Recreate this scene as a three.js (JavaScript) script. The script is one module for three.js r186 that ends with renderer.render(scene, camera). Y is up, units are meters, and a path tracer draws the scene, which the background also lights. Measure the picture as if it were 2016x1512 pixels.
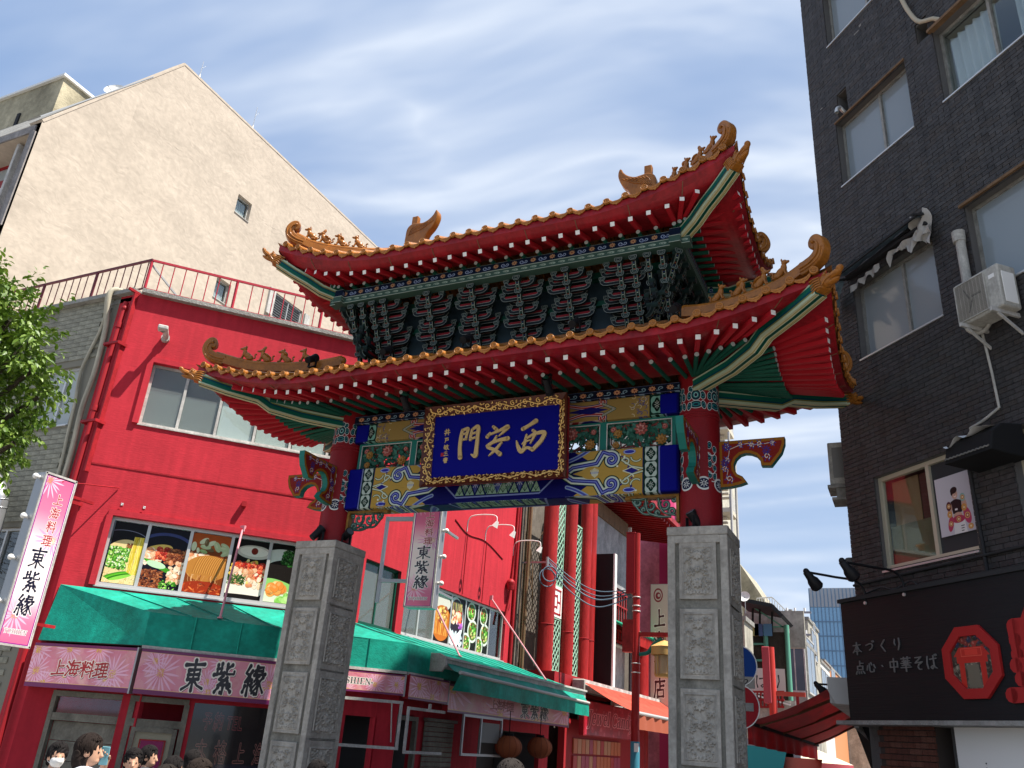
import * as THREE from 'three';
import { mergeGeometries, toCreasedNormals } from 'three/addons/utils/BufferGeometryUtils.js';
import { RoundedBoxGeometry } from 'three/addons/geometries/RoundedBoxGeometry.js';
import { MarchingCubes } from 'three/addons/objects/MarchingCubes.js';

// ------------------------------------------------------------ camera, sky, sun, exposure
const scene = new THREE.Scene();
const rad = THREE.MathUtils.degToRad;
const V = (x, y, z) => new THREE.Vector3(x, y, z);
const camera = new THREE.PerspectiveCamera(49.66, 4 / 3, 0.1, 3000);
{
  const pitch = rad(23.29), roll = rad(4.32), yaw = rad(26.3);
  const m = new THREE.Matrix4().makeRotationY(yaw)
    .multiply(new THREE.Matrix4().makeRotationX(pitch))
    .multiply(new THREE.Matrix4().makeRotationZ(roll));
  camera.quaternion.setFromRotationMatrix(m);
  camera.position.set(0, 1.85, 0);
}
const renderer = new THREE.WebGLRenderer({ antialias: true });
renderer.setSize(1024, 768);
renderer.toneMapping = THREE.LinearToneMapping;
renderer.toneMappingExposure = 1.95;
renderer.shadowMap.enabled = true;
renderer.shadowMap.type = THREE.PCFSoftShadowMap;

let seedState = 12345;
const rnd = (a = 1, b) => { seedState = (seedState * 1664525 + 1013904223) >>> 0; const r = seedState / 4294967296; return b === undefined ? r * a : a + r * (b - a); };
const reseed = (s) => { seedState = s >>> 0; };
function hash(x, y, s) { let h = (x * 374761393 + y * 668265263 + s * 974634777) | 0; h = Math.imul(h ^ (h >>> 13), 1274126177); return ((h ^ (h >>> 16)) >>> 0) / 4294967296; }
function vnoise(x, y, per, s) { // value noise, period per cells in both directions
  const xi = Math.floor(x), yi = Math.floor(y), fx = x - xi, fy = y - yi, w = (v) => ((v % per) + per) % per;
  const u = fx * fx * (3 - 2 * fx), v = fy * fy * (3 - 2 * fy);
  const a = hash(w(xi), w(yi), s), b = hash(w(xi + 1), w(yi), s), c = hash(w(xi), w(yi + 1), s), d = hash(w(xi + 1), w(yi + 1), s);
  return a + (b - a) * u + (c - a) * v + (a - b - c + d) * u * v;
}
function fbm(x, y, per, s, oct = 5) { let a = 0.5, t = 0, n = 0; for (let i = 0; i < oct; i++) { t += a * vnoise(x, y, per, s + i); n += a; x *= 2; y *= 2; per *= 2; a *= 0.5; } return t / n; }

{ // sky: blue daylight air with drawn-out cirrus
  const W = 2048, H = 1024, data = new Float32Array(W * H * 4);
  for (let j = 0; j < H; j++) for (let i = 0; i < W; i++) {
    const el = ((j + 0.5) / H - 0.5) * Math.PI, az = ((i + 0.5) / W - 0.5) * 2 * Math.PI;
    const y = Math.sin(el), x = Math.cos(el) * Math.cos(az), z = Math.cos(el) * Math.sin(az), up = Math.max(y, 0);
    const t = Math.pow(1 - up, 3.2);
    let r = 0.090 + 0.20 * t, g = 0.170 + 0.22 * t, b = 0.335 + 0.19 * t;
    if (y > 0) {
      const k = 1 / (up + 0.16), px = x * k, pz = z * k;
      const ca = Math.cos(-0.30), sa = Math.sin(-0.30), a = px * ca + pz * sa, c = -px * sa + pz * ca;
      const warp = fbm(a * 0.9 + 31, c * 0.9 + 9, 64, 5, 3) - 0.5, cover = THREE.MathUtils.smoothstep(fbm(a * 0.9 + warp + 17, c * 1.1 + 52, 64, 29, 3), 0.30, 0.72);
      const ridge = (n) => Math.pow(1 - Math.abs(2 * n - 1), 2.2), wisps = ridge(fbm(a * 2.4 + warp * 2.4 + 40, c * 7.5 + warp * 5 + 20, 512, 11, 5)), fine = fbm(a * 7 + warp * 6 + 7, c * 26 + warp * 9 + 3, 1024, 41, 4);
      let m = 0.06 + cover * (0.20 + 0.46 * wisps * (0.45 + 1.1 * fine)) + 0.14 * wisps * fine;
      m = Math.min(1, m * 0.9 + 0.12 * t) * THREE.MathUtils.smoothstep(y, 0, 0.1);
      const cr = 0.46, cg = 0.50, cb = 0.56;
      r += (cr - r) * m; g += (cg - g) * m; b += (cb - b) * m;
    } else { const d = THREE.MathUtils.smoothstep(y, -0.25, 0); r = 0.16 + (r - 0.16) * d; g = 0.16 + (g - 0.16) * d; b = 0.16 + (b - 0.16) * d; }
    const o = (j * W + i) * 4; data[o] = r; data[o + 1] = g; data[o + 2] = b; data[o + 3] = 1;
  }
  const sky = new THREE.DataTexture(data, W, H, THREE.RGBAFormat, THREE.FloatType);
  sky.mapping = THREE.EquirectangularReflectionMapping; sky.magFilter = THREE.LinearFilter; sky.minFilter = THREE.LinearFilter; sky.needsUpdate = true;
  scene.background = sky; scene.environment = sky; scene.backgroundIntensity = 1; scene.environmentIntensity = 1;
}
const sun = new THREE.DirectionalLight(new THREE.Color(1, 0.94, 0.85), 5.0);
{
  const dir = V(0.468, 0.883, -0.045).normalize();
  sun.position.set(-7, 0, -14).addScaledVector(dir, 60); sun.target.position.set(-7, 0, -14);
  sun.castShadow = true; sun.shadow.mapSize.set(4096, 4096); sun.shadow.radius = 1; sun.shadow.bias = -0.0004;
  Object.assign(sun.shadow.camera, { left: -34, right: 34, top: 34, bottom: -34, near: 1, far: 140 });
  scene.add(sun, sun.target);
}

// ------------------------------------------------------------ helpers
const taken = {};
function numbered(n) { const k = taken[n] = (taken[n] ?? -1) + 1; return k ? `${n}_${String(k).padStart(3, '0')}` : n; }
const T4 = (x = 0, y = 0, z = 0, rx = 0, ry = 0, rz = 0) => new THREE.Matrix4().makeRotationFromEuler(new THREE.Euler(rx, ry, rz, 'YXZ')).setPosition(x, y, z);
const frame = (x, y, z, deg = 0) => T4(x, y, z, 0, rad(deg), 0);
const I4 = new THREE.Matrix4();
function thing(name, label, category, m = I4, group) {
  const o = new THREE.Group(); o.name = numbered(name); scene.add(o);
  m.decompose(o.position, o.quaternion, o.scale);
  o.userData = { label, category }; if (group) o.userData.group = group;
  o.updateMatrixWorld(true); return o;
}
// a named part; m is its place in fr (or in the parent, when fr is left out)
function put(parent, name, geo, mat, m = I4, fr) {
  const o = new THREE.Mesh(geo, mat); o.name = name; o.castShadow = o.receiveShadow = true;
  let w = m;
  if (fr) { parent.updateWorldMatrix(true, false); w = parent.matrixWorld.clone().invert().multiply(fr).multiply(m); }
  w.decompose(o.position, o.quaternion, o.scale); parent.add(o); o.updateMatrixWorld(true); return o;
}
function sub(parent, name, m = I4, fr) { // a part that only gathers sub-parts
  const o = new THREE.Group(); o.name = name; let w = m;
  if (fr) { parent.updateWorldMatrix(true, false); w = parent.matrixWorld.clone().invert().multiply(fr).multiply(m); }
  w.decompose(o.position, o.quaternion, o.scale); parent.add(o); o.updateMatrixWorld(true); return o;
}
function single(name, label, category, geo, mat, m = I4, group) { // a thing that is one mesh
  const o = new THREE.Mesh(geo, mat); o.name = numbered(name); o.castShadow = o.receiveShadow = true;
  m.decompose(o.position, o.quaternion, o.scale); scene.add(o); o.updateMatrixWorld(true);
  o.userData = { label, category }; if (group) o.userData.group = group; return o;
}
function structure(name, geo, mat, m = I4) { const o = single(name, '', '', geo, mat, m); o.userData = { kind: 'structure' }; return o; }
function copyOf(o, m, label) { const c = o.clone(); c.name = numbered(o.name.replace(/_\d{3}$/, '')); scene.add(c); m.decompose(c.position, c.quaternion, c.scale); c.userData = { ...o.userData }; if (label) c.userData.label = label; c.updateMatrixWorld(true); return c; }

// geometry: uv in metres by box projection
function uvM(g, s = 1) {
  if (g.index) g = g.toNonIndexed();
  const p = g.attributes.position, n = g.attributes.normal, uv = new Float32Array(p.count * 2);
  for (let i = 0; i < p.count; i += 3) {
    const ax = Math.abs(n.getX(i) + n.getX(i + 1) + n.getX(i + 2)), ay = Math.abs(n.getY(i) + n.getY(i + 1) + n.getY(i + 2)), az = Math.abs(n.getZ(i) + n.getZ(i + 1) + n.getZ(i + 2));
    for (let k = i; k < i + 3; k++) {
      const x = p.getX(k), y = p.getY(k), z = p.getZ(k);
      const [u, v] = ax > ay && ax > az ? [z, y] : ay > az ? [x, z] : [x, y];
      uv[k * 2] = u * s; uv[k * 2 + 1] = v * s;
    }
  }
  g.setAttribute('uv', new THREE.BufferAttribute(uv, 2)); return g;
}
const bx = (w, h, d, x = 0, y = 0, z = 0) => uvM(new THREE.BoxGeometry(w, h, d).translate(x, y, z));
const rbx = (w, h, d, r = 0.01, x = 0, y = 0, z = 0) => uvM(new RoundedBoxGeometry(w, h, d, 2, Math.min(r, w / 2.01, h / 2.01, d / 2.01)).translate(x, y, z));
const cyl = (r0, r1, h, n = 16, open = false) => new THREE.CylinderGeometry(r0, r1, h, n, 1, open);
const merge = (...gs) => { gs = gs.flat().map((g) => { g = g.index ? g.toNonIndexed() : g.clone(); for (const k of Object.keys(g.attributes)) if (!['position', 'normal', 'uv', 'color'].includes(k)) g.deleteAttribute(k); return g; }); const col = gs.some((g) => g.attributes.color); if (col) gs.forEach((g) => { if (!g.attributes.color) tint(g, 1, 1, 1); }); return mergeGeometries(gs); };
function tint(g, r, gg, b) { const n = g.attributes.position.count, c = new Float32Array(n * 3); for (let i = 0; i < n; i++) { c[i * 3] = r; c[i * 3 + 1] = gg; c[i * 3 + 2] = b; } g.setAttribute('color', new THREE.BufferAttribute(c, 3)); return g; }
const P3 = (a) => a.map((p) => p.isVector3 ? p : V(...p));
function tube(pts, r, seg = 24, rs = 8, closed = false) { return new THREE.TubeGeometry(new THREE.CatmullRomCurve3(P3(pts), closed, 'centripetal'), seg, r, rs, closed); }
function bar(a, b, r, rs = 8) { // straight round bar
  a = V(...a); b = V(...b); const d = b.clone().sub(a), l = d.length();
  const g = cyl(r, r, l, rs); g.applyQuaternion(new THREE.Quaternion().setFromUnitVectors(V(0, 1, 0), d.normalize())); const c = a.add(b).multiplyScalar(0.5); return g.translate(c.x, c.y, c.z);
}
function beam(a, b, w, h) { // straight square bar between two points, h measured upright
  a = V(...a); b = V(...b); const d = b.clone().sub(a), l = d.length(), g = bx(w, h, l);
  return g.applyMatrix4(new THREE.Matrix4().lookAt(b, a, V(0, 1, 0))).translate((a.x + b.x) / 2, (a.y + b.y) / 2, (a.z + b.z) / 2);
}
const poly = (pts) => new THREE.Shape(pts.map(([x, y]) => new THREE.Vector2(x, y)));
function extr(shape, depth, bevel = 0, seg = 12) { return new THREE.ExtrudeGeometry(shape, { depth, bevelEnabled: bevel > 0, bevelThickness: bevel, bevelSize: bevel, bevelSegments: 2, curveSegments: seg }); }
function quads(list, uvs) { // list of [a,b,c,d] corner points
  const pos = [], uv = [];
  list.forEach((q, i) => { const t = uvs?.[i] ?? [[0, 0], [1, 0], [1, 1], [0, 1]]; for (const k of [0, 1, 2, 0, 2, 3]) { pos.push(...(q[k].isVector3 ? q[k].toArray() : q[k])); uv.push(...t[k]); } });
  const g = new THREE.BufferGeometry(); g.setAttribute('position', new THREE.Float32BufferAttribute(pos, 3)); g.setAttribute('uv', new THREE.Float32BufferAttribute(uv, 2)); g.computeVertexNormals(); return g;
}
function gridGeo(fn, nu, nv, uvfn) { // surface from fn(u,v) -> [x,y,z]
  const pos = [], uv = [], idx = [];
  for (let j = 0; j <= nv; j++) for (let i = 0; i <= nu; i++) { const u = i / nu, v = j / nv, p = fn(u, v); pos.push(...p); uv.push(...(uvfn ? uvfn(u, v, p) : [u, v])); }
  for (let j = 0; j < nv; j++) for (let i = 0; i < nu; i++) { const a = j * (nu + 1) + i, b = a + 1, c = a + nu + 1, d = c + 1; idx.push(a, b, d, a, d, c); }
  const g = new THREE.BufferGeometry(); g.setIndex(idx); g.setAttribute('position', new THREE.Float32BufferAttribute(pos, 3)); g.setAttribute('uv', new THREE.Float32BufferAttribute(uv, 2)); g.computeVertexNormals(); return g;
}
// wall slab in the xy plane with rectangular openings, front face at z = 0
function wallSlab(x0, x1, y0, y1, holes, t = 0.2) {
  const s = poly([[x0, y0], [x1, y0], [x1, y1], [x0, y1]]);
  for (const [a, b, c, d] of holes) s.holes.push(poly([[a, c], [a, d], [b, d], [b, c]]));
  return uvM(new THREE.ExtrudeGeometry(s, { depth: t, bevelEnabled: false }).translate(0, 0, -t));
}
const roomBox = (x0, x1, y0, y1, z0, d) => { // five inner faces behind an opening
  const a = [x0, y0, z0], b = [x1, y0, z0], c = [x1, y1, z0], e = [x0, y1, z0], f = (p) => [p[0], p[1], z0 - d];
  return quads([[f(a), f(b), f(c), f(e)], [a, b, f(b), f(a)], [e, f(e), f(c), c], [a, f(a), f(e), e], [b, c, f(c), f(b)]]);
};

// ------------------------------------------------------------ textures and materials
function canvas(w, h, draw) { const c = document.createElement('canvas'); c.width = w; c.height = h; const x = c.getContext('2d'); draw(x, w, h); return c; }
function canvasTex(w, h, draw) { const t = new THREE.CanvasTexture(canvas(w, h, draw)); t.colorSpace = THREE.SRGBColorSpace; t.anisotropy = 8; return t; }
function dataTex(n, fn, srgb) {
  const d = new Uint8Array(n * n * 4);
  for (let j = 0; j < n; j++) for (let i = 0; i < n; i++) { const v = fn(i / n, j / n), o = (j * n + i) * 4; const [r, g, b] = Array.isArray(v) ? v : [v, v, v]; d[o] = r * 255; d[o + 1] = g * 255; d[o + 2] = b * 255; d[o + 3] = 255; }
  const t = new THREE.DataTexture(d, n, n); t.wrapS = t.wrapT = THREE.RepeatWrapping; t.magFilter = THREE.LinearFilter; t.minFilter = THREE.LinearMipmapLinearFilter; t.generateMipmaps = true; if (srgb) t.colorSpace = THREE.SRGBColorSpace; t.needsUpdate = true; return t;
}
const rep = (t, x, y = x) => { const c = t.clone(); c.repeat.set(x, y); c.needsUpdate = true; return c; };
const cl = (v, a = 0, b = 1) => Math.min(b, Math.max(a, v));
// mottle: pale multiplier with grain, blotches and faint runs
const mottleMap = dataTex(512, (u, v) => { const a = fbm(u * 6, v * 6, 6, 3, 6), b = fbm(u * 40, v * 40, 40, 9, 3), c = fbm(u * 26, v * 3, 3 * 26, 15, 3); return cl(0.80 + (a - 0.5) * 0.30 + (b - 0.5) * 0.16 + (c - 0.5) * 0.10); }, true);
const fadedMap = dataTex(512, (u, v) => { const a = fbm(u * 5, v * 5, 5, 103, 5), runs = fbm(u * 48, v * 2, 96, 115, 3), spot = fbm(u * 60, v * 60, 60, 119, 2); return cl(0.90 + (a - 0.5) * 0.12 + (runs - 0.5) * 0.12 + (spot - 0.5) * 0.05); }, true);
const softMap = dataTex(512, (u, v) => cl(0.88 + (fbm(u * 5, v * 9, 45, 131, 5) - 0.5) * 0.12 + (fbm(u * 60, v * 60, 60, 137, 3) - 0.5) * 0.10), true);
const grainBump = dataTex(512, (u, v) => cl(0.5 + (fbm(u * 48, v * 48, 48, 21, 4) - 0.5) * 1.1 + (fbm(u * 7, v * 7, 7, 24, 3) - 0.5) * 0.5));
const stuccoBump = dataTex(512, (u, v) => { const w = fbm(u * 8, v * 8, 8, 71, 3); return cl(0.5 + (fbm(u * 14 + w * 2, v * 30 + w * 4, 1e6, 61, 5) - 0.5) * 1.3); });
const brushBump = dataTex(512, (u, v) => cl(0.5 + (fbm(u * 12, v * 64, 1e6, 33, 4) - 0.5) * 1.2));
const roughMap = dataTex(256, (u, v) => cl(0.72 + (fbm(u * 9, v * 9, 9, 81, 5) - 0.5) * 0.9));
const std = (r, g, b, o = {}) => { const m = new THREE.MeshPhysicalMaterial({ roughness: 0.75, specularIntensity: 0.4, ...o }); m.color.setRGB(r, g, b); return m; };
const M = {
  redWall: std(0.57, 0.030, 0.048, { map: rep(fadedMap, 0.24), bumpMap: rep(brushBump, 1.1), bumpScale: 0.0016, roughness: 0.8 }),
  redTrim: std(0.50, 0.022, 0.032, { map: rep(mottleMap, 0.8), roughness: 0.5 }),
  beige: std(0.61, 0.525, 0.43, { map: rep(softMap, 0.16), bumpMap: rep(stuccoBump, 0.22), bumpScale: 0.007, roughness: 0.9 }),
  cream: std(0.62, 0.55, 0.38, { map: rep(mottleMap, 0.2), bumpMap: rep(grainBump, 0.8), bumpScale: 0.01, roughness: 0.9 }),
  concrete: std(0.42, 0.41, 0.38, { map: rep(mottleMap, 0.5), bumpMap: rep(grainBump, 1), bumpScale: 0.01 }),
  stone: std(0.56, 0.52, 0.455, { map: rep(mottleMap, 0.8), bumpMap: rep(grainBump, 2), bumpScale: 0.004, roughness: 0.78 }),
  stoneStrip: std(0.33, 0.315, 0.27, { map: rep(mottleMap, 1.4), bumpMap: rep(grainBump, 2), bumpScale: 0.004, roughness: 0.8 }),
  lacquer: std(0.42, 0.014, 0.024, { map: rep(mottleMap, 0.7), bumpMap: rep(brushBump, 0.9), bumpScale: 0.003, roughness: 0.42, clearcoat: 0.12, clearcoatRoughness: 0.5 }),
  tile: std(0.60, 0.225, 0.035, { map: rep(mottleMap, 1.6), roughness: 0.32, clearcoat: 0.3, clearcoatRoughness: 0.25, bumpMap: rep(grainBump, 3), bumpScale: 0.004 }),
  tileDeck: std(0.36, 0.15, 0.05, { map: rep(mottleMap, 0.9), roughness: 0.5, bumpMap: rep(grainBump, 2), bumpScale: 0.006 }),
  glaze: std(0.50, 0.18, 0.025, { map: rep(mottleMap, 1.1), roughness: 0.35, clearcoat: 0.28, clearcoatRoughness: 0.18 }),
  gold: std(0.83, 0.55, 0.20, { metalness: 0.75, roughness: 0.38 }),
  paint: new THREE.MeshPhysicalMaterial({ vertexColors: true, roughness: 0.6, specularIntensity: 0.3 }),
  teal: std(0.012, 0.15, 0.12, { roughness: 0.5 }),
  dkgreen: std(0.008, 0.07, 0.048, { roughness: 0.5 }),
  blueBoard: std(0.003, 0.004, 0.17, { roughness: 0.6, specularIntensity: 0.12 }),
  navy: std(0.008, 0.012, 0.05, { roughness: 0.55 }),
  white: std(0.80, 0.79, 0.76, { roughness: 0.45 }),
  whitePaint: std(0.72, 0.70, 0.66, { map: rep(mottleMap, 0.9), roughness: 0.6 }),
  alu: std(0.58, 0.58, 0.57, { metalness: 0.5, roughness: 0.42 }),
  steel: std(0.34, 0.35, 0.36, { metalness: 0.7, roughness: 0.45 }),
  black: std(0.010, 0.010, 0.012, { roughness: 0.45 }),
  blackMatt: std(0.012, 0.012, 0.013, { roughness: 0.85 }),
  rubber: std(0.03, 0.03, 0.032, { roughness: 0.8 }),
  glass: new THREE.MeshPhysicalMaterial({ color: 0xf4f8f8, transmission: 1, thickness: 0, roughness: 0.02, ior: 1.5 }),
  frosted: std(0.55, 0.60, 0.60, { transmission: 0.35, thickness: 0, roughness: 0.28 }),
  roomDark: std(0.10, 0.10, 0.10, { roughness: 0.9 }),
  roomPale: std(0.42, 0.42, 0.39, { roughness: 0.9 }),
  curtain: std(0.62, 0.66, 0.66, { roughness: 0.95, transmission: 0.25, thickness: 0 }),
  wood: std(0.25, 0.15, 0.08, { map: rep(mottleMap, 1.5), roughness: 0.7 }),
  acPlastic: std(0.62, 0.60, 0.54, { map: rep(mottleMap, 1.2), roughness: 0.5 }),
  greenCloth: std(0.010, 0.43, 0.31, { map: rep(mottleMap, 0.5), roughness: 0.6, bumpMap: rep(grainBump, 1.5), bumpScale: 0.003, sheen: 0.2 }),
  redCloth: std(0.68, 0.022, 0.026, { roughness: 0.8, transmission: 0.4, thickness: 0, map: rep(mottleMap, 0.5) }),
  salmonCloth: std(0.72, 0.10, 0.06, { roughness: 0.8, map: rep(mottleMap, 0.6) }),
  asphalt: std(0.20, 0.195, 0.185, { map: rep(mottleMap, 0.35), bumpMap: rep(grainBump, 1.2), bumpScale: 0.01, roughness: 0.92 }),
  paver: std(0.36, 0.33, 0.30, { map: rep(mottleMap, 0.6), bumpMap: rep(grainBump, 1.5), bumpScale: 0.006, roughness: 0.85 }),
};
M.glass.side = M.frosted.side = THREE.DoubleSide;
// ------------------------------------------------------------ brush writing: strokes on a 100 x 100 field, y down
const STROKES = {
  '西': '12,18 88,14;40,18 40,42 30,56;60,18 60,50 76,50;16,40 16,88;16,40 84,38 84,88;16,84 84,84',
  '安': '48,4 52,16;16,20 12,36;16,22 86,20 80,34;46,34 30,64 72,90;66,48 52,74 18,92;8,56 92,52',
  '門': '14,10 14,94;14,10 42,10 42,42;16,26 40,26;16,42 42,42;58,10 58,42;58,10 86,10 86,92 78,88;60,26 84,26;58,42 84,42',
  '井': '16,32 84,30;8,62 92,60;36,12 34,62 18,92;66,10 66,94', '戸': '14,12 86,12;26,30 80,30 80,56 26,56;26,30 24,64 8,92',
  '敏': '22,6 10,28;18,18 46,18;20,32 16,64;20,32 42,32 40,84 32,82;6,50 50,48;16,66 44,66;30,38 30,62;66,6 54,32;60,24 94,22;82,24 72,62 50,92;60,34 74,66 96,90',
  '三': '18,20 80,18;24,50 76,48;8,84 92,82', '書': '22,10 78,10 78,34;8,22 92,22;22,34 78,34;50,2 50,54;16,44 84,44;6,55 94,55;28,64 28,96;28,64 72,64 72,96;28,79 72,79;28,94 72,94',
  '東': '12,18 88,16;28,34 28,62;28,34 74,32 72,62;28,48 72,47;28,62 72,61;50,4 50,96;48,62 34,80 10,92;52,62 70,80 94,90',
  '紫': '18,10 18,38;18,22 34,20;34,6 34,34;6,40 48,34;78,10 58,22;58,8 58,38 90,38 90,30;46,42 30,54 52,58;64,50 28,72 78,70;66,60 82,76;52,72 52,98 44,94;32,78 20,92;70,78 86,92',
  '縁': '28,4 14,26 32,34;40,20 14,54 42,48;34,44 44,58;28,52 28,94;16,66 10,84;40,64 46,78;60,6 58,30;60,10 86,8 84,30;54,20 84,20;50,32 96,30;72,34 54,52;62,42 74,58 72,92 62,90;68,54 50,70;72,66 50,88;90,40 76,54;74,54 96,86',
  '上': '46,8 46,86;48,42 82,40;8,88 92,86', '海': '12,10 24,22;6,36 18,46;8,90 28,58;46,4 32,30;42,18 94,16;42,32 36,82;42,32 84,32 80,86 70,92;28,58 96,56;38,82 84,80;60,38 58,76',
  '料': '12,14 20,30;46,12 38,30;6,42 52,40;28,6 28,94;26,48 8,74;30,48 50,68;62,14 74,24;58,34 70,44;52,68 96,60;84,4 84,96',
  '理': '8,16 42,14;10,46 40,44;24,16 24,80;4,84 44,76;50,12 50,52;50,12 92,12 92,52;50,32 92,32;50,52 92,52;71,12 71,90;52,70 92,70;46,92 98,90',
  '予': '22,12 76,12 54,30;36,24 60,38;10,46 90,44 78,58;50,46 50,92 38,88', '約': '28,4 14,26 34,34;42,20 14,54 42,48;34,44 44,58;28,52 28,94;16,66 10,84;40,64 46,78;62,6 52,34;58,22 92,20 88,88 74,86;62,44 74,60',
  '本': '10,26 90,24;50,4 50,96;48,28 30,60 6,78;52,28 70,60 96,76;32,72 68,72', '格': '6,30 46,28;26,4 26,96;26,34 6,66;28,38 46,58;64,4 46,34;60,16 86,14 70,40 46,60;58,26 74,44 98,58;56,64 56,94;56,64 88,64 88,94;56,92 88,92',
  'づ': '10,34 50,24 74,26 82,42 70,60 44,72;78,6 84,16;90,4 96,14', 'く': '66,8 28,48 68,92', 'り': '28,12 24,40 30,54;70,8 74,50 58,90',
  '点': '50,4 50,40;52,20 84,20;24,40 24,66;24,40 78,40 76,66;24,64 76,64;16,76 8,94;36,76 38,92;58,76 62,92;80,76 92,92', '心': '16,40 8,70;34,28 36,76 46,86 76,84 78,68;50,22 58,38;78,36 92,60',
  '・': '46,46 54,54', '中': '16,28 16,66;16,28 84,28 84,66;16,64 84,64;50,6 50,96', '華': '8,14 92,12;32,4 32,24;68,4 68,24;18,30 82,30;6,44 94,44;14,58 86,58;4,72 96,72;34,30 34,58;66,30 66,58;50,24 50,98',
  'そ': '24,14 76,12 22,48 84,44 52,60 44,76 54,90 72,90', 'ば': '18,12 12,60 20,90;38,32 92,28;70,10 72,80 56,92 44,82 58,74 94,90;84,4 88,12;94,2 98,10',
  '飯': '28,4 6,34;28,6 46,28;18,30 44,30 42,60;20,44 42,44;20,60 42,60;18,30 20,92 44,80;30,66 46,92;56,12 94,10;56,12 54,50 46,92;58,36 90,34 74,66 52,94;60,44 74,72 98,92',
  '店': '50,2 50,14;14,18 92,16;16,18 14,60 4,94;52,26 52,56;54,40 84,38;32,58 32,92;32,58 82,58 82,92;32,90 82,90',
  '皇': '50,4 40,16;24,18 24,50;24,18 76,18 76,50;24,34 76,34;24,50 76,50;20,62 80,62;24,77 76,77;50,62 50,94;8,94 92,94',
};
const parseStrokes = (s) => s.split(';').map((q) => q.split(' ').map((p) => p.split(',').map(Number)));
function brush(x, pts, w0, w1, prof) { // dabs along a line, w0 -> w1
  for (let i = 0; i < pts.length - 1; i++) {
    const [ax, ay] = pts[i], [bx_, by] = pts[i + 1], L = Math.hypot(bx_ - ax, by - ay), n = Math.max(2, Math.ceil(L / Math.max(0.6, w0 * 0.12)));
    for (let k = 0; k <= n; k++) { const t = (i + k / n) / (pts.length - 1), w = (w0 + (w1 - w0) * t) * (prof ? prof(t) : 1); x.beginPath(); x.arc(ax + (bx_ - ax) * k / n, ay + (by - ay) * k / n, w / 2, 0, 7); x.fill(); }
  }
}
function drawChar(x, ch, cx, cy, size, wt = 10, style = 'brush', squash = 1) {
  const st = STROKES[ch]; if (!st) return; const s = size / 100;
  for (const pts of parseStrokes(st)) {
    const q = pts.map(([a, b]) => [cx + (a - 50) * s * squash, cy + (b - 50) * s - (style === 'brush' ? (a - 50) * s * 0.06 : 0)]);
    const slant = Math.abs(pts.at(-1)[0] - pts[0][0]) > 14 && pts.at(-1)[1] - pts[0][1] > 14;
    brush(x, q, wt * s * (style === 'brush' ? 1.15 : 1), wt * s * (style === 'brush' ? (slant ? 0.75 : 1.0) : 1), style === 'brush' ? (t) => 0.80 + 0.42 * Math.pow(Math.abs(2 * t - 0.95), 2) : null);
  }
}
function drawText(x, str, cx, cy, size, step, dirY, col, wt, style, squash) { x.fillStyle = col; [...str].forEach((ch, i) => drawChar(x, ch, cx + (dirY ? 0 : i * step), cy + (dirY ? i * step : 0), size, wt, style, squash)); }
// the same strokes as flat raised lettering: ribbon outline of a stroke with its own widths
function ribbon(pts, depth) { // pts [x,y,w]
  const c = new THREE.CatmullRomCurve3(pts.map((p) => V(p[0], p[1], p[2])), false, 'centripetal'), n = Math.max(8, pts.length * 6), L = [], R = [];
  const P = c.getPoints(n);
  for (let i = 0; i <= n; i++) { const a = P[Math.max(0, i - 1)], b = P[Math.min(n, i + 1)], l = Math.hypot(b.x - a.x, b.y - a.y) || 1, nx = -(b.y - a.y) / l, ny = (b.x - a.x) / l, w = P[i].z / 2; L.push([P[i].x + nx * w, P[i].y + ny * w]); R.push([P[i].x - nx * w, P[i].y - ny * w]); }
  const parts = []; // quads, top and sides, with round ends
  const A = (p, z) => [p[0], p[1], z];
  const q = []; for (let i = 0; i < n; i++) { q.push([A(L[i + 1], depth), A(L[i], depth), A(R[i], depth), A(R[i + 1], depth)], [A(L[i], 0), A(L[i], depth), A(L[i + 1], depth), A(L[i + 1], 0)], [A(R[i], depth), A(R[i], 0), A(R[i + 1], 0), A(R[i + 1], depth)]); }
  parts.push(quads(q));
  for (const p of [P[0], P[n]]) parts.push(cyl(p.z / 2, p.z / 2, depth, 10).rotateX(Math.PI / 2).translate(p.x, p.y, depth / 2));
  return merge(parts.map((g) => uvM(g)));
}
function charGeo(ch, size, wt, depth, style = 'brush') {
  const s = size / 100;
  return merge(parseStrokes(STROKES[ch]).map((pts, i) => {
    const q = []; pts.forEach(([a, b], k) => { const X = (a - 50) * s, Y = (50 - b) * s; if (k > 0 && k < pts.length - 1) { const p = pts[k - 1], n = pts[k + 1]; for (const t of [0.14]) { q.push([X + (p[0] - a) * s * t, Y - (p[1] - b) * s * t, wt * s]); } q.push([X, Y, wt * s]); q.push([X + (n[0] - a) * s * 0.14, Y - (n[1] - b) * s * 0.14, wt * s]); } else q.push([X, Y, wt * s * (style === 'brush' ? (k ? 0.85 : 1.15) : 1)]); });
    return ribbon(q, depth + i * 0.0004);
  }));
}
// a photo pixel gives a direction; its distance comes from the plane that the thing stands in
const rayOf = (px, py) => V((px - 1008) / 1634, -(py - 756) / 1634, -1).applyQuaternion(camera.quaternion);
const atZ = (px, py, z) => { const d = rayOf(px, py); return camera.position.clone().addScaledVector(d, z / d.z); };
const atX = (px, py, x) => { const d = rayOf(px, py); return camera.position.clone().addScaledVector(d, x / d.x); };
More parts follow.
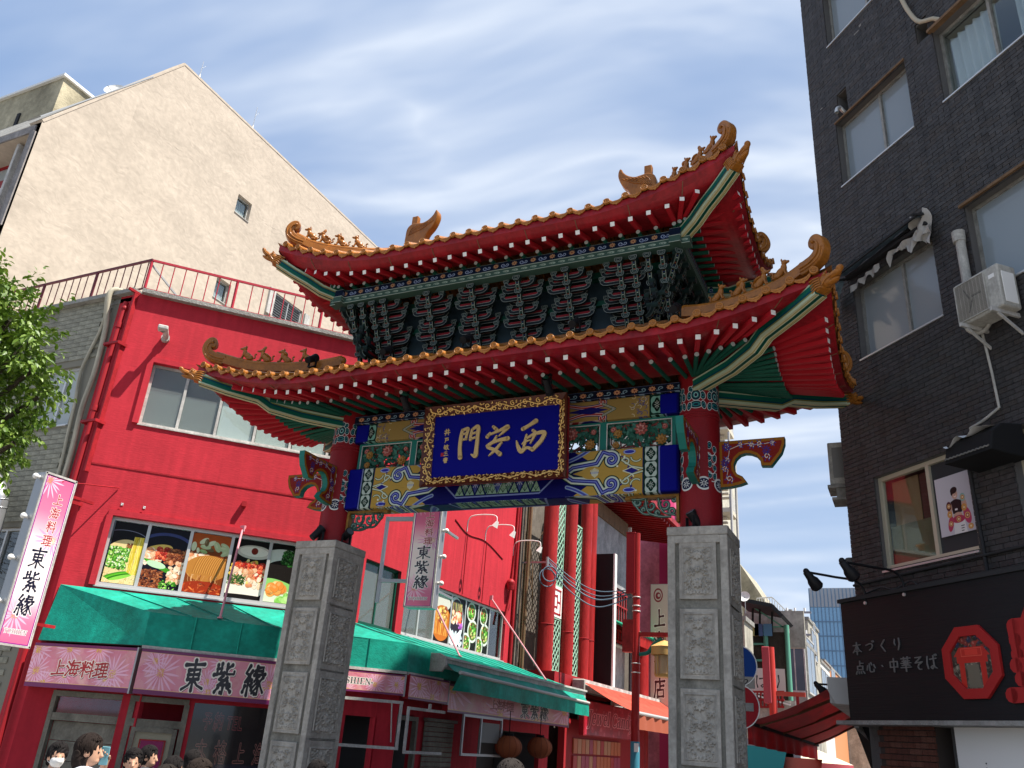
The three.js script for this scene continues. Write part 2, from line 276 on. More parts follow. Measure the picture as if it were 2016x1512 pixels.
// ------------------------------------------------------------ ground
structure('ground', uvM(new THREE.PlaneGeometry(1600, 1600).rotateX(-Math.PI / 2)), M.asphalt);
{ // paved lane through the gate and the pavements in front
  structure('lane_paving', uvM(new THREE.PlaneGeometry(10, 110).rotateX(-Math.PI / 2).translate(-5.3, 0.004, -62)), M.paver);
  structure('forecourt_paving', uvM(new THREE.PlaneGeometry(60, 26).rotateX(-Math.PI / 2).translate(-6, 0.008, 3.2)), std(0.44, 0.41, 0.37, { map: rep(mottleMap, 0.5), bumpMap: rep(grainBump, 1.5), bumpScale: 0.006, roughness: 0.85 }));
}
// ------------------------------------------------------------ the gate
const gateFr = frame(-5.37, 0, -10.83);
const gate = thing('chinese_gate', 'two-tier red Chinese archway with amber tiled roofs on carved grey stone pedestals', 'gate', gateFr);
const rgb = (r, g, b) => [r, g, b];
const RED = rgb(0.42, 0.014, 0.024), GREEN = rgb(0.010, 0.085, 0.055), WHITE = rgb(0.78, 0.76, 0.72), NAVY = rgb(0.010, 0.016, 0.06);
// colour every face of g that satisfies test(normal) with c
function paintFaces(g, base, rules) {
  if (g.index) g = g.toNonIndexed(); tint(g, ...base); const c = g.attributes.color, n = g.attributes.normal, p = g.attributes.position;
  for (let i = 0; i < n.count; i++) for (const [test, col] of rules) if (test(n.getX(i), n.getY(i), n.getZ(i), p.getX(i), p.getY(i), p.getZ(i))) { c.setXYZ(i, ...col); }
  return g;
}
function sweep(path, w, h, up = V(0, 1, 0)) { // square bar along points; uv: x runs 0..1 round bottom, +side, top, -side; y metres
  const P = P3(path), n = P.length, pos = [], uv = [], ring = [];
  let len = 0;
  for (let i = 0; i < n; i++) {
    const t = P[Math.min(n - 1, i + 1)].clone().sub(P[Math.max(0, i - 1)]).normalize(), s = V(0, 0, 0).crossVectors(t, up).normalize(), u = V(0, 0, 0).crossVectors(s, t);
    const W = Array.isArray(w) ? w[i] : w, H = Array.isArray(h) ? h[i] : h; if (i) len += P[i].distanceTo(P[i - 1]);
    ring.push({ l: len, c: [[-1, -1], [1, -1], [1, 1], [-1, 1]].map(([a, b]) => P[i].clone().addScaledVector(s, a * W / 2).addScaledVector(u, b * H / 2)) });
  }
  const Q = [], U = [];
  for (let i = 0; i < n - 1; i++) for (let k = 0; k < 4; k++) { const a = ring[i], b = ring[i + 1], k2 = (k + 1) % 4; Q.push([a.c[k], a.c[k2], b.c[k2], b.c[k]]); U.push([[k / 4, a.l], [(k + 1) / 4, a.l], [(k + 1) / 4, b.l], [k / 4, b.l]]); }
  for (const r of [ring[0], ring[n - 1]]) { Q.push([r.c[0], r.c[1], r.c[2], r.c[3]]); U.push([[0.3, 0], [0.45, 0], [0.45, 0.1], [0.3, 0.1]]); }
  return quads(Q, U);
}
// --- carved relief fields (grey level = height)
function leafCurl(x, cx, cy, r, turn, n, col) { // spiral stem with leaflets
  x.strokeStyle = col; x.lineWidth = r * 0.27; x.lineCap = 'round'; x.beginPath();
  for (let k = 0; k <= 26; k++) { const t = k / 26, a = turn + t * 4.6 * n, q = r * (1 - t * 0.82); k ? x.lineTo(cx + q * Math.cos(a), cy + q * Math.sin(a)) : x.moveTo(cx + q * Math.cos(a), cy + q * Math.sin(a)); } x.stroke();
  x.fillStyle = col; for (let k = 0; k < 5; k++) { const a = turn + k * 0.9 * n, q = r * 1.08; x.save(); x.translate(cx + q * Math.cos(a), cy + q * Math.sin(a)); x.rotate(a + n * 1.0); x.beginPath(); x.ellipse(0, 0, r * 0.40, r * 0.16, 0, 0, 7); x.fill(); x.restore(); }
}
function flowerHead(x, cx, cy, r, col, mid) { x.fillStyle = col; for (let k = 0; k < 8; k++) { const a = k * Math.PI / 4; x.beginPath(); x.ellipse(cx + Math.cos(a) * r * 0.6, cy + Math.sin(a) * r * 0.6, r * 0.44, r * 0.24, a, 0, 7); x.fill(); } x.fillStyle = mid; x.beginPath(); x.arc(cx, cy, r * 0.3, 0, 7); x.fill(); }
function reliefGeo(w, h, nu, nv, depth, draw) {
  const cw = 160, ch = Math.round(160 * h / w), c = canvas(cw, ch, (x) => { x.fillStyle = '#000'; x.fillRect(0, 0, cw, ch); draw(x, cw, ch); });
  const px = c.getContext('2d').getImageData(0, 0, cw, ch).data;
  const H = (u, v) => { let s = 0; for (let a = -1; a <= 1; a++) for (let b = -1; b <= 1; b++) { const i = cl(Math.round(u * (cw - 1)) + a, 0, cw - 1), j = cl(Math.round((1 - v) * (ch - 1)) + b, 0, ch - 1); s += px[(j * cw + i) * 4]; } return s / 9 / 255; };
  return uvM(gridGeo((u, v) => [(u - 0.5) * w, (v - 0.5) * h, depth * H(u, v)], nu, nv));
}
const carve = (full) => (x, W, H) => {
  const g = (v) => `rgb(${v},${v},${v})`;
  x.strokeStyle = g(150); x.lineWidth = W * 0.022; x.strokeRect(W * 0.06, W * 0.06, W * 0.88, H - W * 0.12);
  x.strokeStyle = g(120); x.lineWidth = W * 0.02; x.beginPath(); x.ellipse(W / 2, H * 0.56, W * 0.32, H * 0.36, 0, 0, 7); x.stroke();
  for (const s of [-1, 1]) {
    const X = (t) => W / 2 + s * t * W;
    leafCurl(x, X(0.24), H * 0.16, W * 0.11, s > 0 ? 2 : 1, s, g(210)); leafCurl(x, X(0.30), H * 0.34, W * 0.09, s > 0 ? 0 : 3, -s, g(230));
    leafCurl(x, X(0.26), H * 0.52, W * 0.11, s > 0 ? 1 : 2.4, s, g(200)); leafCurl(x, X(0.30), H * 0.70, W * 0.10, s > 0 ? 4 : 5.4, -s, g(235)); leafCurl(x, X(0.22), H * 0.88, W * 0.12, s > 0 ? 5 : 4.4, s, g(215));
    for (let k = 0; k < (full ? 26 : 16); k++) { const a = rnd(6.3); x.fillStyle = g(130 + rnd(110)); x.save(); x.translate(X(rnd(0.06, 0.38)), H * rnd(0.08, 0.94)); x.rotate(a); x.beginPath(); x.ellipse(0, 0, W * 0.055, W * 0.02, 0, 0, 7); x.fill(); x.restore(); }
  }
  flowerHead(x, W / 2, H * 0.20, W * 0.15, g(240), g(140)); flowerHead(x, W / 2, H * 0.48, W * (full ? 0.16 : 0.10), g(220), g(120)); flowerHead(x, W / 2, H * 0.76, W * 0.15, g(240), g(130));
  for (let k = 0; k < 7; k++) { x.fillStyle = g(170); x.beginPath(); x.ellipse(W * (0.2 + k * 0.1), H * 0.93, W * 0.035, W * 0.06, 0, 0, 7); x.fill(); }
};
// --- stone pedestals
reseed(7);
const PW = 0.767, PD = 0.82, PH = 4.43;
const frontRel = [reliefGeo(0.40, 0.62, 66, 100, 0.028, carve(false)), reliefGeo(0.40, 0.74, 66, 116, 0.028, carve(false))];
const sideRel = [reliefGeo(0.60, 0.76, 84, 106, 0.034, carve(true)), reliefGeo(0.60, 0.84, 84, 114, 0.034, carve(true))];
const levels = [[3.63, 4.335], [2.69, 3.515], [1.745, 2.583], [0.80, 1.635], [0.12, 0.69]];
for (const sx of [-1, 1]) {
  const ped = put(gate, 'stone_pedestal', uvM(merge(
    bx(PW - 0.10, PH, PD - 0.10, 0, PH / 2, 0),
    // corner posts and rails of every face stand proud of the core
    ...[-1, 1].flatMap((a) => [-1, 1].map((b) => rbx(0.10, PH, 0.10, 0.014, a * (PW / 2 - 0.05), PH / 2, b * (PD / 2 - 0.05)))))), M.stone, T4(sx * 2.998, 0, 0));
  put(ped, 'capstone', rbx(PW + 0.012, 0.115, PD + 0.012, 0.014, 0, PH + 0.0575, 0), M.stone);
  put(ped, 'capstone_joint', merge(bx(0.006, 0.10, 0.004, 0.02, PH + 0.06, PD / 2 + 0.007), bx(0.004, 0.10, 0.006, PW / 2 + 0.007, PH + 0.06, -0.08)), M.concrete);
  put(ped, 'plinth', rbx(PW + 0.16, 0.16, PD + 0.16, 0.02, 0, 0.08, 0), M.stone);
  for (const f of [0, 1, 2, 3]) { // front, right, back, left
    const fr = T4(0, 0, 0, 0, f * Math.PI / 2, 0), wide = f % 2 ? PD : PW, dep = (f % 2 ? PW : PD) / 2;
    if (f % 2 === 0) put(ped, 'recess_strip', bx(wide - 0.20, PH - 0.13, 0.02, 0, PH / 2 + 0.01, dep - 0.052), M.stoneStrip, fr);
    put(ped, 'face_rail', rbx(wide - 0.19, 0.10, 0.09, 0.01, 0, PH - 0.05, dep - 0.046), M.stone, fr);
    levels.forEach(([a, b], i) => {
      if (f === 2 || f === 3) { if (i < 3) put(ped, 'carved_panel', rbx(wide - 0.26, b - a, 0.04, 0.01, 0, (a + b) / 2, dep - 0.024), M.stone, fr); return; }
      const h = b - a, cy = (a + b) / 2, wP = f === 0 ? 0.47 : wide - 0.19;
      if (f === 0) put(ped, 'carved_panel', rbx(wP, h, 0.045, 0.008, 0, cy, dep - 0.030), M.stone, fr);
      else { put(ped, 'carved_panel', rbx(wP + 0.10, h + 0.085, 0.03, 0.006, 0, cy, dep - 0.020), M.stone, fr); put(ped, 'joint', bx(wide, 0.006, 0.004, 0, a - 0.052, dep + 0.001), M.concrete, fr); }
      const hR = f === 0 ? 0.04 : 0.03, R = (f === 0 ? frontRel : sideRel)[i === 0 ? 0 : 1];
      const m = fr.clone().multiply(T4(0, cy, f === 0 ? dep - 0.0070 : dep - 0.0045)).multiply(new THREE.Matrix4().makeScale(1, (h - hR * 2) / (f === 0 ? (i ? 0.74 : 0.62) : (i ? 0.84 : 0.76)), 1));
      put(ped, 'carving', R, M.stone, m);
    });
  }
}
// --- columns, painted with flower bands
const colTex = canvasTex(1024, 1024, (x, W, H) => {
  x.fillStyle = '#7d141b'; x.fillRect(0, 0, W, H);
  for (let k = 0; k < 900; k++) { x.fillStyle = `rgba(${90 + rnd(60)},${10 + rnd(14)},${16 + rnd(14)},0.18)`; x.fillRect(rnd(W), rnd(H), 2 + rnd(3), 20 + rnd(120)); }
  const Y = (y) => H * (1 - (y - 4.54) / 2.26), motif = (cx, cy, s, kind) => {
    const blob = (dx, dy, rx, ry, a, c) => { x.fillStyle = c; x.save(); x.translate(cx + dx * s, cy + dy * s); x.rotate(a); x.beginPath(); x.ellipse(0, 0, rx * s, ry * s, 0, 0, 7); x.fill(); x.restore(); };
    const petal = (dx, dy, rx, ry, a) => { blob(dx, dy, rx + 3, ry + 3, a, '#bfc6c4'); blob(dx, dy, rx, ry, a, '#10232f'); blob(dx, dy, rx * 0.7, ry * 0.62, a, '#1f6f74'); blob(dx, dy, rx * 0.4, ry * 0.3, a, '#0c1430'); };
    if (kind === 0) { for (const q of [[-26, -34, 18, 12, 0.6], [26, -34, 18, 12, -0.6], [0, -44, 20, 12, 0], [-38, -6, 14, 18, 0.3], [38, -6, 14, 18, -0.3], [0, -8, 26, 24, 0], [0, 36, 34, 16, 0], [-40, 42, 12, 18, 0.4], [42, 38, 12, 18, -0.4]]) petal(...q); blob(0, -8, 12, 12, 0, '#8fb7b4'); blob(0, -8, 8, 8, 0, '#0c1430'); }
    else if (kind === 1) { for (const q of [[-20, -30, 16, 20, 0.5], [22, -10, 16, 18, -0.7], [-24, 34, 18, 20, -0.3], [20, 40, 16, 20, 0.5]]) petal(...q); x.strokeStyle = '#c9cfcb'; x.lineWidth = 6 * s; x.beginPath(); x.arc(cx - 4 * s, cy - 8 * s, 34 * s, 0.2, 2.6); x.stroke(); x.beginPath(); x.arc(cx + 2 * s, cy + 36 * s, 36 * s, -0.5, 1.9); x.stroke(); }
    else { blob(0, 0, 48, 34, 0, '#c9cfcb'); blob(0, 0, 38, 25, 0, '#141a3c'); x.strokeStyle = '#d8dcd6'; x.lineWidth = 4 * s; for (let k = 0; k < 8; k++) { const a = k * Math.PI / 4; x.beginPath(); x.moveTo(cx + Math.cos(a) * 6 * s, cy + Math.sin(a) * 5 * s); x.lineTo(cx + Math.cos(a) * 27 * s, cy + Math.sin(a) * 19 * s); x.stroke(); } }
  };
  for (let k = 0; k < 6; k++) { const cx = (k + 0.5) * W / 6; motif(cx, Y(6.40), 1.45, 0); }
  for (let k = 0; k < 7; k++) { const cx = (k + 0.25) * W / 7; motif(cx, Y(5.62), 1.15, 1); motif(cx, Y(5.36), 1.05, 1); motif(cx + W / 14, Y(5.16), 1.25, 2); }
});
const colMat = new THREE.MeshPhysicalMaterial({ map: colTex, roughness: 0.45, specularIntensity: 0.3, clearcoat: 0.1, clearcoatRoughness: 0.5, bumpMap: rep(brushBump, 4, 3), bumpScale: 0.003 });
for (const sx of [-1, 1]) {
  const c = put(gate, 'column', cyl(0.275, 0.28, 2.26, 48, true).rotateY(0.6), colMat, T4(sx * 2.97, 4.54 + 1.13, 0));
  put(c, 'collar', new THREE.TorusGeometry(0.281, 0.012, 6, 48).rotateX(Math.PI / 2).translate(0, 0.49, 0), M.lacquer);
  put(c, 'collar', new THREE.TorusGeometry(0.281, 0.010, 6, 48).rotateX(Math.PI / 2).translate(0, 0.44, 0), M.lacquer);
}
// --- painted beams
function spiral(x, cx, cy, r, a0, n, turns = 1.5, tail = []) { x.beginPath(); tail.forEach(([a, b], i) => i ? x.lineTo(a, b) : x.moveTo(a, b)); for (let k = 0; k <= 40; k++) { const t = k / 40, a = a0 + n * t * turns * 2 * Math.PI, q = r * (1 - 0.78 * t); const X = cx + q * Math.cos(a), Yy = cy + q * Math.sin(a); k || tail.length ? x.lineTo(X, Yy) : x.moveTo(X, Yy); } }
const lanes = (x, path, set) => { for (const [w, c] of set) { x.lineWidth = w; x.strokeStyle = c; x.lineJoin = 'round'; x.lineCap = 'round'; path(); x.stroke(); } };
function octFlower(x, cx, cy, rx, ry, outer, inner) { x.fillStyle = outer; x.beginPath(); for (let k = 0; k <= 64; k++) { const a = k / 64 * 2 * Math.PI, q = 1 + 0.13 * Math.cos(4 * a + Math.PI); x.lineTo(cx + rx * q * Math.cos(a), cy + ry * q * Math.sin(a)); } x.fill(); x.fillStyle = inner; x.beginPath(); for (let k = 0; k <= 64; k++) { const a = k / 64 * 2 * Math.PI, q = 0.66 * (1 + 0.15 * Math.cos(4 * a)); x.lineTo(cx + rx * q * Math.cos(a), cy + ry * q * Math.sin(a)); } x.fill(); x.strokeStyle = '#cfd6cc'; x.lineWidth = rx * 0.07; for (let k = 0; k < 8; k++) { const a = k * Math.PI / 4; x.beginPath(); x.moveTo(cx + rx * 0.1 * Math.cos(a), cy + ry * 0.1 * Math.sin(a)); x.lineTo(cx + rx * 0.44 * Math.cos(a), cy + ry * 0.44 * Math.sin(a)); x.stroke(); } }
const OCHRE = '#a4853c', PALE = '#a9b7ad', INK = '#0e2a20', ULTRA = '#0a0a78', DKBLUE = '#05054e';
const worn = (x, W, H, n = 700) => { for (let k = 0; k < n; k++) { const d = rnd() < 0.5; x.fillStyle = d ? `rgba(20,18,14,${rnd(0.10)})` : `rgba(190,180,150,${rnd(0.06)})`; x.fillRect(rnd(W), rnd(H), 2 + rnd(26), 1 + rnd(2.5)); } };
reseed(19);
const lowBeamTex = canvasTex(2048, 256, (x, W, H) => { // 5.4 m x 0.68 m, mirrored halves; s = pixels per metre
  const s = W / 5.4; x.fillStyle = DKBLUE; x.fillRect(0, 0, W, H);
  for (const m of [0, 1]) {
    x.save(); if (m) { x.translate(W, 0); x.scale(-1, 1); }
    const E0 = 0.28 * s, E1 = 0.50 * s, E2 = 1.42 * s; // blue end, lozenge band, ochre field
    x.fillStyle = '#6f78a8'; x.fillRect(E0 - 8, 0, 10, H); x.fillStyle = INK; x.fillRect(E0 + 2, 0, E1 - E0 - 4, H);
    for (let k = 0; k < 3; k++) octFlower(x, (E0 + E1) / 2, H * (k + 0.5) / 3, 34, 44, PALE, INK);
    x.fillStyle = OCHRE; x.beginPath(); x.moveTo(E1, 0); x.lineTo(E2 + 40, 0); x.lineTo(E2 - 90, H / 2 - 40); x.lineTo(E2 + 40, H / 2); x.lineTo(E2 - 90, H / 2 + 40); x.lineTo(E2 + 40, H); x.lineTo(E1, H); x.fill();
    x.fillStyle = '#10104a'; x.fillRect(E1, 0, 3, H);
    // cloud-head with paired curls
    const hx = E2 - 110, set = [[52, INK], [40, '#b4bfae'], [20, '#1c1c6e'], [7, '#6a74b0']];
    lanes(x, () => spiral(x, hx - 66, H * 0.24, 34, -1.2, -1, 1.1, [[E2 + 92, H * 0.5], [E2 + 40, H * 0.36], [hx + 16, H * 0.30], [hx - 20, H * 0.06]]), set);
    lanes(x, () => spiral(x, hx - 66, H * 0.76, 34, 1.2, 1, 1.1, [[E2 + 92, H * 0.5], [E2 + 40, H * 0.64], [hx + 16, H * 0.70], [hx - 20, H * 0.94]]), set);
    x.fillStyle = OCHRE; x.beginPath(); x.ellipse(hx + 40, H / 2, 62, 36, 0, 0, 7); x.fill();
    x.fillStyle = '#20207a'; x.beginPath(); x.ellipse(hx + 26, H / 2, 24, 7, 0, 0, 7); x.fill(); x.strokeStyle = '#c6cbb4'; x.lineWidth = 4; for (let k = -3; k <= 3; k++) { x.beginPath(); x.moveTo(hx + 26 + k * 7, H / 2 - 26 + Math.abs(k) * 4); x.lineTo(hx + 24 + k * 5, H / 2 + 26 - Math.abs(k) * 4); x.stroke(); }
    // lotus sprays
    const f = E1 + 62; for (const v of [-1, 1]) {
      lanes(x, () => spiral(x, f + 30, H / 2 + v * 50, 24, v > 0 ? 0.4 : -0.4, v, 0.9, [[E1 + 4, H / 2 + v * 8], [f, H / 2 + v * 22]]), [[13, INK], [8, '#b9c2a8']]);
      lanes(x, () => { x.beginPath(); x.arc(f - 26, H / 2 + v * 78, 30, v > 0 ? 4.0 : 0.2, v > 0 ? 6.2 : 2.4); }, [[12, INK], [7, '#b9c2a8']]);
      x.fillStyle = '#2a2f8e'; x.beginPath(); x.ellipse(f + 12, H / 2 + v * 104, 34, 15, 0, 0, 7); x.fill(); x.strokeStyle = '#aab4c8'; x.lineWidth = 4; x.beginPath(); x.ellipse(f + 12, H / 2 + v * 104, 30, 11, 0, 0, 7); x.stroke();
      for (let k = 0; k < 6; k++) { x.fillStyle = k % 2 ? '#c9cdb6' : '#23236e'; x.beginPath(); x.ellipse(E1 + 30 + rnd(140), H / 2 + v * (20 + rnd(90)), 5 + rnd(5), 3 + rnd(3), rnd(3), 0, 7); x.fill(); }
    }
    x.fillStyle = '#1c1c70'; x.beginPath(); x.moveTo(f - 40, H / 2); x.lineTo(f, H / 2 - 18); x.lineTo(f + 46, H / 2); x.lineTo(f, H / 2 + 18); x.fill(); x.strokeStyle = '#c6cbb4'; x.lineWidth = 5; x.stroke();
    // pale frets between cloud head and centre field
    lanes(x, () => { x.beginPath(); x.moveTo(E2 - 60, -8); x.quadraticCurveTo(E2 + 10, 40, E2 + 70, 56); }, [[22, '#7f93b0'], [10, '#39408e']]);
    lanes(x, () => { x.beginPath(); x.moveTo(E2 - 60, H + 8); x.quadraticCurveTo(E2 + 10, H - 40, E2 + 70, H - 56); }, [[22, '#7f93b0'], [10, '#39408e']]);
    x.strokeStyle = '#6d78a4'; x.lineWidth = 9; x.beginPath(); x.moveTo(W / 2 + 2, 40); x.lineTo(E2 + 230, 40); x.lineTo(E2 + 130, H * 0.5); x.lineTo(E2 + 230, H - 34); x.lineTo(W / 2 + 2, H - 34); x.stroke();
    const c0 = E2 + 250; for (let i = 0; c0 + i * 66 < W / 2 + 60; i++) for (const r of [0, 1]) { const y0 = H - 118, y1 = H - 44, X = c0 + i * 66; x.fillStyle = r ? (i % 2 ? '#3d4a86' : '#557567') : '#7d9a86'; x.beginPath(); if (r) { x.moveTo(X + 4, y0); x.lineTo(X + 62, y0); x.lineTo(X + 33, y1 - 8); } else { x.moveTo(X - 29, y1); x.lineTo(X + 29, y1); x.lineTo(X, y0 + 8); } x.fill(); x.strokeStyle = '#10281f'; x.lineWidth = 3; x.stroke(); x.strokeStyle = r ? '#c2cbd6' : '#12301f'; x.lineWidth = 3; for (let q = -1; q <= 1; q++) { x.beginPath(); x.moveTo(r ? X + 33 : X, r ? y0 + 6 : y1 - 6); x.lineTo((r ? X + 33 : X) + q * 15, r ? y0 + 30 : y1 - 30); x.stroke(); } }
    x.restore();
  }
  worn(x, W, H);
});
const upBeamTex = canvasTex(2048, 128, (x, W, H) => {
  const s = W / 5.4; x.fillStyle = '#8d7440'; x.fillRect(0, 0, W, H);
  for (const m of [0, 1]) {
    x.save(); if (m) { x.translate(W, 0); x.scale(-1, 1); }
    const E0 = 0.20 * s, E1 = 0.42 * s, T = 1.05 * s; x.fillStyle = DKBLUE; x.fillRect(0, 0, E0, H); x.fillStyle = '#6f78a8'; x.fillRect(E0 - 8, 0, 8, H); x.fillStyle = INK; x.fillRect(E0, 0, E1 - E0, H);
    octFlower(x, (E0 + E1) / 2, H / 2, 36, 56, '#6f9d8f', '#0b1c14');
    for (let k = 0; k < 26; k++) { x.strokeStyle = k % 3 ? '#3a3f80' : '#c2b89a'; x.lineWidth = 3; x.beginPath(); const X = E1 + 10 + rnd(90), Yy = rnd(H); x.arc(X, Yy, 6 + rnd(10), rnd(3), 3 + rnd(3)); x.stroke(); }
    const path = (k) => () => { x.beginPath(); x.moveTo(T + 620, H / 2 + k * 62); x.quadraticCurveTo(T + 300, H / 2 + k * 60, T + 190, H / 2 + k * 34); x.quadraticCurveTo(T + 120, H / 2 + k * 10, T + 20, H / 2 + k * 30); spiralTo(x, T + 26, H / 2 + k * 48, 18, -k); };
    for (const k of [-1, 1]) lanes(x, path(k), [[26, '#14145e'], [17, '#c8a9a0'], [9, '#8e2a26']]);
    x.fillStyle = '#14145e'; x.beginPath(); x.moveTo(T + 240, H / 2); x.lineTo(T + 90, H / 2 - 22); x.lineTo(T - 10, H / 2); x.lineTo(T + 90, H / 2 + 22); x.fill();
    lanes(x, () => { x.beginPath(); x.moveTo(T + 20, H / 2 - 34); x.lineTo(T - 46, H / 2); x.lineTo(T + 20, H / 2 + 34); }, [[16, '#1c3a2c'], [9, '#a9c0ae'], [3, '#7a2320']]);
    for (let k = 0; k < 90; k++) { x.fillStyle = k % 2 ? '#23306a' : '#c0b390'; x.beginPath(); x.arc(T + 250 + rnd(500), H / 2 + rnd(-26, 26), 1.5 + rnd(2.5), 0, 7); x.fill(); }
    x.restore();
  }
  worn(x, W, H, 400);
});
function spiralTo(x, cx, cy, r, n) { for (let k = 0; k <= 20; k++) { const t = k / 20, a = -Math.PI / 2 * n * -1 + n * t * 5.2, q = r * (1 - 0.6 * t); x.lineTo(cx + q * Math.cos(a), cy + q * Math.sin(a)); } }
const bandTex = canvasTex(2048, 64, (x, W, H) => { x.fillStyle = '#0b1226'; x.fillRect(0, 0, W, H); for (let i = 0; i < 21; i++) { const X = (i + 0.5) * W / 21; x.fillStyle = i % 1 ? '#555' : '#b07a58'; flowerHead(x, X, 30, 20, '#c08a66', '#6e2a2a'); lanes(x, () => spiral(x, X + 48, 30, 16, 2, i % 2 ? 1 : -1, 1, [[X + 24, 44]]), [[9, '#1d4550'], [4, '#8fa4b8']]); } x.fillStyle = '#55607a'; x.fillRect(0, 0, W, 3); x.fillRect(0, H - 3, W, 3); worn(x, W, H, 200); });
const painted = (t, o = {}) => new THREE.MeshPhysicalMaterial({ map: t, roughness: 0.55, specularIntensity: 0.2, bumpMap: rep(grainBump, 8, 2), bumpScale: 0.002, ...o });
const uvFront = (g, w, h) => { const p = g.attributes.position, n = g.attributes.normal, uv = g.attributes.uv; g.computeBoundingBox(); const b = g.boundingBox; for (let i = 0; i < p.count; i++) { const back = Math.abs(n.getY(i)) > 0.5; uv.setXY(i, (p.getX(i) - b.min.x) / w, back ? 0.12 + (p.getZ(i) - b.min.z) * 0.4 : (p.getY(i) - b.min.y) / h); } return g; };
put(gate, 'lower_beam', uvFront(rbx(5.46, 0.68, 0.40, 0.03, 0, 5.42, 0), 5.46, 0.68), painted(lowBeamTex));
put(gate, 'upper_beam', uvFront(rbx(5.46, 0.325, 0.36, 0.02, 0, 6.3775, 0), 5.46, 0.325), painted(upBeamTex));
put(gate, 'flower_band', uvFront(bx(5.5, 0.125, 0.44, 0, 6.604, 0), 5.5, 0.125), painted(bandTex));
for (const sx of [-1, 1]) for (const [y, h, d] of [[5.42, 0.66, 0.44], [6.3775, 0.305, 0.40]]) put(gate, 'beam_end_pad', rbx(0.25, h, d, 0.03, sx * 2.585, y, 0), M.blueBoard);
// --- openwork flower panels between the beams
reseed(23);
{
  const pz = 0.02, xs = [-2.66, -1.60, -0.55, 0.55, 1.60, 2.66];
  const petalG = (r) => { const g = new THREE.SphereGeometry(1, 8, 6).scale(r * 0.5, r * 0.24, r * 0.16).translate(r * 0.42, 0, 0); return g; };
  const leafG = (l) => { const g = gridGeo((u, v) => { const w = Math.sin(Math.PI * Math.pow(u, 0.8)) * 0.3 * (1 + 0.3 * Math.sin(u * 19)); return [u * l, (v - 0.5) * 2 * w * l, 0.16 * l * (Math.cos((v - 0.5) * 3) - 0.5) * Math.sin(u * 3)]; }, 8, 4); return g; };
  const colored = (g, c) => { if (g.index) g = g.toNonIndexed(); const n = tint(g, ...c); n.setAttribute('uv', new THREE.Float32BufferAttribute(new Float32Array(n.attributes.position.count * 2), 2)); return n; };
  const bloom = (r, c1, c2) => { const gs = []; [[9, 1, 0], [7, 0.74, 0.35], [5, 0.46, 0.7]].forEach(([n, q, lift], L) => { for (let k = 0; k < n; k++) gs.push(colored(petalG(r * q).rotateY(-0.35 - lift).rotateZ(k / n * 6.283 + L * 0.3).translate(0, 0, lift * r * 0.35), L % 2 ? c2 : c1)); }); return merge(gs); };
  const ROSE = [0.34, 0.09, 0.075], ROSE2 = [0.50, 0.22, 0.19], OCH = [0.30, 0.15, 0.035], OCH2 = [0.40, 0.22, 0.07], LEAF = [0.022, 0.10, 0.07], LEAF2 = [0.05, 0.17, 0.13];
  for (let i = 0; i < 5; i++) {
    const a = xs[i], b = xs[i + 1], w = b - a, cx = (a + b) / 2;
    const panel = put(gate, 'flower_panel', merge(bx(0.05, 0.455, 0.16, a + 0.025, 5.9875, pz), bx(0.05, 0.455, 0.16, b - 0.025, 5.9875, pz), bx(w - 0.1, 0.03, 0.16, cx, 6.20, pz), bx(w - 0.1, 0.02, 0.16, cx, 5.775, pz)), M.teal);
    put(panel, 'pale_bead', merge(bx(0.012, 0.40, 0.012, a + 0.056, 5.985, pz + 0.08), bx(0.012, 0.40, 0.012, b - 0.056, 5.985, pz + 0.08), bx(w - 0.12, 0.012, 0.012, cx, 6.179, pz + 0.08)), M.whitePaint);
    const lv = [], placed = [];
    for (let k = 0; k < 190; k++) { const x = cx + rnd(-0.5, 0.5) * (w - 0.16), t = rnd(), y = 5.80 + 0.37 * Math.pow(t, 0.72), l = rnd(0.07, 0.15); lv.push(colored(leafG(l).rotateY(rnd(-0.6, 0.6)).rotateX(rnd(-0.5, 0.5)).rotateZ(rnd(6.28)).translate(x, y, pz + rnd(-0.05, 0.06)), rnd() < 0.5 ? LEAF : LEAF2)); }
    for (let k = 0; k < 12; k++) lv.push(colored(tube([[cx + rnd(-0.5, 0.5) * (w - 0.12), 5.79, pz], [cx + rnd(-0.45, 0.45) * w, 5.95, pz - 0.03], [cx + rnd(-0.5, 0.5) * (w - 0.12), 6.17, pz]], 0.012, 10, 5), [0.20, 0.05, 0.045]));
    put(panel, 'leaves', merge(lv), M.paint);
    for (const [fx, fy, r, o] of [[0.04, 0.84, 0.12, 0], [-0.33, 0.58, 0.085, 1], [0.35, 0.22, 0.10, 1], [-0.40, 0.9, 0.06, 0], [0.40, 0.88, 0.055, 0], [-0.36, 0.12, 0.07, 1]]) put(panel, 'flower', bloom(r, o ? OCH : ROSE, o ? OCH2 : ROSE2), M.paint, T4(cx + fx * (w - 0.12), 5.80 + fy * 0.37 - (fy > 0.8 ? 0.05 : 0), pz + 0.06, 0, 0, rnd(6)));
  }
}
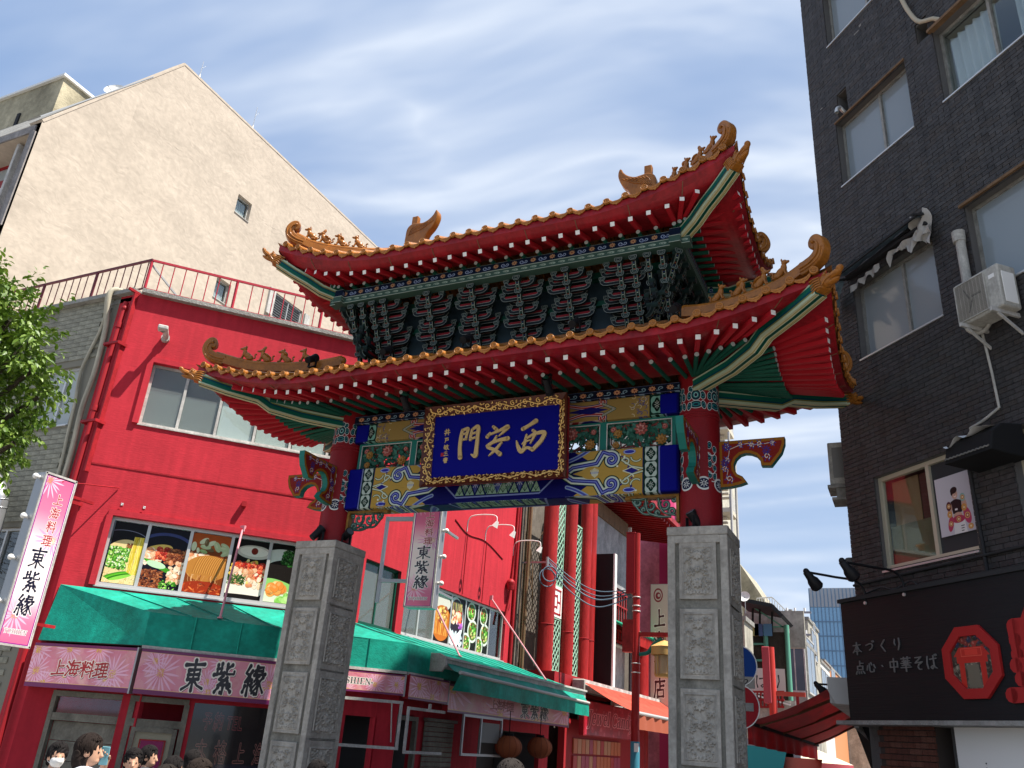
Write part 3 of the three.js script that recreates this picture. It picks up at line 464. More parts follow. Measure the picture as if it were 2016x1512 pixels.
// --- hook-shaped wing boards: outwards and forwards from each column
{
  const Z = [[350, 625], [975, 575], [972, 640], [940, 725], [840, 848], [745, 850], [738, 795], [700, 755], [650, 737], [600, 735], [550, 752], [510, 790], [487, 840], [490, 890], [515, 930], [565, 952], [605, 1005], [540, 1030], [450, 1052], [350, 1064]];
  const pts = Z.map(([a, b]) => [(a - 350) * 0.001374, 5.793 - (b - 625) * 0.00148 + (a - 350) * -0.00012]);
  const sh = poly(pts), tex = canvasTex(512, 384, (x, W, H) => {
    x.fillStyle = '#7a1f17'; x.fillRect(0, 0, W, H); const X = (a) => (a - 350) / 640 * W, Y = (b) => (b - 560) / 520 * H;
    const out = () => { x.beginPath(); Z.forEach(([a, b], i) => i ? x.lineTo(X(a), Y(b)) : x.moveTo(X(a), Y(b))); x.closePath(); };
    x.lineJoin = 'round'; x.strokeStyle = '#8d5a18'; x.lineWidth = 44; out(); x.stroke(); x.strokeStyle = '#1d2b3a'; x.lineWidth = 5; out(); x.stroke();
    x.strokeStyle = '#c4b8ae'; x.lineWidth = 5; x.beginPath(); x.moveTo(X(410), Y(980)); for (const [a, b] of [[430, 900], [400, 840], [440, 760], [450, 700], [540, 660], [620, 640], [700, 650], [790, 640], [880, 620]]) x.lineTo(X(a), Y(b)); x.stroke();
    for (const [a, b, r, n] of [[430, 670, 22, 1], [440, 980, 26, -1], [400, 880, 20, 1], [420, 800, 20, -1], [560, 650, 18, 1], [660, 655, 20, -1], [740, 640, 22, 1], [800, 760, 24, -1], [860, 630, 16, 1]]) { lanes(x, () => spiral(x, X(a), Y(b), r, 1, n, 1.1), [[7, '#c9beb4']]); x.fillStyle = '#3a3f8a'; for (let k = 0; k < 6; k++) { x.beginPath(); x.ellipse(X(a) + Math.cos(k) * r * 1.1, Y(b) + Math.sin(k) * r * 1.1, 10, 4, k, 0, 7); x.fill(); } }
    x.fillStyle = '#2b2f7c'; for (const [a, b] of [[800, 700], [420, 680], [400, 830]]) for (let k = 0; k < 9; k++) { x.beginPath(); x.ellipse(X(a) + Math.cos(k * 0.7) * 20, Y(b) + Math.sin(k * 0.7) * 20, 14, 4, k * 0.7, 0, 7); x.fill(); }
    worn(x, W, H, 200);
  });
  const g = extr(sh, 0.10, 0).translate(0, 0, -0.05), p = g.attributes.position, uv = g.attributes.uv;
  for (let i = 0; i < p.count; i++) uv.setXY(i, p.getX(i) / 0.001374 / 640, 1 - ((5.793 - p.getY(i) - p.getX(i) * 0.087) / 0.00148 + 65) / 520);
  // side faces teal: split groups into two parts
  const split = (k) => { const q = g.clone().toNonIndexed(), gr = g.groups[k], o = new THREE.BufferGeometry(); for (const n of ['position', 'normal', 'uv']) { const a = q.attributes[n]; o.setAttribute(n, new THREE.BufferAttribute(a.array.slice(gr.start * a.itemSize, (gr.start + gr.count) * a.itemSize), a.itemSize)); } return o; };
  const face = split(0), edge = split(1), faceM = painted(tex);
  for (const sx of [-1, 1]) for (const a of [sx > 0 ? 0 : Math.PI, -Math.PI / 2]) { const m = T4(sx * 2.97, 0, 0, 0, a, 0).multiply(T4(0.272, 0, 0)); const w = put(gate, 'wing_board', face, faceM, m); put(w, 'board_edge', edge, M.teal); }
}
// --- scroll brackets under the lower beam
reseed(31);
{
  const scroll = (cx, cy, r, a0, n, turns, rr) => { const p = []; for (let k = 0; k <= 22; k++) { const t = k / 22, a = a0 + n * t * turns * 6.283, q = r * (1 - 0.85 * t); p.push([cx + q * Math.cos(a), cy + q * Math.sin(a), 0.02 * Math.sin(t * 5)]); } return tube(p, rr, 44, 6); };
  const parts = [], pale = [];
  for (const [cx, cy, r, a0, n] of [[-0.20, -0.13, 0.11, 2.4, 1], [-0.40, -0.14, 0.105, 2.2, 1], [-0.58, -0.09, 0.075, 2.4, 1], [-0.10, -0.23, 0.07, 4.2, -1], [-0.30, -0.24, 0.055, 5, -1], [-0.08, -0.07, 0.05, 1, -1], [-0.50, -0.19, 0.05, 4, -1]]) { for (const q of [0, 0.022, 0.044]) (q === 0.022 ? pale : parts).push(scroll(cx, cy, r - q, a0, n, 1.25, 0.010)); }
  for (const [a, b, c] of [[[-0.70, -0.03], [-0.55, -0.05], [-0.44, -0.02]], [[-0.66, -0.07], [-0.50, -0.25], [-0.36, -0.26]], [[-0.40, -0.26], [-0.26, -0.30], [-0.12, -0.30]], [[-0.30, -0.03], [-0.22, -0.24], [-0.06, -0.28]], [[-0.48, -0.03], [-0.42, -0.24], [-0.24, -0.29]]]) { parts.push(tube([[...a, 0], [...b, 0.02], [...c, 0]], 0.018, 14, 6)); pale.push(tube([[...a, 0.016], [...b, 0.036], [...c, 0.016]], 0.006, 14, 5)); }
  const gA = merge(parts.map((g) => uvM(g))), gB = merge(pale.map((g) => uvM(g)));
  const frameG = merge(bx(0.74, 0.035, 0.10, -0.37, -0.0175, 0), bx(0.04, 0.30, 0.10, -0.02, -0.185, 0), rbx(0.09, 0.05, 0.11, 0.02, -0.72, -0.03, 0), rbx(0.05, 0.06, 0.11, 0.02, -0.02, -0.36, 0));
  const ochre = std(0.34, 0.17, 0.03, { roughness: 0.5, map: rep(mottleMap, 2) }), pg = std(0.20, 0.30, 0.25, { roughness: 0.6 }), dg = std(0.035, 0.085, 0.07, { roughness: 0.6 });
  for (const sx of [1, -1]) { const m = T4(sx * 2.70, 5.078, 0.06, 0, sx > 0 ? 0 : Math.PI, 0); const b = put(gate, 'scroll_bracket', frameG, ochre, m); put(b, 'scrollwork', gA, dg); put(b, 'scroll_edging', gB, pg); }
}
// --- name board
{
  const board = sub(gate, 'name_board', T4(0, 5.932, 0.395, 0.07, 0, 0)), w = 2.37, h = 1.26, f = 0.145;
  put(board, 'blue_field', bx(w - 2 * f + 0.02, h - 2 * f + 0.02, 0.05, 0, 0, 0), M.blueBoard);
  put(board, 'back_panel', bx(w - 0.06, h - 0.06, 0.05, 0, 0, -0.06), M.lacquer);
  const brown = std(0.13, 0.025, 0.012, { map: rep(mottleMap, 1.5), roughness: 0.4, clearcoat: 0.2 });
  // mitred frame that leans outwards
  const side = (L, D) => { const a = -L / 2, b = L / 2, i = f; const q = [[a + i, 0, 0.03], [b - i, 0, 0.03], [b, i, 0.12], [a, i, 0.12]], z = (p, d) => [p[0], p[1], p[2] + d]; return uvM(quads([[q[0], q[1], q[2], q[3]], [z(q[3], -0.05), z(q[2], -0.05), z(q[1], -0.05), z(q[0], -0.05)], [q[3], q[2], z(q[2], -0.05), z(q[3], -0.05)], [q[1], q[0], z(q[0], -0.05), z(q[1], -0.05)], [q[0], q[3], z(q[3], -0.05), z(q[0], -0.05)], [q[2], q[1], z(q[1], -0.05), z(q[2], -0.05)]])); };
  const curl = (cx, cy, r, a0, n, rr = 0.009) => { const p = []; for (let k = 0; k <= 14; k++) { const t = k / 14, a = a0 + n * t * 7.2, q = r * (1 - 0.72 * t); p.push([cx + q * Math.cos(a), cy + q * Math.sin(a), 0.008]); } return tube(p, rr, 26, 5); };
  const vine = (L) => { const gs = [], half = L / 2 - 0.09; const wave = (x) => 0.5 * f + 0.030 * Math.sin(x * 15); const n = 40, p = []; for (let k = 0; k <= n; k++) { const X = -half + 2 * half * k / n; p.push([X, wave(X), 0.006]); } gs.push(tube(p, 0.010, 110, 5)); for (let i = 0; i < Math.round(L * 9); i++) { const X = -half + (i + 0.5) * 2 * half / Math.round(L * 9), s = i % 2 ? 1 : -1; gs.push(curl(X, f * 0.5 + s * 0.022, 0.040, s * 1.2 + (X > 0 ? 0 : Math.PI), X > 0 ? s : -s)); for (let k = 0; k < 3; k++) gs.push(new THREE.SphereGeometry(0.013, 6, 5).scale(1.6, 0.8, 0.6).rotateZ(rnd(3)).translate(X + rnd(-0.05, 0.05), f * 0.5 - s * 0.05 + rnd(-0.02, 0.02), 0.008)); } return merge(gs.map((g) => uvM(g))); };
  for (const [k, L] of [[0, w], [1, h], [2, w], [3, h]]) {
    const m = T4(0, 0, 0, 0, 0, -k * Math.PI / 2).multiply(T4(0, (k % 2 ? w : h) / 2 - f, 0)), fr = put(board, 'frame_rail', side(L), brown, m);
    put(board, 'gilt_scroll', vine(L), M.gold, m.clone().multiply(T4(0, 0, 0.032, Math.atan2(0.09, f), 0, 0)));
  }
  // brush-written gilt letters, traced stroke by stroke
  const map = (zx, zy) => { const u = (zx - 235) / (1840 - 235), top = 432 + (270 - 432) * u, bot = 1232 + (1125 - 1232) * u, v = (zy - top) / (bot - top), ul = (zx - (235 - 40 * v)) / (1840 - (235 - 40 * v)); return [(ul - 0.5) * (w - 2 * f), (0.5 - v) * (h - 2 * f)]; };
  const K = (w - 2 * f) / 1605, chars = {
    gate_letter: [[[612, 612, 34], [596, 700, 44], [583, 850, 46], [590, 972, 54]], [[612, 612, 30], [688, 592, 42], [676, 650, 36], [662, 728, 30]], [[610, 668, 22], [664, 652, 26]], [[612, 742, 22], [660, 724, 26]], [[746, 600, 30], [732, 660, 34], [722, 735, 38]], [[746, 600, 28], [820, 562, 46], [818, 700, 44], [806, 850, 48], [790, 950, 52], [738, 932, 14]], [[738, 662, 22], [800, 640, 26]], [[730, 728, 22], [800, 702, 28]]],
    peace_letter: [[[1020, 566, 34], [1062, 604, 46]], [[980, 650, 26], [944, 700, 44]], [[968, 672, 26], [1090, 622, 30], [1210, 566, 50], [1160, 628, 34], [1092, 692, 10]], [[1066, 690, 22], [1030, 760, 36], [952, 828, 40], [1050, 876, 38], [1112, 925, 56]], [[1130, 776, 24], [1062, 862, 36], [972, 948, 14]], [[942, 818, 26], [1080, 752, 36], [1212, 722, 50]]],
    west_letter: [[[1398, 600, 46], [1480, 548, 38], [1560, 492, 54]], [[1322, 756, 14], [1342, 830, 40], [1382, 892, 54], [1452, 846, 30], [1520, 868, 44]], [[1446, 676, 22], [1432, 760, 36], [1412, 846, 26]], [[1440, 730, 22], [1550, 664, 34], [1668, 650, 48], [1636, 740, 46], [1580, 812, 46], [1524, 874, 42]], [[1528, 622, 36], [1556, 650, 38], [1530, 720, 26], [1496, 790, 14]], [[1392, 800, 10], [1426, 770, 24], [1500, 745, 12]]],
  };
  const gilt = std(0.55, 0.38, 0.16, { metalness: 0.35, roughness: 0.5 });
  for (const [n, strokes] of Object.entries(chars)) put(board, n, merge(strokes.map((s, i) => ribbon(s.map(([a, b, q]) => [...map(a, b), q * K * 1.0]), 0.022 + i * 0.0007))), gilt, T4(0, 0, 0.025));
  [...'井戸敏三書'].forEach((ch, i) => put(board, 'signature_letter', charGeo(ch, [0.115, 0.085, 0.095, 0.085, 0.085][i], 13, 0.006), gilt, T4(map(430, 0)[0] + 0.002, map(430, [630, 735, 835, 915, 1000][i])[1], 0.025, 0, 0, 0.08)));
  put(board, 'red_seal', bx(0.05, 0.055, 0.004, map(340, 930)[0], map(340, 930)[1], 0.027), M.redTrim);
}
// --- two hipped roofs with swept corners
reseed(41);
const tileCapG = (() => { // end disc with a raised emblem, facing +z
  const gs = [cyl(0.062, 0.062, 0.022, 20).rotateX(Math.PI / 2).translate(0, 0, 0.0), new THREE.TorusGeometry(0.052, 0.010, 6, 20).translate(0, 0, 0.011), new THREE.TorusGeometry(0.020, 0.006, 5, 12).translate(0, 0.006, 0.012)];
  for (let k = 0; k < 4; k++) gs.push(bx(0.011, 0.026, 0.012, 0, 0.026, 0.012).rotateZ(k * Math.PI / 2 + 0.78)); gs.push(bx(0.05, 0.010, 0.012, 0, -0.022, 0.012)); return merge(gs.map((g) => uvM(g)));
})();
const dripG = (() => { const s = poly([[-0.10, 0.02], [-0.098, -0.012], [-0.07, -0.032], [-0.045, -0.05], [-0.02, -0.054], [0, -0.072], [0.02, -0.054], [0.045, -0.05], [0.07, -0.032], [0.098, -0.012], [0.10, 0.02], [0.05, -0.006], [0, -0.012], [-0.05, -0.006]]); return uvM(merge(extr(s, 0.012, 0.004, 4), tube([[-0.07, -0.012, 0.016], [-0.03, -0.034, 0.016], [0, -0.030, 0.016], [0.03, -0.034, 0.016], [0.07, -0.012, 0.016]], 0.006, 10, 4))); })();
const beastG = (kind) => { // seated ridge animals, facing +x
  const S = (sx, sy, sz, x, y, z, r = 0) => new THREE.SphereGeometry(1, 10, 8).scale(sx, sy, sz).rotateZ(r).translate(x, y, z), gs = [];
  gs.push(S(0.085, 0.055, 0.045, -0.03, 0.075, 0, 0.75), S(0.05, 0.055, 0.045, -0.075, 0.045, 0), S(0.04, 0.07, 0.04, 0.03, 0.125, 0, -0.1));
  for (const s of [-1, 1]) gs.push(bar([0.045, 0.10, s * 0.02], [0.075, 0.0, s * 0.024], 0.013, 6), S(0.026, 0.012, 0.015, 0.085, 0.01, s * 0.024), S(0.045, 0.018, 0.016, -0.05, 0.016, s * 0.035), S(0.012, 0.022, 0.010, 0.02, 0.235, s * 0.022));
  gs.push(S(0.042, 0.038, 0.034, 0.045, 0.20, 0), S(kind === 1 ? 0.05 : 0.032, 0.02, 0.02, 0.09, 0.192, 0), tube([[-0.11, 0.03, 0], [-0.15, 0.06, 0], [-0.14, 0.11, 0], [-0.17, 0.13, 0]], 0.014, 10, 5));
  if (kind === 2) gs.push(S(0.05, 0.03, 0.05, -0.01, 0.17, 0, 0.7)); if (kind === 1) gs.push(S(0.075, 0.02, 0.06, -0.06, 0.12, 0, 0.6), S(0.03, 0.05, 0.01, 0.02, 0.25, 0, 0.5));
  return merge(gs.map((g) => uvM(g)));
};
const beasts = [0, 1, 2].map(beastG);
const finialG = (() => { // upturned scroll in the xy plane (x runs out to the corner), base at origin
  const rim = [[-0.34, 0.02], [-0.20, 0.015], [-0.06, 0.05], [0.03, 0.12], [0.055, 0.20], [0.03, 0.285], [-0.02, 0.33], [-0.085, 0.335], [-0.13, 0.30], [-0.135, 0.25], [-0.105, 0.222], [-0.07, 0.235], [-0.075, 0.262], [-0.06, 0.21], [-0.085, 0.165], [-0.15, 0.135], [-0.25, 0.12], [-0.34, 0.125]];
  const gs = [extr(new THREE.Shape(new THREE.CatmullRomCurve3(rim.map(([a, b]) => V(a, b, 0)), true, 'centripetal').getPoints(70).map((p) => new THREE.Vector2(p.x, p.y))), 0.09, 0.018, 6).translate(0, 0, -0.045)];
  for (const z of [-0.068, 0.068]) gs.push(tube([[-0.34, 0.075, z], [-0.18, 0.075, z], [-0.05, 0.12, z], [-0.01, 0.19, z], [-0.03, 0.26, z], [-0.08, 0.285, z]], 0.013, 22, 6), new THREE.SphereGeometry(0.026, 8, 6).translate(-0.075, 0.28, z), tube([[-0.34, 0.035, z], [-0.16, 0.035, z], [-0.02, 0.075, z], [0.035, 0.17, z]], 0.010, 18, 6));
  return merge(gs.map((g) => uvM(g)));
})();
const dragonG = (() => { // open-jawed head, snout towards +x, neck at origin
  const S = (sx, sy, sz, x, y, z, r = 0) => new THREE.SphereGeometry(1, 14, 10).scale(sx, sy, sz).rotateZ(r).translate(x, y, z), gs = [];
  gs.push(rbx(0.16, 0.17, 0.17, 0.03, 0.03, 0.0, 0), S(0.12, 0.09, 0.085, 0.13, 0.02, 0), S(0.14, 0.042, 0.062, 0.25, 0.015, 0, 0.10), S(0.05, 0.035, 0.05, 0.36, 0.045, 0, 0.5), S(0.10, 0.026, 0.05, 0.22, -0.055, 0, -0.06));
  for (const s of [-1, 1]) { gs.push(S(0.028, 0.024, 0.018, 0.17, 0.055, s * 0.066), S(0.016, 0.016, 0.012, 0.185, 0.057, s * 0.082), S(0.05, 0.014, 0.014, 0.17, 0.085, s * 0.06, 0.3)); for (let k = 0; k < 5; k++) gs.push(tube([[0.10, 0.07 - k * 0.035, s * 0.08], [0.03, 0.085 - k * 0.036, s * 0.098], [-0.05, 0.105 - k * 0.045, s * 0.085]], 0.014, 8, 5)); gs.push(tube([[0.34, 0.03, s * 0.03], [0.28, 0.0, s * 0.058], [0.18, -0.015, s * 0.075], [0.10, -0.05, s * 0.075]], 0.011, 12, 5)); }
  for (let k = 0; k < 4; k++) gs.push(S(0.035, 0.022, 0.02, 0.02 + k * 0.05, 0.10 - k * 0.006, 0, 0.5)); return merge(gs.map((g) => uvM(g)));
})();
const stripeTex = canvasTex(256, 64, (x, W, H) => { // bottom | side | top | side
  const band = (a, b, c) => { x.fillStyle = c; x.fillRect(W * a, 0, W * (b - a) + 1, H); };
  band(0, 1, '#0f5a4c'); band(0, 0.25, '#b9bb9c'); band(0.022, 0.034, '#7e6a2c'); band(0.05, 0.062, '#a98a2f'); band(0.095, 0.155, '#0a4438'); band(0.19, 0.20, '#a98a2f');
  for (const o of [0.25, 0.75]) { band(o, o + 0.05, '#aab79c'); band(o + 0.06, o + 0.075, '#8d7a3a'); band(o + 0.09, o + 0.12, '#0a3f52'); band(o + 0.215, o + 0.25, '#a9b59a'); }
}); stripeTex.wrapT = THREE.RepeatWrapping;
const stripeMat = painted(stripeTex);
const flyMat = M.paint, roundMat = M.paint;
function makeRoof(roof, q) {
  const { Xe, Ze, y0, rise, rx0, rz0, Xi, Zi, yi, Xt, Zt, yt, pw, sag, flare } = q;
  const fx = (x) => Math.pow(cl((Math.abs(x) - rx0) / (Xe - rx0)), pw), fz = (z) => Math.pow(cl((Math.abs(z) - rz0) / (Ze - rz0)), pw);
  // eave point of side k (0 front, 1 right, 2 back, 3 left) at along-eave coordinate s
  const eave = (k, s) => { const sd = k % 2, f = sd ? fz(s) : fx(s), out = (sd ? Xe : Ze) - flare * (1 - f); const y = y0 + rise * f + (sd ? q.sideDrop * (1 - f) : 0); return k === 0 ? V(s, y, out) : k === 1 ? V(out, y, -s) : k === 2 ? V(-s, y, -out) : V(-out, y, s); };
  const inner = (k, s) => { const lim = k % 2 ? Zi : Xi, off = k % 2 ? Xi : Zi, c = cl(s, -lim, lim); return k === 0 ? V(c, yi, off) : k === 1 ? V(off, yi, -c) : k === 2 ? V(-c, yi, -off) : V(-off, yi, c); };
  const half = (k) => k % 2 ? Ze : Xe;
  // soffit: height profile from the wall (f = 0) to the eave edge (f = 1)
  const prof = (f) => q.soff.reduce((r, [a, b], i, A) => { const n = A[i + 1]; return n && f >= a && f <= n[0] ? b + (n[1] - b) * (f - a) / (n[0] - a) : r; }, q.soff.at(-1)[1]);
  const sof = (k, s, f, dy = 0) => { const E = eave(k, s), I = inner(k, s), r = E.y - y0; return V(I.x + (E.x - I.x) * f, y0 + prof(Math.max(f, 0)) + r * Math.pow(Math.max(f, 0), 1.4) + dy, I.z + (E.z - I.z) * f); };
  for (let k = 0; k < 4; k++) {
    const h = half(k);
    put(roof, 'soffit_board', uvM(gridGeo((u, v) => sof(k, (u * 2 - 1) * (h - 0.03), v * 0.985).toArray(), 56, 12)), M.lacquer);
    put(roof, 'eave_fascia', uvM(gridGeo((u, v) => { const p = sof(k, (u * 2 - 1) * (h - 0.03), 0.985); p.y += v * 0.10; return p.toArray(); }, 56, 1)), M.lacquer);
    // thin cover strips where the soffit boards join
    // rafters
    const n = q.nr[k % 2], flyG = [], N = n;
    for (let i = 0; i < N; i++) {
      const s = ((i + 0.5) / N * 2 - 1) * (h - q.rin);
      const a = sof(k, s, q.fl[0], -0.040), b = sof(k, s, k ? Math.max(q.fl[1], 0.94) : q.fl[1], -0.040), c = sof(k, s, q.ro[0], q.roY[0]), d = sof(k, s, q.ro[1], q.roY[1]);
      const L1 = a.distanceTo(b), L2 = c.distanceTo(d);
      const m1 = new THREE.Matrix4().lookAt(b, a, V(0, 1, 0)).setPosition(a), m2 = new THREE.Matrix4().lookAt(d, c, V(0, 1, 0)).setPosition(c);
      put(roof, 'flying_rafter', q.flyG(L1), flyMat, m1); put(roof, 'round_rafter', q.roundG(L2), roundMat, m2);
      if (i % 3 === 1) put(roof, 'board_joint', beam(sof(k, s, q.fl[1] + 0.01, -0.004).toArray(), sof(k, s, 0.98, -0.004).toArray(), 0.010, 0.006), M.wood);
    }
    // tiled slope
    const ring = k % 2 ? Zt : Xt, off = k % 2 ? Xt : Zt, lim = k % 2 ? Ze : Xe, out = k % 2 ? Xe : Ze, other = k % 2 ? Xe : Ze;
    const surf = (s, t) => { // t 0 at eave, 1 at the hip or the top ring
      const E = eave(k, s), kk = cl((lim - Math.abs(s)) / (lim - ring)), d = t * kk, o0 = (k % 2 ? Math.abs(E.x) : Math.abs(E.z)), o = o0 + (off - out) * d - (o0 - out) * d * 0; const y = E.y + 0.02 + (yt - E.y) * d - sag * d * (1 - d);
      return k === 0 ? V(s, y, o) : k === 1 ? V(o, y, -s) : k === 2 ? V(-s, y, -o) : V(-o, y, s);
    };
    put(roof, 'tile_bed', uvM(gridGeo((u, v) => { const p = surf((u * 2 - 1) * lim, v); p.y -= 0.015; return p.toArray(); }, 60, 10)), M.tileDeck);
    const nt = q.nt[k % 2];
    for (let i = 0; i < nt; i++) {
      const s = ((i + 0.5) / nt * 2 - 1) * (lim - 0.06), P = []; for (let j = 0; j <= 6; j++) P.push(surf(s, j / 6));
      const len = P[0].distanceTo(P[6]); const dir = P[1].clone().sub(P[0]).normalize();
      if (len > 0.12) put(roof, 'tile_row', (() => { const g = new THREE.TubeGeometry(new THREE.CatmullRomCurve3(P), Math.max(4, Math.round(len / 0.12)), 0.049, 9, false); return uvM(g); })(), M.tile);
      const e = P[0].clone().addScaledVector(dir, -0.02), yaw = k * Math.PI / 2, tilt = Math.asin(cl(dir.y, -1, 1)) * 0.5;
      put(roof, 'tile_cap', tileCapG, M.tile, T4(e.x, e.y + 0.006, e.z, -tilt, yaw, 0).multiply(new THREE.Matrix4().makeScale(0.86, 0.86, 1)));
      if (i < nt - 1) { const s2 = ((i + 1) / nt * 2 - 1) * (lim - 0.06), a = surf(s2, 0), b = surf(s2 + 0.02, 0).sub(surf(s2 - 0.02, 0)); put(roof, 'drip_tile', dripG, M.tile, T4(a.x, a.y - 0.022, a.z, 0.12, yaw, 0).multiply(T4(0, 0, 0.004, 0, 0, Math.atan2(b.y, 0.04)))); }
    }
  }
  // hips: corner beams, dragon heads, ridges, finials, ridge beasts
  for (const [sx, sz] of [[1, 1], [1, -1], [-1, 1], [-1, -1]]) {
    const X = (p) => [p[0] * sx, p[1], p[2] * sz];
    put(roof, 'corner_beam', sweep(q.hipBeam.map(X), q.hipW, q.hipH), stripeMat);
    const e = V(...X(q.hipBeam.at(-1))), e0 = V(...X(q.hipBeam.at(-2))), d = e.clone().sub(e0), yaw = Math.atan2(-d.z, d.x);
    put(roof, 'dragon_head', dragonG, M.glaze, T4(e.x, e.y + 0.02, e.z, 0, yaw, 0).multiply(T4(0, 0, 0, 0, 0, Math.atan2(d.y, Math.hypot(d.x, d.z)))).multiply(new THREE.Matrix4().makeScale(0.95, 0.95, 0.95)));
    const R = new THREE.CatmullRomCurve3(q.ridge.map((p) => V(...X(p))), false, 'centripetal'), pts = R.getPoints(20);
    const ridge = put(roof, 'hip_ridge', uvM(merge(sweep(pts, 0.15, 0.10), sweep(pts.map((p) => V(p.x, p.y + 0.062, p.z)), 0.11, 0.03), new THREE.TubeGeometry(new THREE.CatmullRomCurve3(pts.map((p) => V(p.x, p.y + 0.10, p.z))), 24, 0.048, 10), new THREE.SphereGeometry(0.075, 12, 8).translate(pts[20].x, pts[20].y + 0.05, pts[20].z))), q.ridgeMat);
    const t0 = V(...X(q.ridge[0])), t1 = V(...X(q.ridge[1])), dd = t0.clone().sub(t1), yw = Math.atan2(-dd.z, dd.x);
    put(roof, 'ridge_finial', finialG, M.glaze, T4(t0.x, t0.y - 0.05, t0.z, 0, yw, 0).multiply(T4(0.19, 0, 0, 0, 0, Math.atan2(dd.y, Math.hypot(dd.x, dd.z)) * 0.8)).multiply(new THREE.Matrix4().makeScale(0.95, 1.22, 1.15)));
    for (let i = 0; i < 4; i++) { const p = R.getPoint(q.beast[0] + i * q.beast[1]), tn = R.getTangent(q.beast[0] + i * q.beast[1]); put(roof, 'ridge_beast', beasts[[0, 1, 2, 0][i]], q.ridgeMat, T4(p.x, p.y + 0.138, p.z, 0, Math.atan2(tn.z, -tn.x), 0)); }
  }
  return { eave, sof };
}
const mkFly = () => { const cache = {}; return (L) => { const k = L.toFixed(2); return cache[k] ??= uvM2(paintFaces(new THREE.BoxGeometry(0.064, 0.064, +k).translate(0, 0, +k / 2), RED, [[(a, b, c) => c > 0.9, WHITE]])); }; };
const mkRound = () => { const cache = {}; return (L) => { const k = L.toFixed(2); return cache[k] ??= uvM2(paintFaces(merge(cyl(0.031, 0.031, +k, 12, true).rotateX(Math.PI / 2).translate(0, 0, +k / 2), new THREE.CircleGeometry(0.031, 12).translate(0, 0, +k)), GREEN, [[(a, b, c, x, y, z) => c > 0.9 && Math.hypot(x, y) < 0.032, [0.34, 0.37, 0.36]]])); }; };
const uvM2 = (g) => g;
const lowerRoof = sub(gate, 'lower_roof');
makeRoof(lowerRoof, {
  Xe: 4.96, Ze: 1.80, y0: 6.80, rise: 0.43, rx0: 2.8, rz0: 0.25, pw: 1.6, sideDrop: 0.02, flare: 0.06, Xi: 2.95, Zi: 0.18, yi: 6.8, Xt: 2.75, Zt: 0.42, yt: 7.42, sag: 0.10,
  soff: [[0, 0.0], [0.55, -0.06], [0.89, -0.165], [1, -0.12]], fl: [0.50, 0.89], ro: [0.02, 0.60], roY: [-0.07, -0.125], nr: [35, 14], nt: [35, 13], rin: 0.42, flyG: mkFly(), roundG: mkRound(),
  hipBeam: [[2.95, 6.57, 0.16], [3.55, 6.62, 0.62], [3.92, 6.68, 0.98], [4.08, 6.80, 1.12], [4.45, 6.86, 1.46], [4.80, 6.95, 1.76]], hipW: 0.18, hipH: 0.17,
  ridge: [[4.74, 7.37, 1.62], [4.35, 7.30, 1.34], [4.0, 7.29, 1.16], [3.6, 7.33, 0.95], [3.2, 7.42, 0.74], [2.92, 7.52, 0.60]], beast: [0.20, 0.155], ridgeMat: M.glaze,
});
const upperRoof = sub(gate, 'upper_roof');
makeRoof(upperRoof, {
  Xe: 3.92, Ze: 1.60, y0: 8.93, rise: 0.58, rx0: 1.6, rz0: 0.35, pw: 1.9, sideDrop: 0.06, flare: 0.05, Xi: 2.9, Zi: 0.80, yi: 8.9, Xt: 2.15, Zt: 0.03, yt: 9.88, sag: 0.16,
  soff: [[0, -0.03], [0.3, -0.075], [0.81, -0.225], [1, -0.115]], fl: [0.18, 0.81], ro: [-0.35, 0.32], roY: [-0.10, -0.125], nr: [27, 13], nt: [28, 12], rin: 0.36, flyG: mkFly(), roundG: mkRound(),
  hipBeam: [[2.90, 8.62, 0.80], [3.22, 8.72, 1.08], [3.40, 8.84, 1.22], [3.62, 8.96, 1.38], [3.84, 9.10, 1.55]], hipW: 0.17, hipH: 0.16,
  ridge: [[3.70, 9.64, 1.42], [3.45, 9.53, 1.25], [3.1, 9.50, 1.02], [2.75, 9.56, 0.72], [2.45, 9.68, 0.42], [2.2, 9.86, 0.12]], beast: [0.16, 0.13], ridgeMat: M.glaze,
});
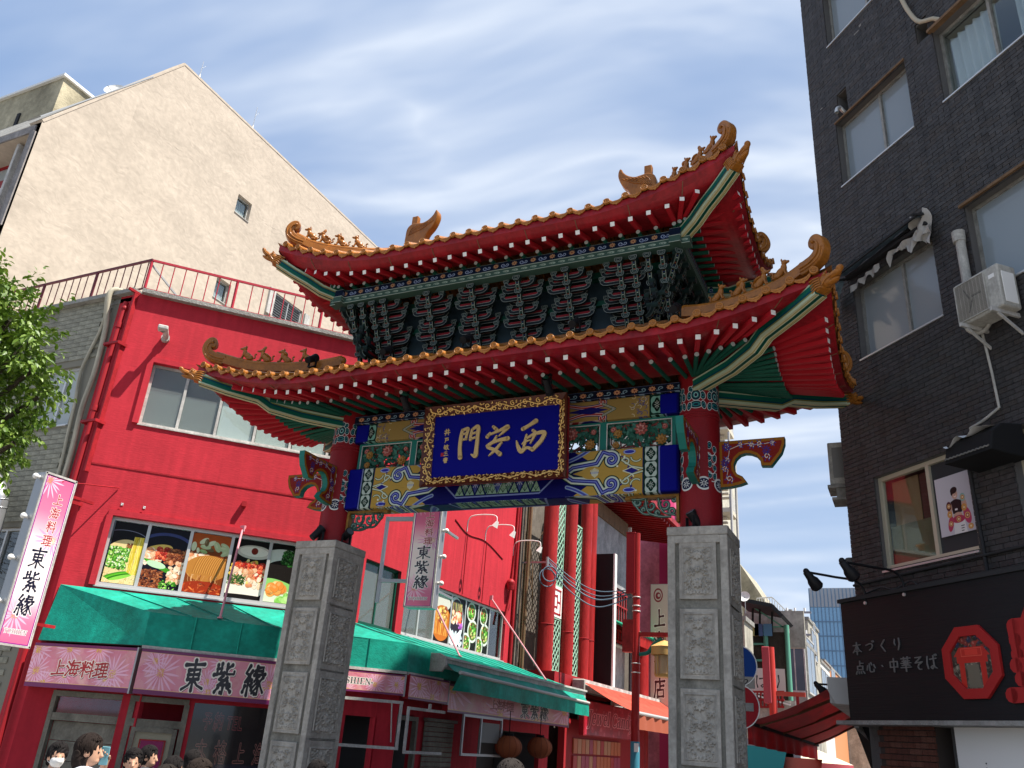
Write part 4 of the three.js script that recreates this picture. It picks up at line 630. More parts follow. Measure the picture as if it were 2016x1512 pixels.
{ // main ridge with fish-tailed end ornaments
  put(upperRoof, 'main_ridge', merge(rbx(4.3, 0.20, 0.16, 0.02, 0, 9.94, 0), tube([[-2.1, 10.06, 0], [0, 10.05, 0], [2.1, 10.06, 0]], 0.06, 12, 10)), M.glaze);
  const rim = [[0.20, 0], [0.22, 0.20], [0.20, 0.34], [0.12, 0.40], [0.0, 0.39], [-0.10, 0.38], [-0.22, 0.43], [-0.31, 0.52], [-0.34, 0.58], [-0.36, 0.50], [-0.34, 0.40], [-0.28, 0.28], [-0.20, 0.19], [-0.16, 0.10], [-0.15, 0]];
  const body = extr(new THREE.Shape(new THREE.CatmullRomCurve3(rim.map(([a, b]) => V(a, b, 0)), true, 'centripetal').getPoints(60).map((p) => new THREE.Vector2(p.x, p.y))), 0.10, 0.02, 6).translate(0, 0, -0.05), ribs = [];
  for (let k = 0; k < 8; k++) for (const z of [-0.072, 0.072]) ribs.push(tube([[0.17 - k * 0.03, 0.18 + k * 0.010, z], [0.13 - k * 0.04, 0.30, z], [0.08 - k * 0.055, 0.355 + k * 0.006, z]], 0.010, 8, 5));
  ribs.push(new THREE.SphereGeometry(0.03, 8, 6).translate(0.08, 0.13, 0.07), tube([[0.18, 0.05, 0.07], [0.05, 0.09, 0.075], [-0.1, 0.05, 0.07]], 0.014, 8, 5), rbx(0.12, 0.22, 0.09, 0.012, 0.10, 0.47, 0).rotateZ(0));
  const g = uvM(merge(body, ribs));
  for (const s of [-1, 1]) put(upperRoof, 'ridge_ornament', g, M.glaze, T4(s * 2.12, 10.08, 0, 0, s > 0 ? 0 : Math.PI, 0).multiply(new THREE.Matrix4().makeScale(1.05, 1.08, 1.1)));
}
// --- bracket zone between the roofs
{
  const zone = sub(gate, 'bracket_storey');
  put(zone, 'core_wall', merge(bx(4.9, 1.15, 0.62, 0, 7.95, 0)), std(0.018, 0.034, 0.044));
  put(zone, 'core_beam', merge(bx(5.2, 0.10, 0.90, 0, 8.50, 0), bx(5.0, 0.08, 0.74, 0, 8.05, 0)), M.dkgreen);
  put(zone, 'base_ridge', merge(rbx(5.5, 0.10, 1.0, 0.02, 0, 7.44, 0), rbx(5.3, 0.10, 0.86, 0.02, 0, 7.53, 0)), M.tileDeck);
  const topTex = canvasTex(1024, 64, (x, W, H) => { x.fillStyle = '#0d1b33'; x.fillRect(0, 0, W, H); for (let i = 0; i < 16; i++) { const X = (i + 0.5) * W / 16; if (i % 2) flowerHead(x, X, 30, 19, '#b08a68', '#7c3a30'); else { lanes(x, () => spiral(x, X - 12, 32, 17, 1, 1, 1), [[9, '#1f3f86'], [4, '#a9b8c6']]); lanes(x, () => spiral(x, X + 14, 32, 15, 3, -1, 1), [[8, '#1f3f86'], [4, '#a9b8c6']]); } } x.fillStyle = '#7d8a88'; x.fillRect(0, 0, W, 3); x.fillRect(0, H - 4, W, 4); });
  const lowTex = canvasTex(1024, 64, (x, W, H) => { x.fillStyle = '#3f5a52'; x.fillRect(0, 0, W, H); for (let i = 0; i < 20; i++) { const X = (i + 0.5) * W / 20; x.fillStyle = '#93a79b'; x.beginPath(); x.ellipse(X, 32, 20, 13, 0.1, 0, 7); x.fill(); x.strokeStyle = '#2d4a42'; x.lineWidth = 3; x.stroke(); x.beginPath(); x.ellipse(X - 4, 34, 9, 6, 0.1, 0, 7); x.stroke(); } x.fillStyle = '#a9b5a9'; x.fillRect(0, 0, W, 5); x.fillRect(0, H - 5, W, 5); });
  topTex.wrapS = lowTex.wrapS = THREE.RepeatWrapping; const mt = painted(rep(topTex, 2.4, 1)), ml = painted(rep(lowTex, 2.0, 1));
  for (const s of [-1, 1]) {
    put(zone, 'ring_beam', uvFront(bx(6.1, 0.13, 0.16, 0, 8.655, s * 0.86), 6.1, 0.13), mt); put(zone, 'ring_beam', uvFront(bx(6.2, 0.11, 0.17, 0, 8.5345, s * 0.86), 6.2, 0.11), ml);
    put(zone, 'ring_beam', uvFront(bx(2.0, 0.13, 0.16, 0, 8.655, 0), 2.0, 0.13), mt, T4(s * 2.90, 0.001, 0, 0, Math.PI / 2, 0)); put(zone, 'ring_beam', uvFront(bx(2.04, 0.11, 0.165, 0, 8.5335, 0), 2.04, 0.11), ml, T4(s * 2.90, 0, 0, 0, Math.PI / 2, 0));
  }
  // one arm: curved bar, front face with pale borders; block on its tip
  const armTex = canvasTex(64, 256, (x, W, H) => { x.fillStyle = '#0b1512'; x.fillRect(0, 0, W, H); x.fillStyle = '#7f877c'; for (const q of [0, 0.75]) { x.fillRect(W * q, 0, 2, H); } x.fillRect(0.5, 0, 2.5, H); x.fillRect(W * 0.25 - 3, 0, 2.5, H); for (let i = 0; i < 8; i++) { x.fillStyle = ['#1c4a40', '#7c3b2a', '#20305e', '#8fa094'][i % 4]; x.fillRect(5, i * 32 + 4, 6, 16); } x.fillStyle = '#4d544e'; for (const o of [0.27, 0.47, 0.77, 0.97]) x.fillRect(W * o, 0, 1.5, H); });
  armTex.wrapT = THREE.RepeatWrapping; const armM = painted(armTex);
  const arc = []; for (let k = 0; k <= 8; k++) { const t = k / 8 * 1.35; arc.push([0, 0.20 * (1 - Math.cos(t)) * 1.0 + 0.0 + t * 0.035, 0.125 * Math.sin(t)]); }
  const armG = (() => { const g = sweep(arc, 0.062, 0.075, V(0, 1, 0)); const uv = g.attributes.uv; for (let i = 0; i < uv.count; i++) uv.setY(i, uv.getY(i) * 3.6); return g; })();
  const outline = (pts, w, z) => { const L = [...pts, pts[0]], q = []; for (let i = 0; i < L.length - 1; i++) { const [a, b] = L[i], [c, d] = L[i + 1], l = Math.hypot(c - a, d - b), nx = -(d - b) / l * w, ny = (c - a) / l * w; q.push([[a, b, z], [c, d, z], [c + nx, d + ny, z], [a + nx, b + ny, z]]); } return tint(quads(q), 0.22, 0.25, 0.23); };
  const blockPts = [[-0.055, 0.065], [0.055, 0.065], [0.052, 0.03], [0.036, 0], [-0.036, 0], [-0.052, 0.03]];
  const blockG = merge(tint(extr(poly(blockPts), 0.095).translate(0, 0, -0.0475), 0.008, 0.022, 0.020), outline(blockPts, 0.006, 0.0495), outline([[-0.03, 0.05], [0.03, 0.05], [0.022, 0.018], [-0.022, 0.018]], 0.005, 0.0495));
  const cross = (w, red) => { // boat-shaped cross arm
    const p = [[-w, 0.085], [-w + 0.055, 0.085], [-w + 0.062, 0.055], [-w + 0.10, 0.042], [w - 0.10, 0.042], [w - 0.062, 0.055], [w - 0.055, 0.085], [w, 0.085], [w - 0.012, 0.045], [w - 0.05, 0.012], [w - 0.10, 0], [-w + 0.10, 0], [-w + 0.05, 0.012], [-w + 0.012, 0.045]];
    const gs = [tint(extr(poly(p), 0.055).translate(0, 0, -0.0275), 0.008, 0.014, 0.018), outline(p, 0.006, 0.0295)];
    for (const s of [-1, 1]) gs.push(blockG.clone().scale(0.82, 0.85, 0.8).translate(s * (w - 0.03), 0.088, 0));
    gs.push(tint(bx(2 * w - 0.14, 0.045, 0.05, 0, 0.07, -0.008), 0.17, 0.010, 0.016)); return merge(gs);
  };
  const crossS = cross(0.25), crossL = cross(0.345);
  const tiers = 5, dy = 0.178, dz = 0.098, by = 7.56, bz = 0.36;
  const setAt = (m, crossOn, diag = 1) => {
    const s = sub(zone, 'bracket_set', m);
    for (let i = 0; i < tiers; i++) {
      const y = by + i * dy, z = (bz + i * dz) * diag;
      put(s, 'bracket_arm', armG, armM, T4(0, y - 0.035, z - 0.02).multiply(new THREE.Matrix4().makeScale(1, 0.80, diag * 0.9)));
      put(s, 'bearing_block', blockG, M.paint, T4(0, y + dy - 0.075, z + dz * diag - 0.012 + 0.03));
      if (crossOn && i < 5) put(s, 'cross_arm', i % 2 ? crossL : crossS, M.paint, T4(0, y + 0.045, z + 0.02));
      if (crossOn && i > 0 && i < 5) put(s, 'cross_arm', i % 2 ? crossS : crossL, M.paint, T4(0, y + 0.03, z - 0.11));
    }
  };
  for (const s of [0, 1]) {
    const R = (x) => T4(0, 0, 0, 0, s * Math.PI, 0).multiply(T4(x, 0, 0));
    for (const x of [-1.2, -0.4, 0.4, 1.2]) setAt(R(x), true);
    for (const x of [-2.04, 2.04]) setAt(R(x), true);
    for (const x of [-2.68, -2.47, -2.26, 2.26, 2.47, 2.68]) setAt(R(x), false);
    const S = (z) => T4(0, 0, 0, 0, (s ? -1 : 1) * Math.PI / 2, 0).multiply(T4(z, 0, 2.05));
    for (const z of [-0.42, 0, 0.42]) setAt(S(z), true); for (const z of [-0.66, 0.66]) setAt(S(z), false);
  }
  for (const [sx, sz] of [[1, 1], [1, -1], [-1, 1], [-1, -1]]) setAt(T4(sx * 2.05, 0, 0, 0, Math.atan2(sx, sz), 0), false, 1.38);
}
// ------------------------------------------------------------ restaurant on the corner
const P0 = V(-14.06, 0, -10.42), RF = frame(P0.x, 0, P0.z, 46.6), SF = frame(-10.6, 0, -14.09, 90), AF = frame(P0.x, 0, P0.z, 0); // chamfered front, street side, avenue side
const onF = (f, x, y, z) => V(x, y, z).applyMatrix4(f);
const red = thing('restaurant_building', 'three-storey red stucco restaurant with roof railing behind the gate\'s far pillar', 'building', frame(P0.x, 0, P0.z));
const tileGrey = std(0.40, 0.385, 0.30, { map: rep(mottleMap, 0.9), roughness: 0.6 }), jointGrey = std(0.20, 0.19, 0.155, { roughness: 0.9 });
// window: frame bars, panes, room behind; x0..x1 split at xs
function windowIn(bld, fr, x0, x1, y0, y1, xs, o = {}) {
  const t = o.t ?? 0.05, rec = o.rec ?? 0.12, W = put(bld, 'window', merge(bx(x1 - x0, t, 0.07, (x0 + x1) / 2, y1 - t / 2, -rec), bx(x1 - x0, t * 1.3, 0.09, (x0 + x1) / 2, y0 + t * 0.65, -rec), bx(t, y1 - y0 - 2.3 * t, 0.07, x0 + t / 2, (y0 + y1) / 2 + 0.15 * t, -rec), bx(t, y1 - y0 - 2.3 * t, 0.07, x1 - t / 2, (y0 + y1) / 2 + 0.15 * t, -rec), ...xs.map((q) => bx(o.m ?? t, y1 - y0 - 2.3 * t, 0.06, q, (y0 + y1) / 2 + 0.15 * t, -rec + 0.004))), o.frame ?? M.alu, I4, fr);
  const edges = [x0, ...xs, x1];
  for (let i = 0; i < edges.length - 1; i++) put(W, 'pane', bx(edges[i + 1] - edges[i] - t * 0.5, y1 - y0 - 2.3 * t, 0.006, (edges[i] + edges[i + 1]) / 2, (y0 + y1) / 2 + 0.15 * t, -rec + (i % 2 ? -0.012 : 0.006)), o.pane?.(i) ?? M.glass, I4, fr);
  if (o.sill !== false) put(W, 'sill', bx(x1 - x0 + 0.02, 0.025, rec + 0.03, (x0 + x1) / 2, y0 - 0.011, -rec / 2 + 0.015), o.sillM ?? o.frame ?? M.alu, I4, fr);
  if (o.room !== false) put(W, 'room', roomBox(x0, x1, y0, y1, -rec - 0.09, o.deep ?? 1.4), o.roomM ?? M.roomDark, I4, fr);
  return W;
}
const FW = 5.03, roofY = 9.98;
put(red, 'front_wall', wallSlab(0, FW, 0, roofY, [[0.62, 4.80, 7.17, 8.51], [0.60, 4.80, 3.98, 5.29]]), M.redWall, I4, RF);
put(red, 'street_wall', wallSlab(0, 8.6, 0, roofY, [[0.9, 2.35, 3.93, 5.29], [2.62, 8.1, 3.93, 5.27]]), M.redWall, I4, SF);
put(red, 'avenue_wall', wallSlab(-5.2, -0.52, 0, roofY, [[-2.18, -1.06, 7.12, 8.46], [-2.6, -1.35, 3.4, 5.04]]), jointGrey, T4(0, 0, -0.012), AF);
put(red, 'red_strip', bx(0.52, roofY, 0.16, -0.26, roofY / 2, -0.08), M.redWall, I4, AF);
put(red, 'far_wall', bx(0.2, roofY, 9.2, 0, roofY / 2, -4.9), M.concrete, I4, frame(-10.7, 0, -22.69, 90));
put(red, 'back_wall', bx(0.2, roofY, 12, -5.1, roofY / 2, -6.1), M.beige, I4, AF);
{ // roof deck and coping follow the outline
  const A = [[-19.26, -10.42], [-14.06, -10.42], [-10.6, -14.08], [-10.6, -22.69], [-19.26, -22.69]], s = poly(A.map(([x, z]) => [x + 14.06, -(z + 10.42)]));
  put(red, 'roof_deck', uvM(extr(s, 0.1).rotateX(-Math.PI / 2).translate(0, roofY - 0.15, 0)), M.concrete);
  const cop = (a, b) => beam([a[0], roofY + 0.045, a[1]], [b[0], roofY + 0.045, b[1]], 0.26, 0.09).translate(14.06, 0, 10.42);
  put(red, 'coping', cop(A[0], [-14.10, -10.42]), M.concrete); put(red, 'coping', cop([-14.02, -10.46], [-10.56, -14.12]), M.concrete); put(red, 'coping', cop([-10.6, -14.2], A[3]), M.concrete);
}
// relief lines and hoods of the front
put(red, 'groove', bx(FW, 0.03, 0.012, FW / 2, 6.235, 0.006), M.redTrim, I4, RF);
for (const [y0, y1, top] of [[7.17, 8.51, false], [3.98, 5.29, true]]) {
  put(red, 'window_surround', merge(bx(4.36, 0.11, 0.06, 2.71, y1 + 0.055, 0.03), bx(0.11, y1 - y0, 0.06, 0.563, (y0 + y1) / 2, 0.03), bx(0.11, y1 - y0, 0.06, 4.857, (y0 + y1) / 2, 0.03)), M.redWall, I4, RF);
}
const meshGlass = (() => { // wired glass: fine diagonal wire print over clear glass
  const t = canvasTex(256, 256, (x, W, H) => { x.fillStyle = '#dfe6e4'; x.fillRect(0, 0, W, H); x.strokeStyle = '#6a7072'; x.lineWidth = 1.4; for (let i = -16; i < 32; i++) { x.beginPath(); x.moveTo(i * 16, 0); x.lineTo(i * 16 + W, H); x.stroke(); x.beginPath(); x.moveTo(i * 16, 0); x.lineTo(i * 16 - W, H); x.stroke(); } }); t.wrapS = t.wrapT = THREE.RepeatWrapping; t.repeat.set(2.6, 2.6);
  return new THREE.MeshPhysicalMaterial({ map: t, transmission: 0.85, thickness: 0, roughness: 0.06, side: THREE.DoubleSide });
})();
const up = windowIn(red, RF, 0.62, 4.80, 7.17, 8.51, [1.34, 2.08, 2.86, 3.62, 4.42], { frame: M.whitePaint, pane: (i) => i < 2 ? meshGlass : M.glass, t: 0.055, roomM: M.roomPale });
put(up, 'privacy_film', merge(bx(0.66, 0.74, 0.004, 0.98, 7.60, -0.145), bx(0.68, 0.72, 0.004, 1.71, 7.59, -0.150), bx(0.70, 1.0, 0.004, 2.47, 7.72, -0.145), bx(0.68, 1.05, 0.004, 3.24, 7.74, -0.150), bx(0.70, 1.05, 0.004, 4.02, 7.75, -0.145)), std(0.62, 0.66, 0.62, { roughness: 0.8 }), I4, RF);
put(up, 'shopping_bag', bx(0.24, 0.30, 0.10, 1.86, 7.40, -0.22), M.blackMatt, I4, RF); put(up, 'shopping_bag', bx(0.10, 0.27, 0.12, 2.02, 7.38, -0.24), M.teal, I4, RF);
put(up, 'bag_handle', new THREE.TorusGeometry(0.055, 0.006, 5, 16, Math.PI), M.rubber, T4(1.86, 7.55, -0.22), RF);
// dishes printed on film in the second-floor windows
reseed(77);
const bl = (x, c, X, Y, rx, ry, a = 0) => { x.fillStyle = c; x.beginPath(); x.ellipse(X, Y, rx, ry, a, 0, 7); x.fill(); };
const speck = (x, n, X0, X1, Y0, Y1, cols, r0, r1, f = 1) => { for (let k = 0; k < n; k++) { const X = rnd(X0, X1), Y = rnd(Y0, Y1), r = rnd(r0, r1) * 0.8, q = r * f, a = rnd(3); bl(x, 'rgba(20,8,4,0.35)', X + 1.5, Y + 2.5, r, q, a); bl(x, cols[Math.floor(rnd(cols.length))], X, Y, r, q, a); bl(x, 'rgba(255,245,220,0.25)', X - r * 0.2, Y - q * 0.35, r * 0.5, q * 0.35, a); } };
const strands = (x, n, X, Y, w, h, cols) => { for (let k = 0; k < n; k++) { x.strokeStyle = cols[k % cols.length]; x.lineWidth = rnd(2, 5); x.beginPath(); const a = X + rnd(w); x.moveTo(a, Y); x.bezierCurveTo(a + rnd(-20, 20), Y + h * 0.3, a + rnd(-30, 30), Y + h * 0.7, a + rnd(-20, 20), Y + h); x.stroke(); } };
const GREENS = ['#3f8f1e', '#5fb52a', '#2c7015', '#86c94a', '#a9d96c', '#1d5a12'], REDS = ['#b3261a', '#d8452a', '#e86a45', '#8f1a12'], MEAT = ['#6e2f18', '#8c4322', '#5a2412', '#a45a30'], SHRIMP = ['#e8b48c', '#f0caa6', '#d98a5e', '#f6dcc4'];
const dish = [
  (x, W, H) => { bl(x, '#0c0c12', W / 2, H / 2, W, H); bl(x, '#e2cd92', W * 0.5, H * 0.74, W * 0.75, H * 0.46); speck(x, 260, 0, W, H * 0.45, H, ['#e8d79e', '#d4b871', '#f0e4bb'], 3, 10, 0.3); speck(x, 160, W * 0.5, W * 0.8, H * 0.34, H * 0.48, ['#8a4a22', '#a9642f', '#5f2f14'], 4, 9); strands(x, 60, W * 0.68, H * 0.22, W * 0.3, H * 0.62, ['#e5cf4e', '#d3b833', '#f2e17a', '#c4a82c']); speck(x, 300, 0, W * 0.62, H * 0.42, H * 0.76, GREENS, 6, 15); speck(x, 60, 0, W * 0.6, H * 0.42, H * 0.75, ['#c8e7a0', '#e4f4ce'], 4, 9); for (let k = 0; k < 4; k++) bl(x, GREENS[k], W * 0.35 + k * 14, H * 0.86 + k * 6, W * 0.34, 13, -0.3); x.strokeStyle = '#8a90a8'; x.lineWidth = 4; x.beginPath(); x.ellipse(W * 0.4, H * 0.28, W * 0.7, H * 0.15, 0, 3.3, 6.1); x.stroke(); },
  (x, W, H) => { bl(x, '#0d0f1c', W / 2, H / 2, W, H); x.strokeStyle = '#3a4478'; x.lineWidth = 22; x.beginPath(); x.ellipse(W * 0.5, H * 0.30, W * 0.62, H * 0.2, 0, 3.1, 6.2); x.stroke(); bl(x, '#e2bd62', W * 0.3, H * 0.38, W * 0.36, H * 0.09, -0.3); speck(x, 90, 0, W * 0.4, H * 0.38, H * 0.6, SHRIMP, 12, 30, 0.6); speck(x, 120, W * 0.28, W * 0.62, H * 0.33, H * 0.52, REDS, 8, 18); speck(x, 160, W * 0.55, W, H * 0.34, H * 0.58, MEAT, 10, 24, 0.5); for (let k = 0; k < 7; k++) bl(x, GREENS[k % 6], W * 0.38 + k * 16, H * 0.64 + k * 7, W * 0.42, 15, 0.4); bl(x, '#bfe6b8', W * 0.32, H * 0.62, W * 0.25, 24, 0.2); speck(x, 200, 0, W * 0.5, H * 0.72, H, MEAT, 8, 22, 0.4); speck(x, 60, W * 0.66, W, H * 0.55, H * 0.9, SHRIMP, 12, 26, 0.7); speck(x, 40, W * 0.5, W * 0.9, H * 0.86, H, GREENS, 8, 18, 0.4); },
  (x, W, H) => { bl(x, '#7c3a12', W / 2, H / 2, W, H); bl(x, '#b0521c', W * 0.5, H * 0.12, W * 0.6, H * 0.16); speck(x, 14, 0, W, H * 0.12, H * 0.36, ['#b9c89a', '#8fae6c', '#d6ddb8', '#6e5a38'], 24, 60, 0.5); speck(x, 60, 0, W * 0.5, H * 0.36, H * 0.5, SHRIMP, 16, 34, 0.6); bl(x, '#b87a34', W * 0.52, H * 0.58, W * 0.56, H * 0.22, -0.1); for (let k = 0; k < 26; k++) { x.strokeStyle = k % 2 ? '#d79a4c' : '#9c5f22'; x.lineWidth = 3; x.beginPath(); x.ellipse(W * 0.25 + k * W * 0.028, H * 0.58, W * 0.06, H * 0.2, 0.2, 2.6, 5.2); x.stroke(); } strands(x, 18, W * 0.05, H * 0.7, W * 0.8, H * 0.14, ['#c98a50', '#8c4a20', '#e2b07a']); bl(x, '#9a2f10', W * 0.5, H * 0.92, W * 0.6, H * 0.12); speck(x, 30, 0, W, H * 0.84, H, ['#b84a1c', '#7c240c', '#d96a2c'], 10, 34, 0.25); },
  (x, W, H) => { bl(x, '#100c0a', W / 2, H / 2, W, H); bl(x, '#cfcabd', W * 0.62, H * 0.20, W * 0.5, H * 0.12); bl(x, '#ece7da', W * 0.6, H * 0.19, W * 0.4, H * 0.085); bl(x, '#7a2416', W * 0.62, H * 0.18, 24, 26); bl(x, '#e9e3d4', W * 0.45, H * 0.82, W * 0.6, H * 0.2); speck(x, 70, W * 0.08, W, H * 0.36, H * 0.72, ['#e8cf6a', '#f0e09a', '#d9b84a'], 16, 40, 0.6); speck(x, 120, W * 0.15, W, H * 0.4, H * 0.66, REDS, 12, 28, 0.6); speck(x, 60, W * 0.1, W, H * 0.5, H * 0.78, SHRIMP, 16, 34, 0.7); speck(x, 70, 0, W * 0.5, H * 0.62, H * 0.76, ['#2e5a20', '#17360f', '#4a7a2c'], 8, 22, 0.3); bl(x, '#15110f', W * 0.5, H * 0.99, W, H * 0.06); },
  (x, W, H) => { bl(x, '#0f0c0a', W / 2, H / 2, W, H); bl(x, '#d6d6cf', W * 0.4, H * 0.24, W * 0.6, H * 0.16); bl(x, '#1a1512', W * 0.6, H * 0.46, W * 0.7, H * 0.2); speck(x, 120, W * 0.35, W, H * 0.1, H * 0.34, ['#1c4a1a', '#12330f', '#2e6a26'], 10, 22); bl(x, '#8fc96a', W * 0.5, H * 0.78, W * 0.7, H * 0.14, 0.3); bl(x, '#d6e6c2', W * 0.5, H * 0.92, W * 0.8, H * 0.12); speck(x, 26, W * 0.1, W * 0.6, H * 0.7, H * 0.84, ['#e8a050', '#e88a3a', '#f2c07a'], 26, 46); speck(x, 16, W * 0.4, W, H * 0.86, H, ['#a6d67a', '#7fbf52'], 26, 50); },
  (x, W, H) => { bl(x, '#1d120c', W / 2, H / 2, W, H); bl(x, '#c4c2b8', W * 0.5, H * 0.2, W * 0.5, H * 0.16); bl(x, '#b8641e', W * 0.5, H * 0.62, W * 0.62, H * 0.36); strands(x, 50, W * 0.05, H * 0.36, W * 0.9, H * 0.5, ['#d98f3a', '#e8ae54', '#a85a1c']); speck(x, 50, W * 0.2, W * 0.8, H * 0.3, H * 0.6, ['#e8c878', '#c8a04a', '#8a3c1a'], 14, 34, 0.7); },
  (x, W, H) => { bl(x, '#101014', W / 2, H / 2, W, H); bl(x, '#dfe3e6', W * 0.3, H * 0.5, W * 0.66, H * 0.5); bl(x, '#2c2430', W * 0.4, H * 0.4, W * 0.5, H * 0.36); strands(x, 30, W * 0.1, H * 0.1, W * 0.7, H * 0.4, ['#c9c47a', '#8fae4a', '#d98a5a']); speck(x, 60, W * 0.1, W * 0.8, H * 0.3, H * 0.54, [...REDS, ...SHRIMP], 12, 28); speck(x, 10, W * 0.5, W * 0.9, H * 0.5, H * 0.62, ['#7a2a8a', '#b25ac0'], 14, 24); speck(x, 16, W * 0.2, W, H * 0.74, H, ['#e4ecf2', '#c6d4de'], 30, 50, 0.6); },
  (x, W, H) => { bl(x, '#12160e', W / 2, H / 2, W, H); for (const [a, b, r] of [[0.5, 0.2, 0.36], [0.7, 0.6, 0.42], [0.2, 0.9, 0.4]]) { bl(x, '#cfd8cc', W * a, H * b, W * r, W * r); bl(x, '#5a6a2c', W * a, H * b, W * r * 0.8, W * r * 0.8); speck(x, 50, W * (a - r * 0.6), W * (a + r * 0.6), H * b - W * r * 0.6, H * b + W * r * 0.6, [...GREENS, ...MEAT, '#e8d090'], 8, 20); } },
];
const foodTex = dish.map((d) => canvasTex(256, 440, (x, W, H) => { d(x, W, H); for (let k = 0; k < 900; k++) { x.fillStyle = `rgba(${rnd() < 0.5 ? '255,250,235' : '20,10,6'},${rnd(0.12)})`; x.fillRect(rnd(W), rnd(H), 1 + rnd(3), 1 + rnd(3)); } }));
const foodMat = foodTex.map((t) => new THREE.MeshPhysicalMaterial({ map: t, roughness: 0.4, specularIntensity: 0.35 }));
const plainUV = (w, h) => new THREE.PlaneGeometry(w, h);
const fx = [0.66, 1.30, 2.085, 2.87, 3.62, 4.36, 4.76];
const fw = windowIn(red, RF, 0.60, 4.80, 3.98, 5.29, fx.slice(1, 6), { t: 0.06, room: false });
for (let i = 0; i < 6; i++) { const a = fx[i] + 0.03, b = fx[i + 1] - 0.03; put(fw, 'dish_photograph', plainUV(b - a, 1.15), foodMat[i % 5], T4((a + b) / 2, 4.645, -0.108 + (i % 2 ? -0.018 : 0)), RF); }
const sw1 = windowIn(red, SF, 0.9, 2.35, 3.93, 5.29, [1.6], { frame: M.dkgreen, pane: () => meshGlass });
const sx = [2.66, 3.45, 4.20, 5.02, 5.80, 6.55, 7.25, 8.06];
const sw2 = windowIn(red, SF, 2.62, 8.1, 3.93, 5.27, sx.slice(1, 7), { pane: (i) => i < 2 ? meshGlass : M.glass, t: 0.055 });
for (let i = 2; i < 5; i++) put(sw2, 'dish_photograph', plainUV(sx[i + 1] - sx[i] - 0.05, 1.2), foodMat[3 + i], T4((sx[i] + sx[i + 1]) / 2, 4.61, -0.106), SF);
put(sw2, 'dish_photograph', plainUV(0.64, 1.2), foodMat[7], T4(6.9, 4.61, -0.104), SF);
// hanging charms seen through the wired panes
for (const [a, y] of [[1.15, 4.75], [1.9, 4.6], [1.95, 4.9], [3.0, 4.6]]) put(sw1, 'hanging_charm', merge(bar([a, y + 0.35, -0.35], [a, y - 0.3, -0.35], 0.008, 5), new THREE.SphereGeometry(0.05, 8, 6).translate(a, y, -0.35)), M.salmonCloth, I4, SF);
windowIn(red, AF, -2.18, -1.06, 7.12, 8.46, [-1.62], { roomM: M.roomPale, pane: () => M.frosted });
windowIn(red, AF, -2.6, -1.35, 3.4, 5.04, [-2.0], {});
// avenue wall cladding: long glazed tiles, each row laid in half bond
reseed(91);
{
  const rowH = 0.105, w = 0.44, g0 = new THREE.BoxGeometry(w - 0.008, rowH - 0.009, 0.02), list = [];
  for (let j = 0; j * rowH < 10 - rowH; j++) for (let i = -12; i < 0; i++) {
    const y = j * rowH + rowH / 2, x = i * w - 0.52 + (j % 2 ? w / 2 : 0) + 0.001; if (x + w / 2 > -0.52 || x < -5.1) continue;
    const hit = (a, b, c, d) => x + w / 2 > a && x - w / 2 < b && y + rowH / 2 > c && y - rowH / 2 < d; if (hit(-2.24, -1.0, 7.06, 8.52) || hit(-2.66, -1.29, 3.34, 5.10)) continue; list.push([x, y]);
  }
  const near = list.map((p) => [Math.abs(p[1] - 6.4) + Math.abs(p[0] + 1.4) * 1.2, p]).sort((a, b) => a[0] - b[0]).map((q) => q[1]);
  const vari = [0, 1, 2].map((k) => { const m = tileGrey.clone(); m.color.multiplyScalar([1, 0.93, 1.06][k]); return m; });
  near.slice(0, 290).forEach(([x, y]) => put(red, 'wall_tile', g0, vari[Math.floor(rnd(3))], T4(x, y, -0.004 + rnd(0.004)), AF));
  const rest = put(red, 'wall_tiles', merge(near.slice(290).map(([x, y]) => uvM(g0.clone().translate(x, y, rnd(0.004) - 0.004)))), tileGrey, I4, AF); rest.userData.kind = 'stuff';
}
// pipes, cables and fins by the corner
put(red, 'drain_pipe', merge(tube([[-0.20, 9.75, 0.09], [-0.20, 9.2, 0.11], [-0.20, 5, 0.11], [-0.20, 0.1, 0.11]], 0.055, 60, 10), new THREE.SphereGeometry(0.075, 10, 8).translate(-0.20, 9.60, 0.10), cyl(0.07, 0.07, 0.12, 12).translate(-0.20, 7.35, 0.11), cyl(0.07, 0.07, 0.12, 12).translate(-0.20, 9.2, 0.11), cyl(0.07, 0.07, 0.10, 12).translate(-0.20, 5.2, 0.11)), M.redTrim, I4, AF);
put(red, 'cable_rail', merge(bx(0.05, 3.9, 0.10, -0.02, 8.0, 0.05), bx(0.05, 0.05, 0.30, -0.02, 9.98, 0.10)), M.redTrim, I4, AF);
for (const y of [8.75, 7.05, 5.4]) put(red, 'pipe_bracket', merge(bx(0.42, 0.05, 0.05, -0.16, y, 0.19), bx(0.05, 0.06, 0.22, 0.03, y, 0.09), bx(0.05, 0.06, 0.22, -0.35, y, 0.09)), M.redTrim, I4, AF);
const cableM = std(0.62, 0.57, 0.44, { roughness: 0.7, map: rep(mottleMap, 2) });
put(red, 'wrapped_cable', tube([[-0.72, 10.2, -0.1], [-0.74, 10.06, 0.16], [-0.78, 9.4, 0.06], [-1.02, 8.3, 0.06], [-0.92, 7.6, 0.06], [-0.85, 6.9, 0.06], [-0.80, 6.2, 0.05], [-0.80, 4.4, 0.05]], 0.035, 80, 8), cableM, I4, AF);
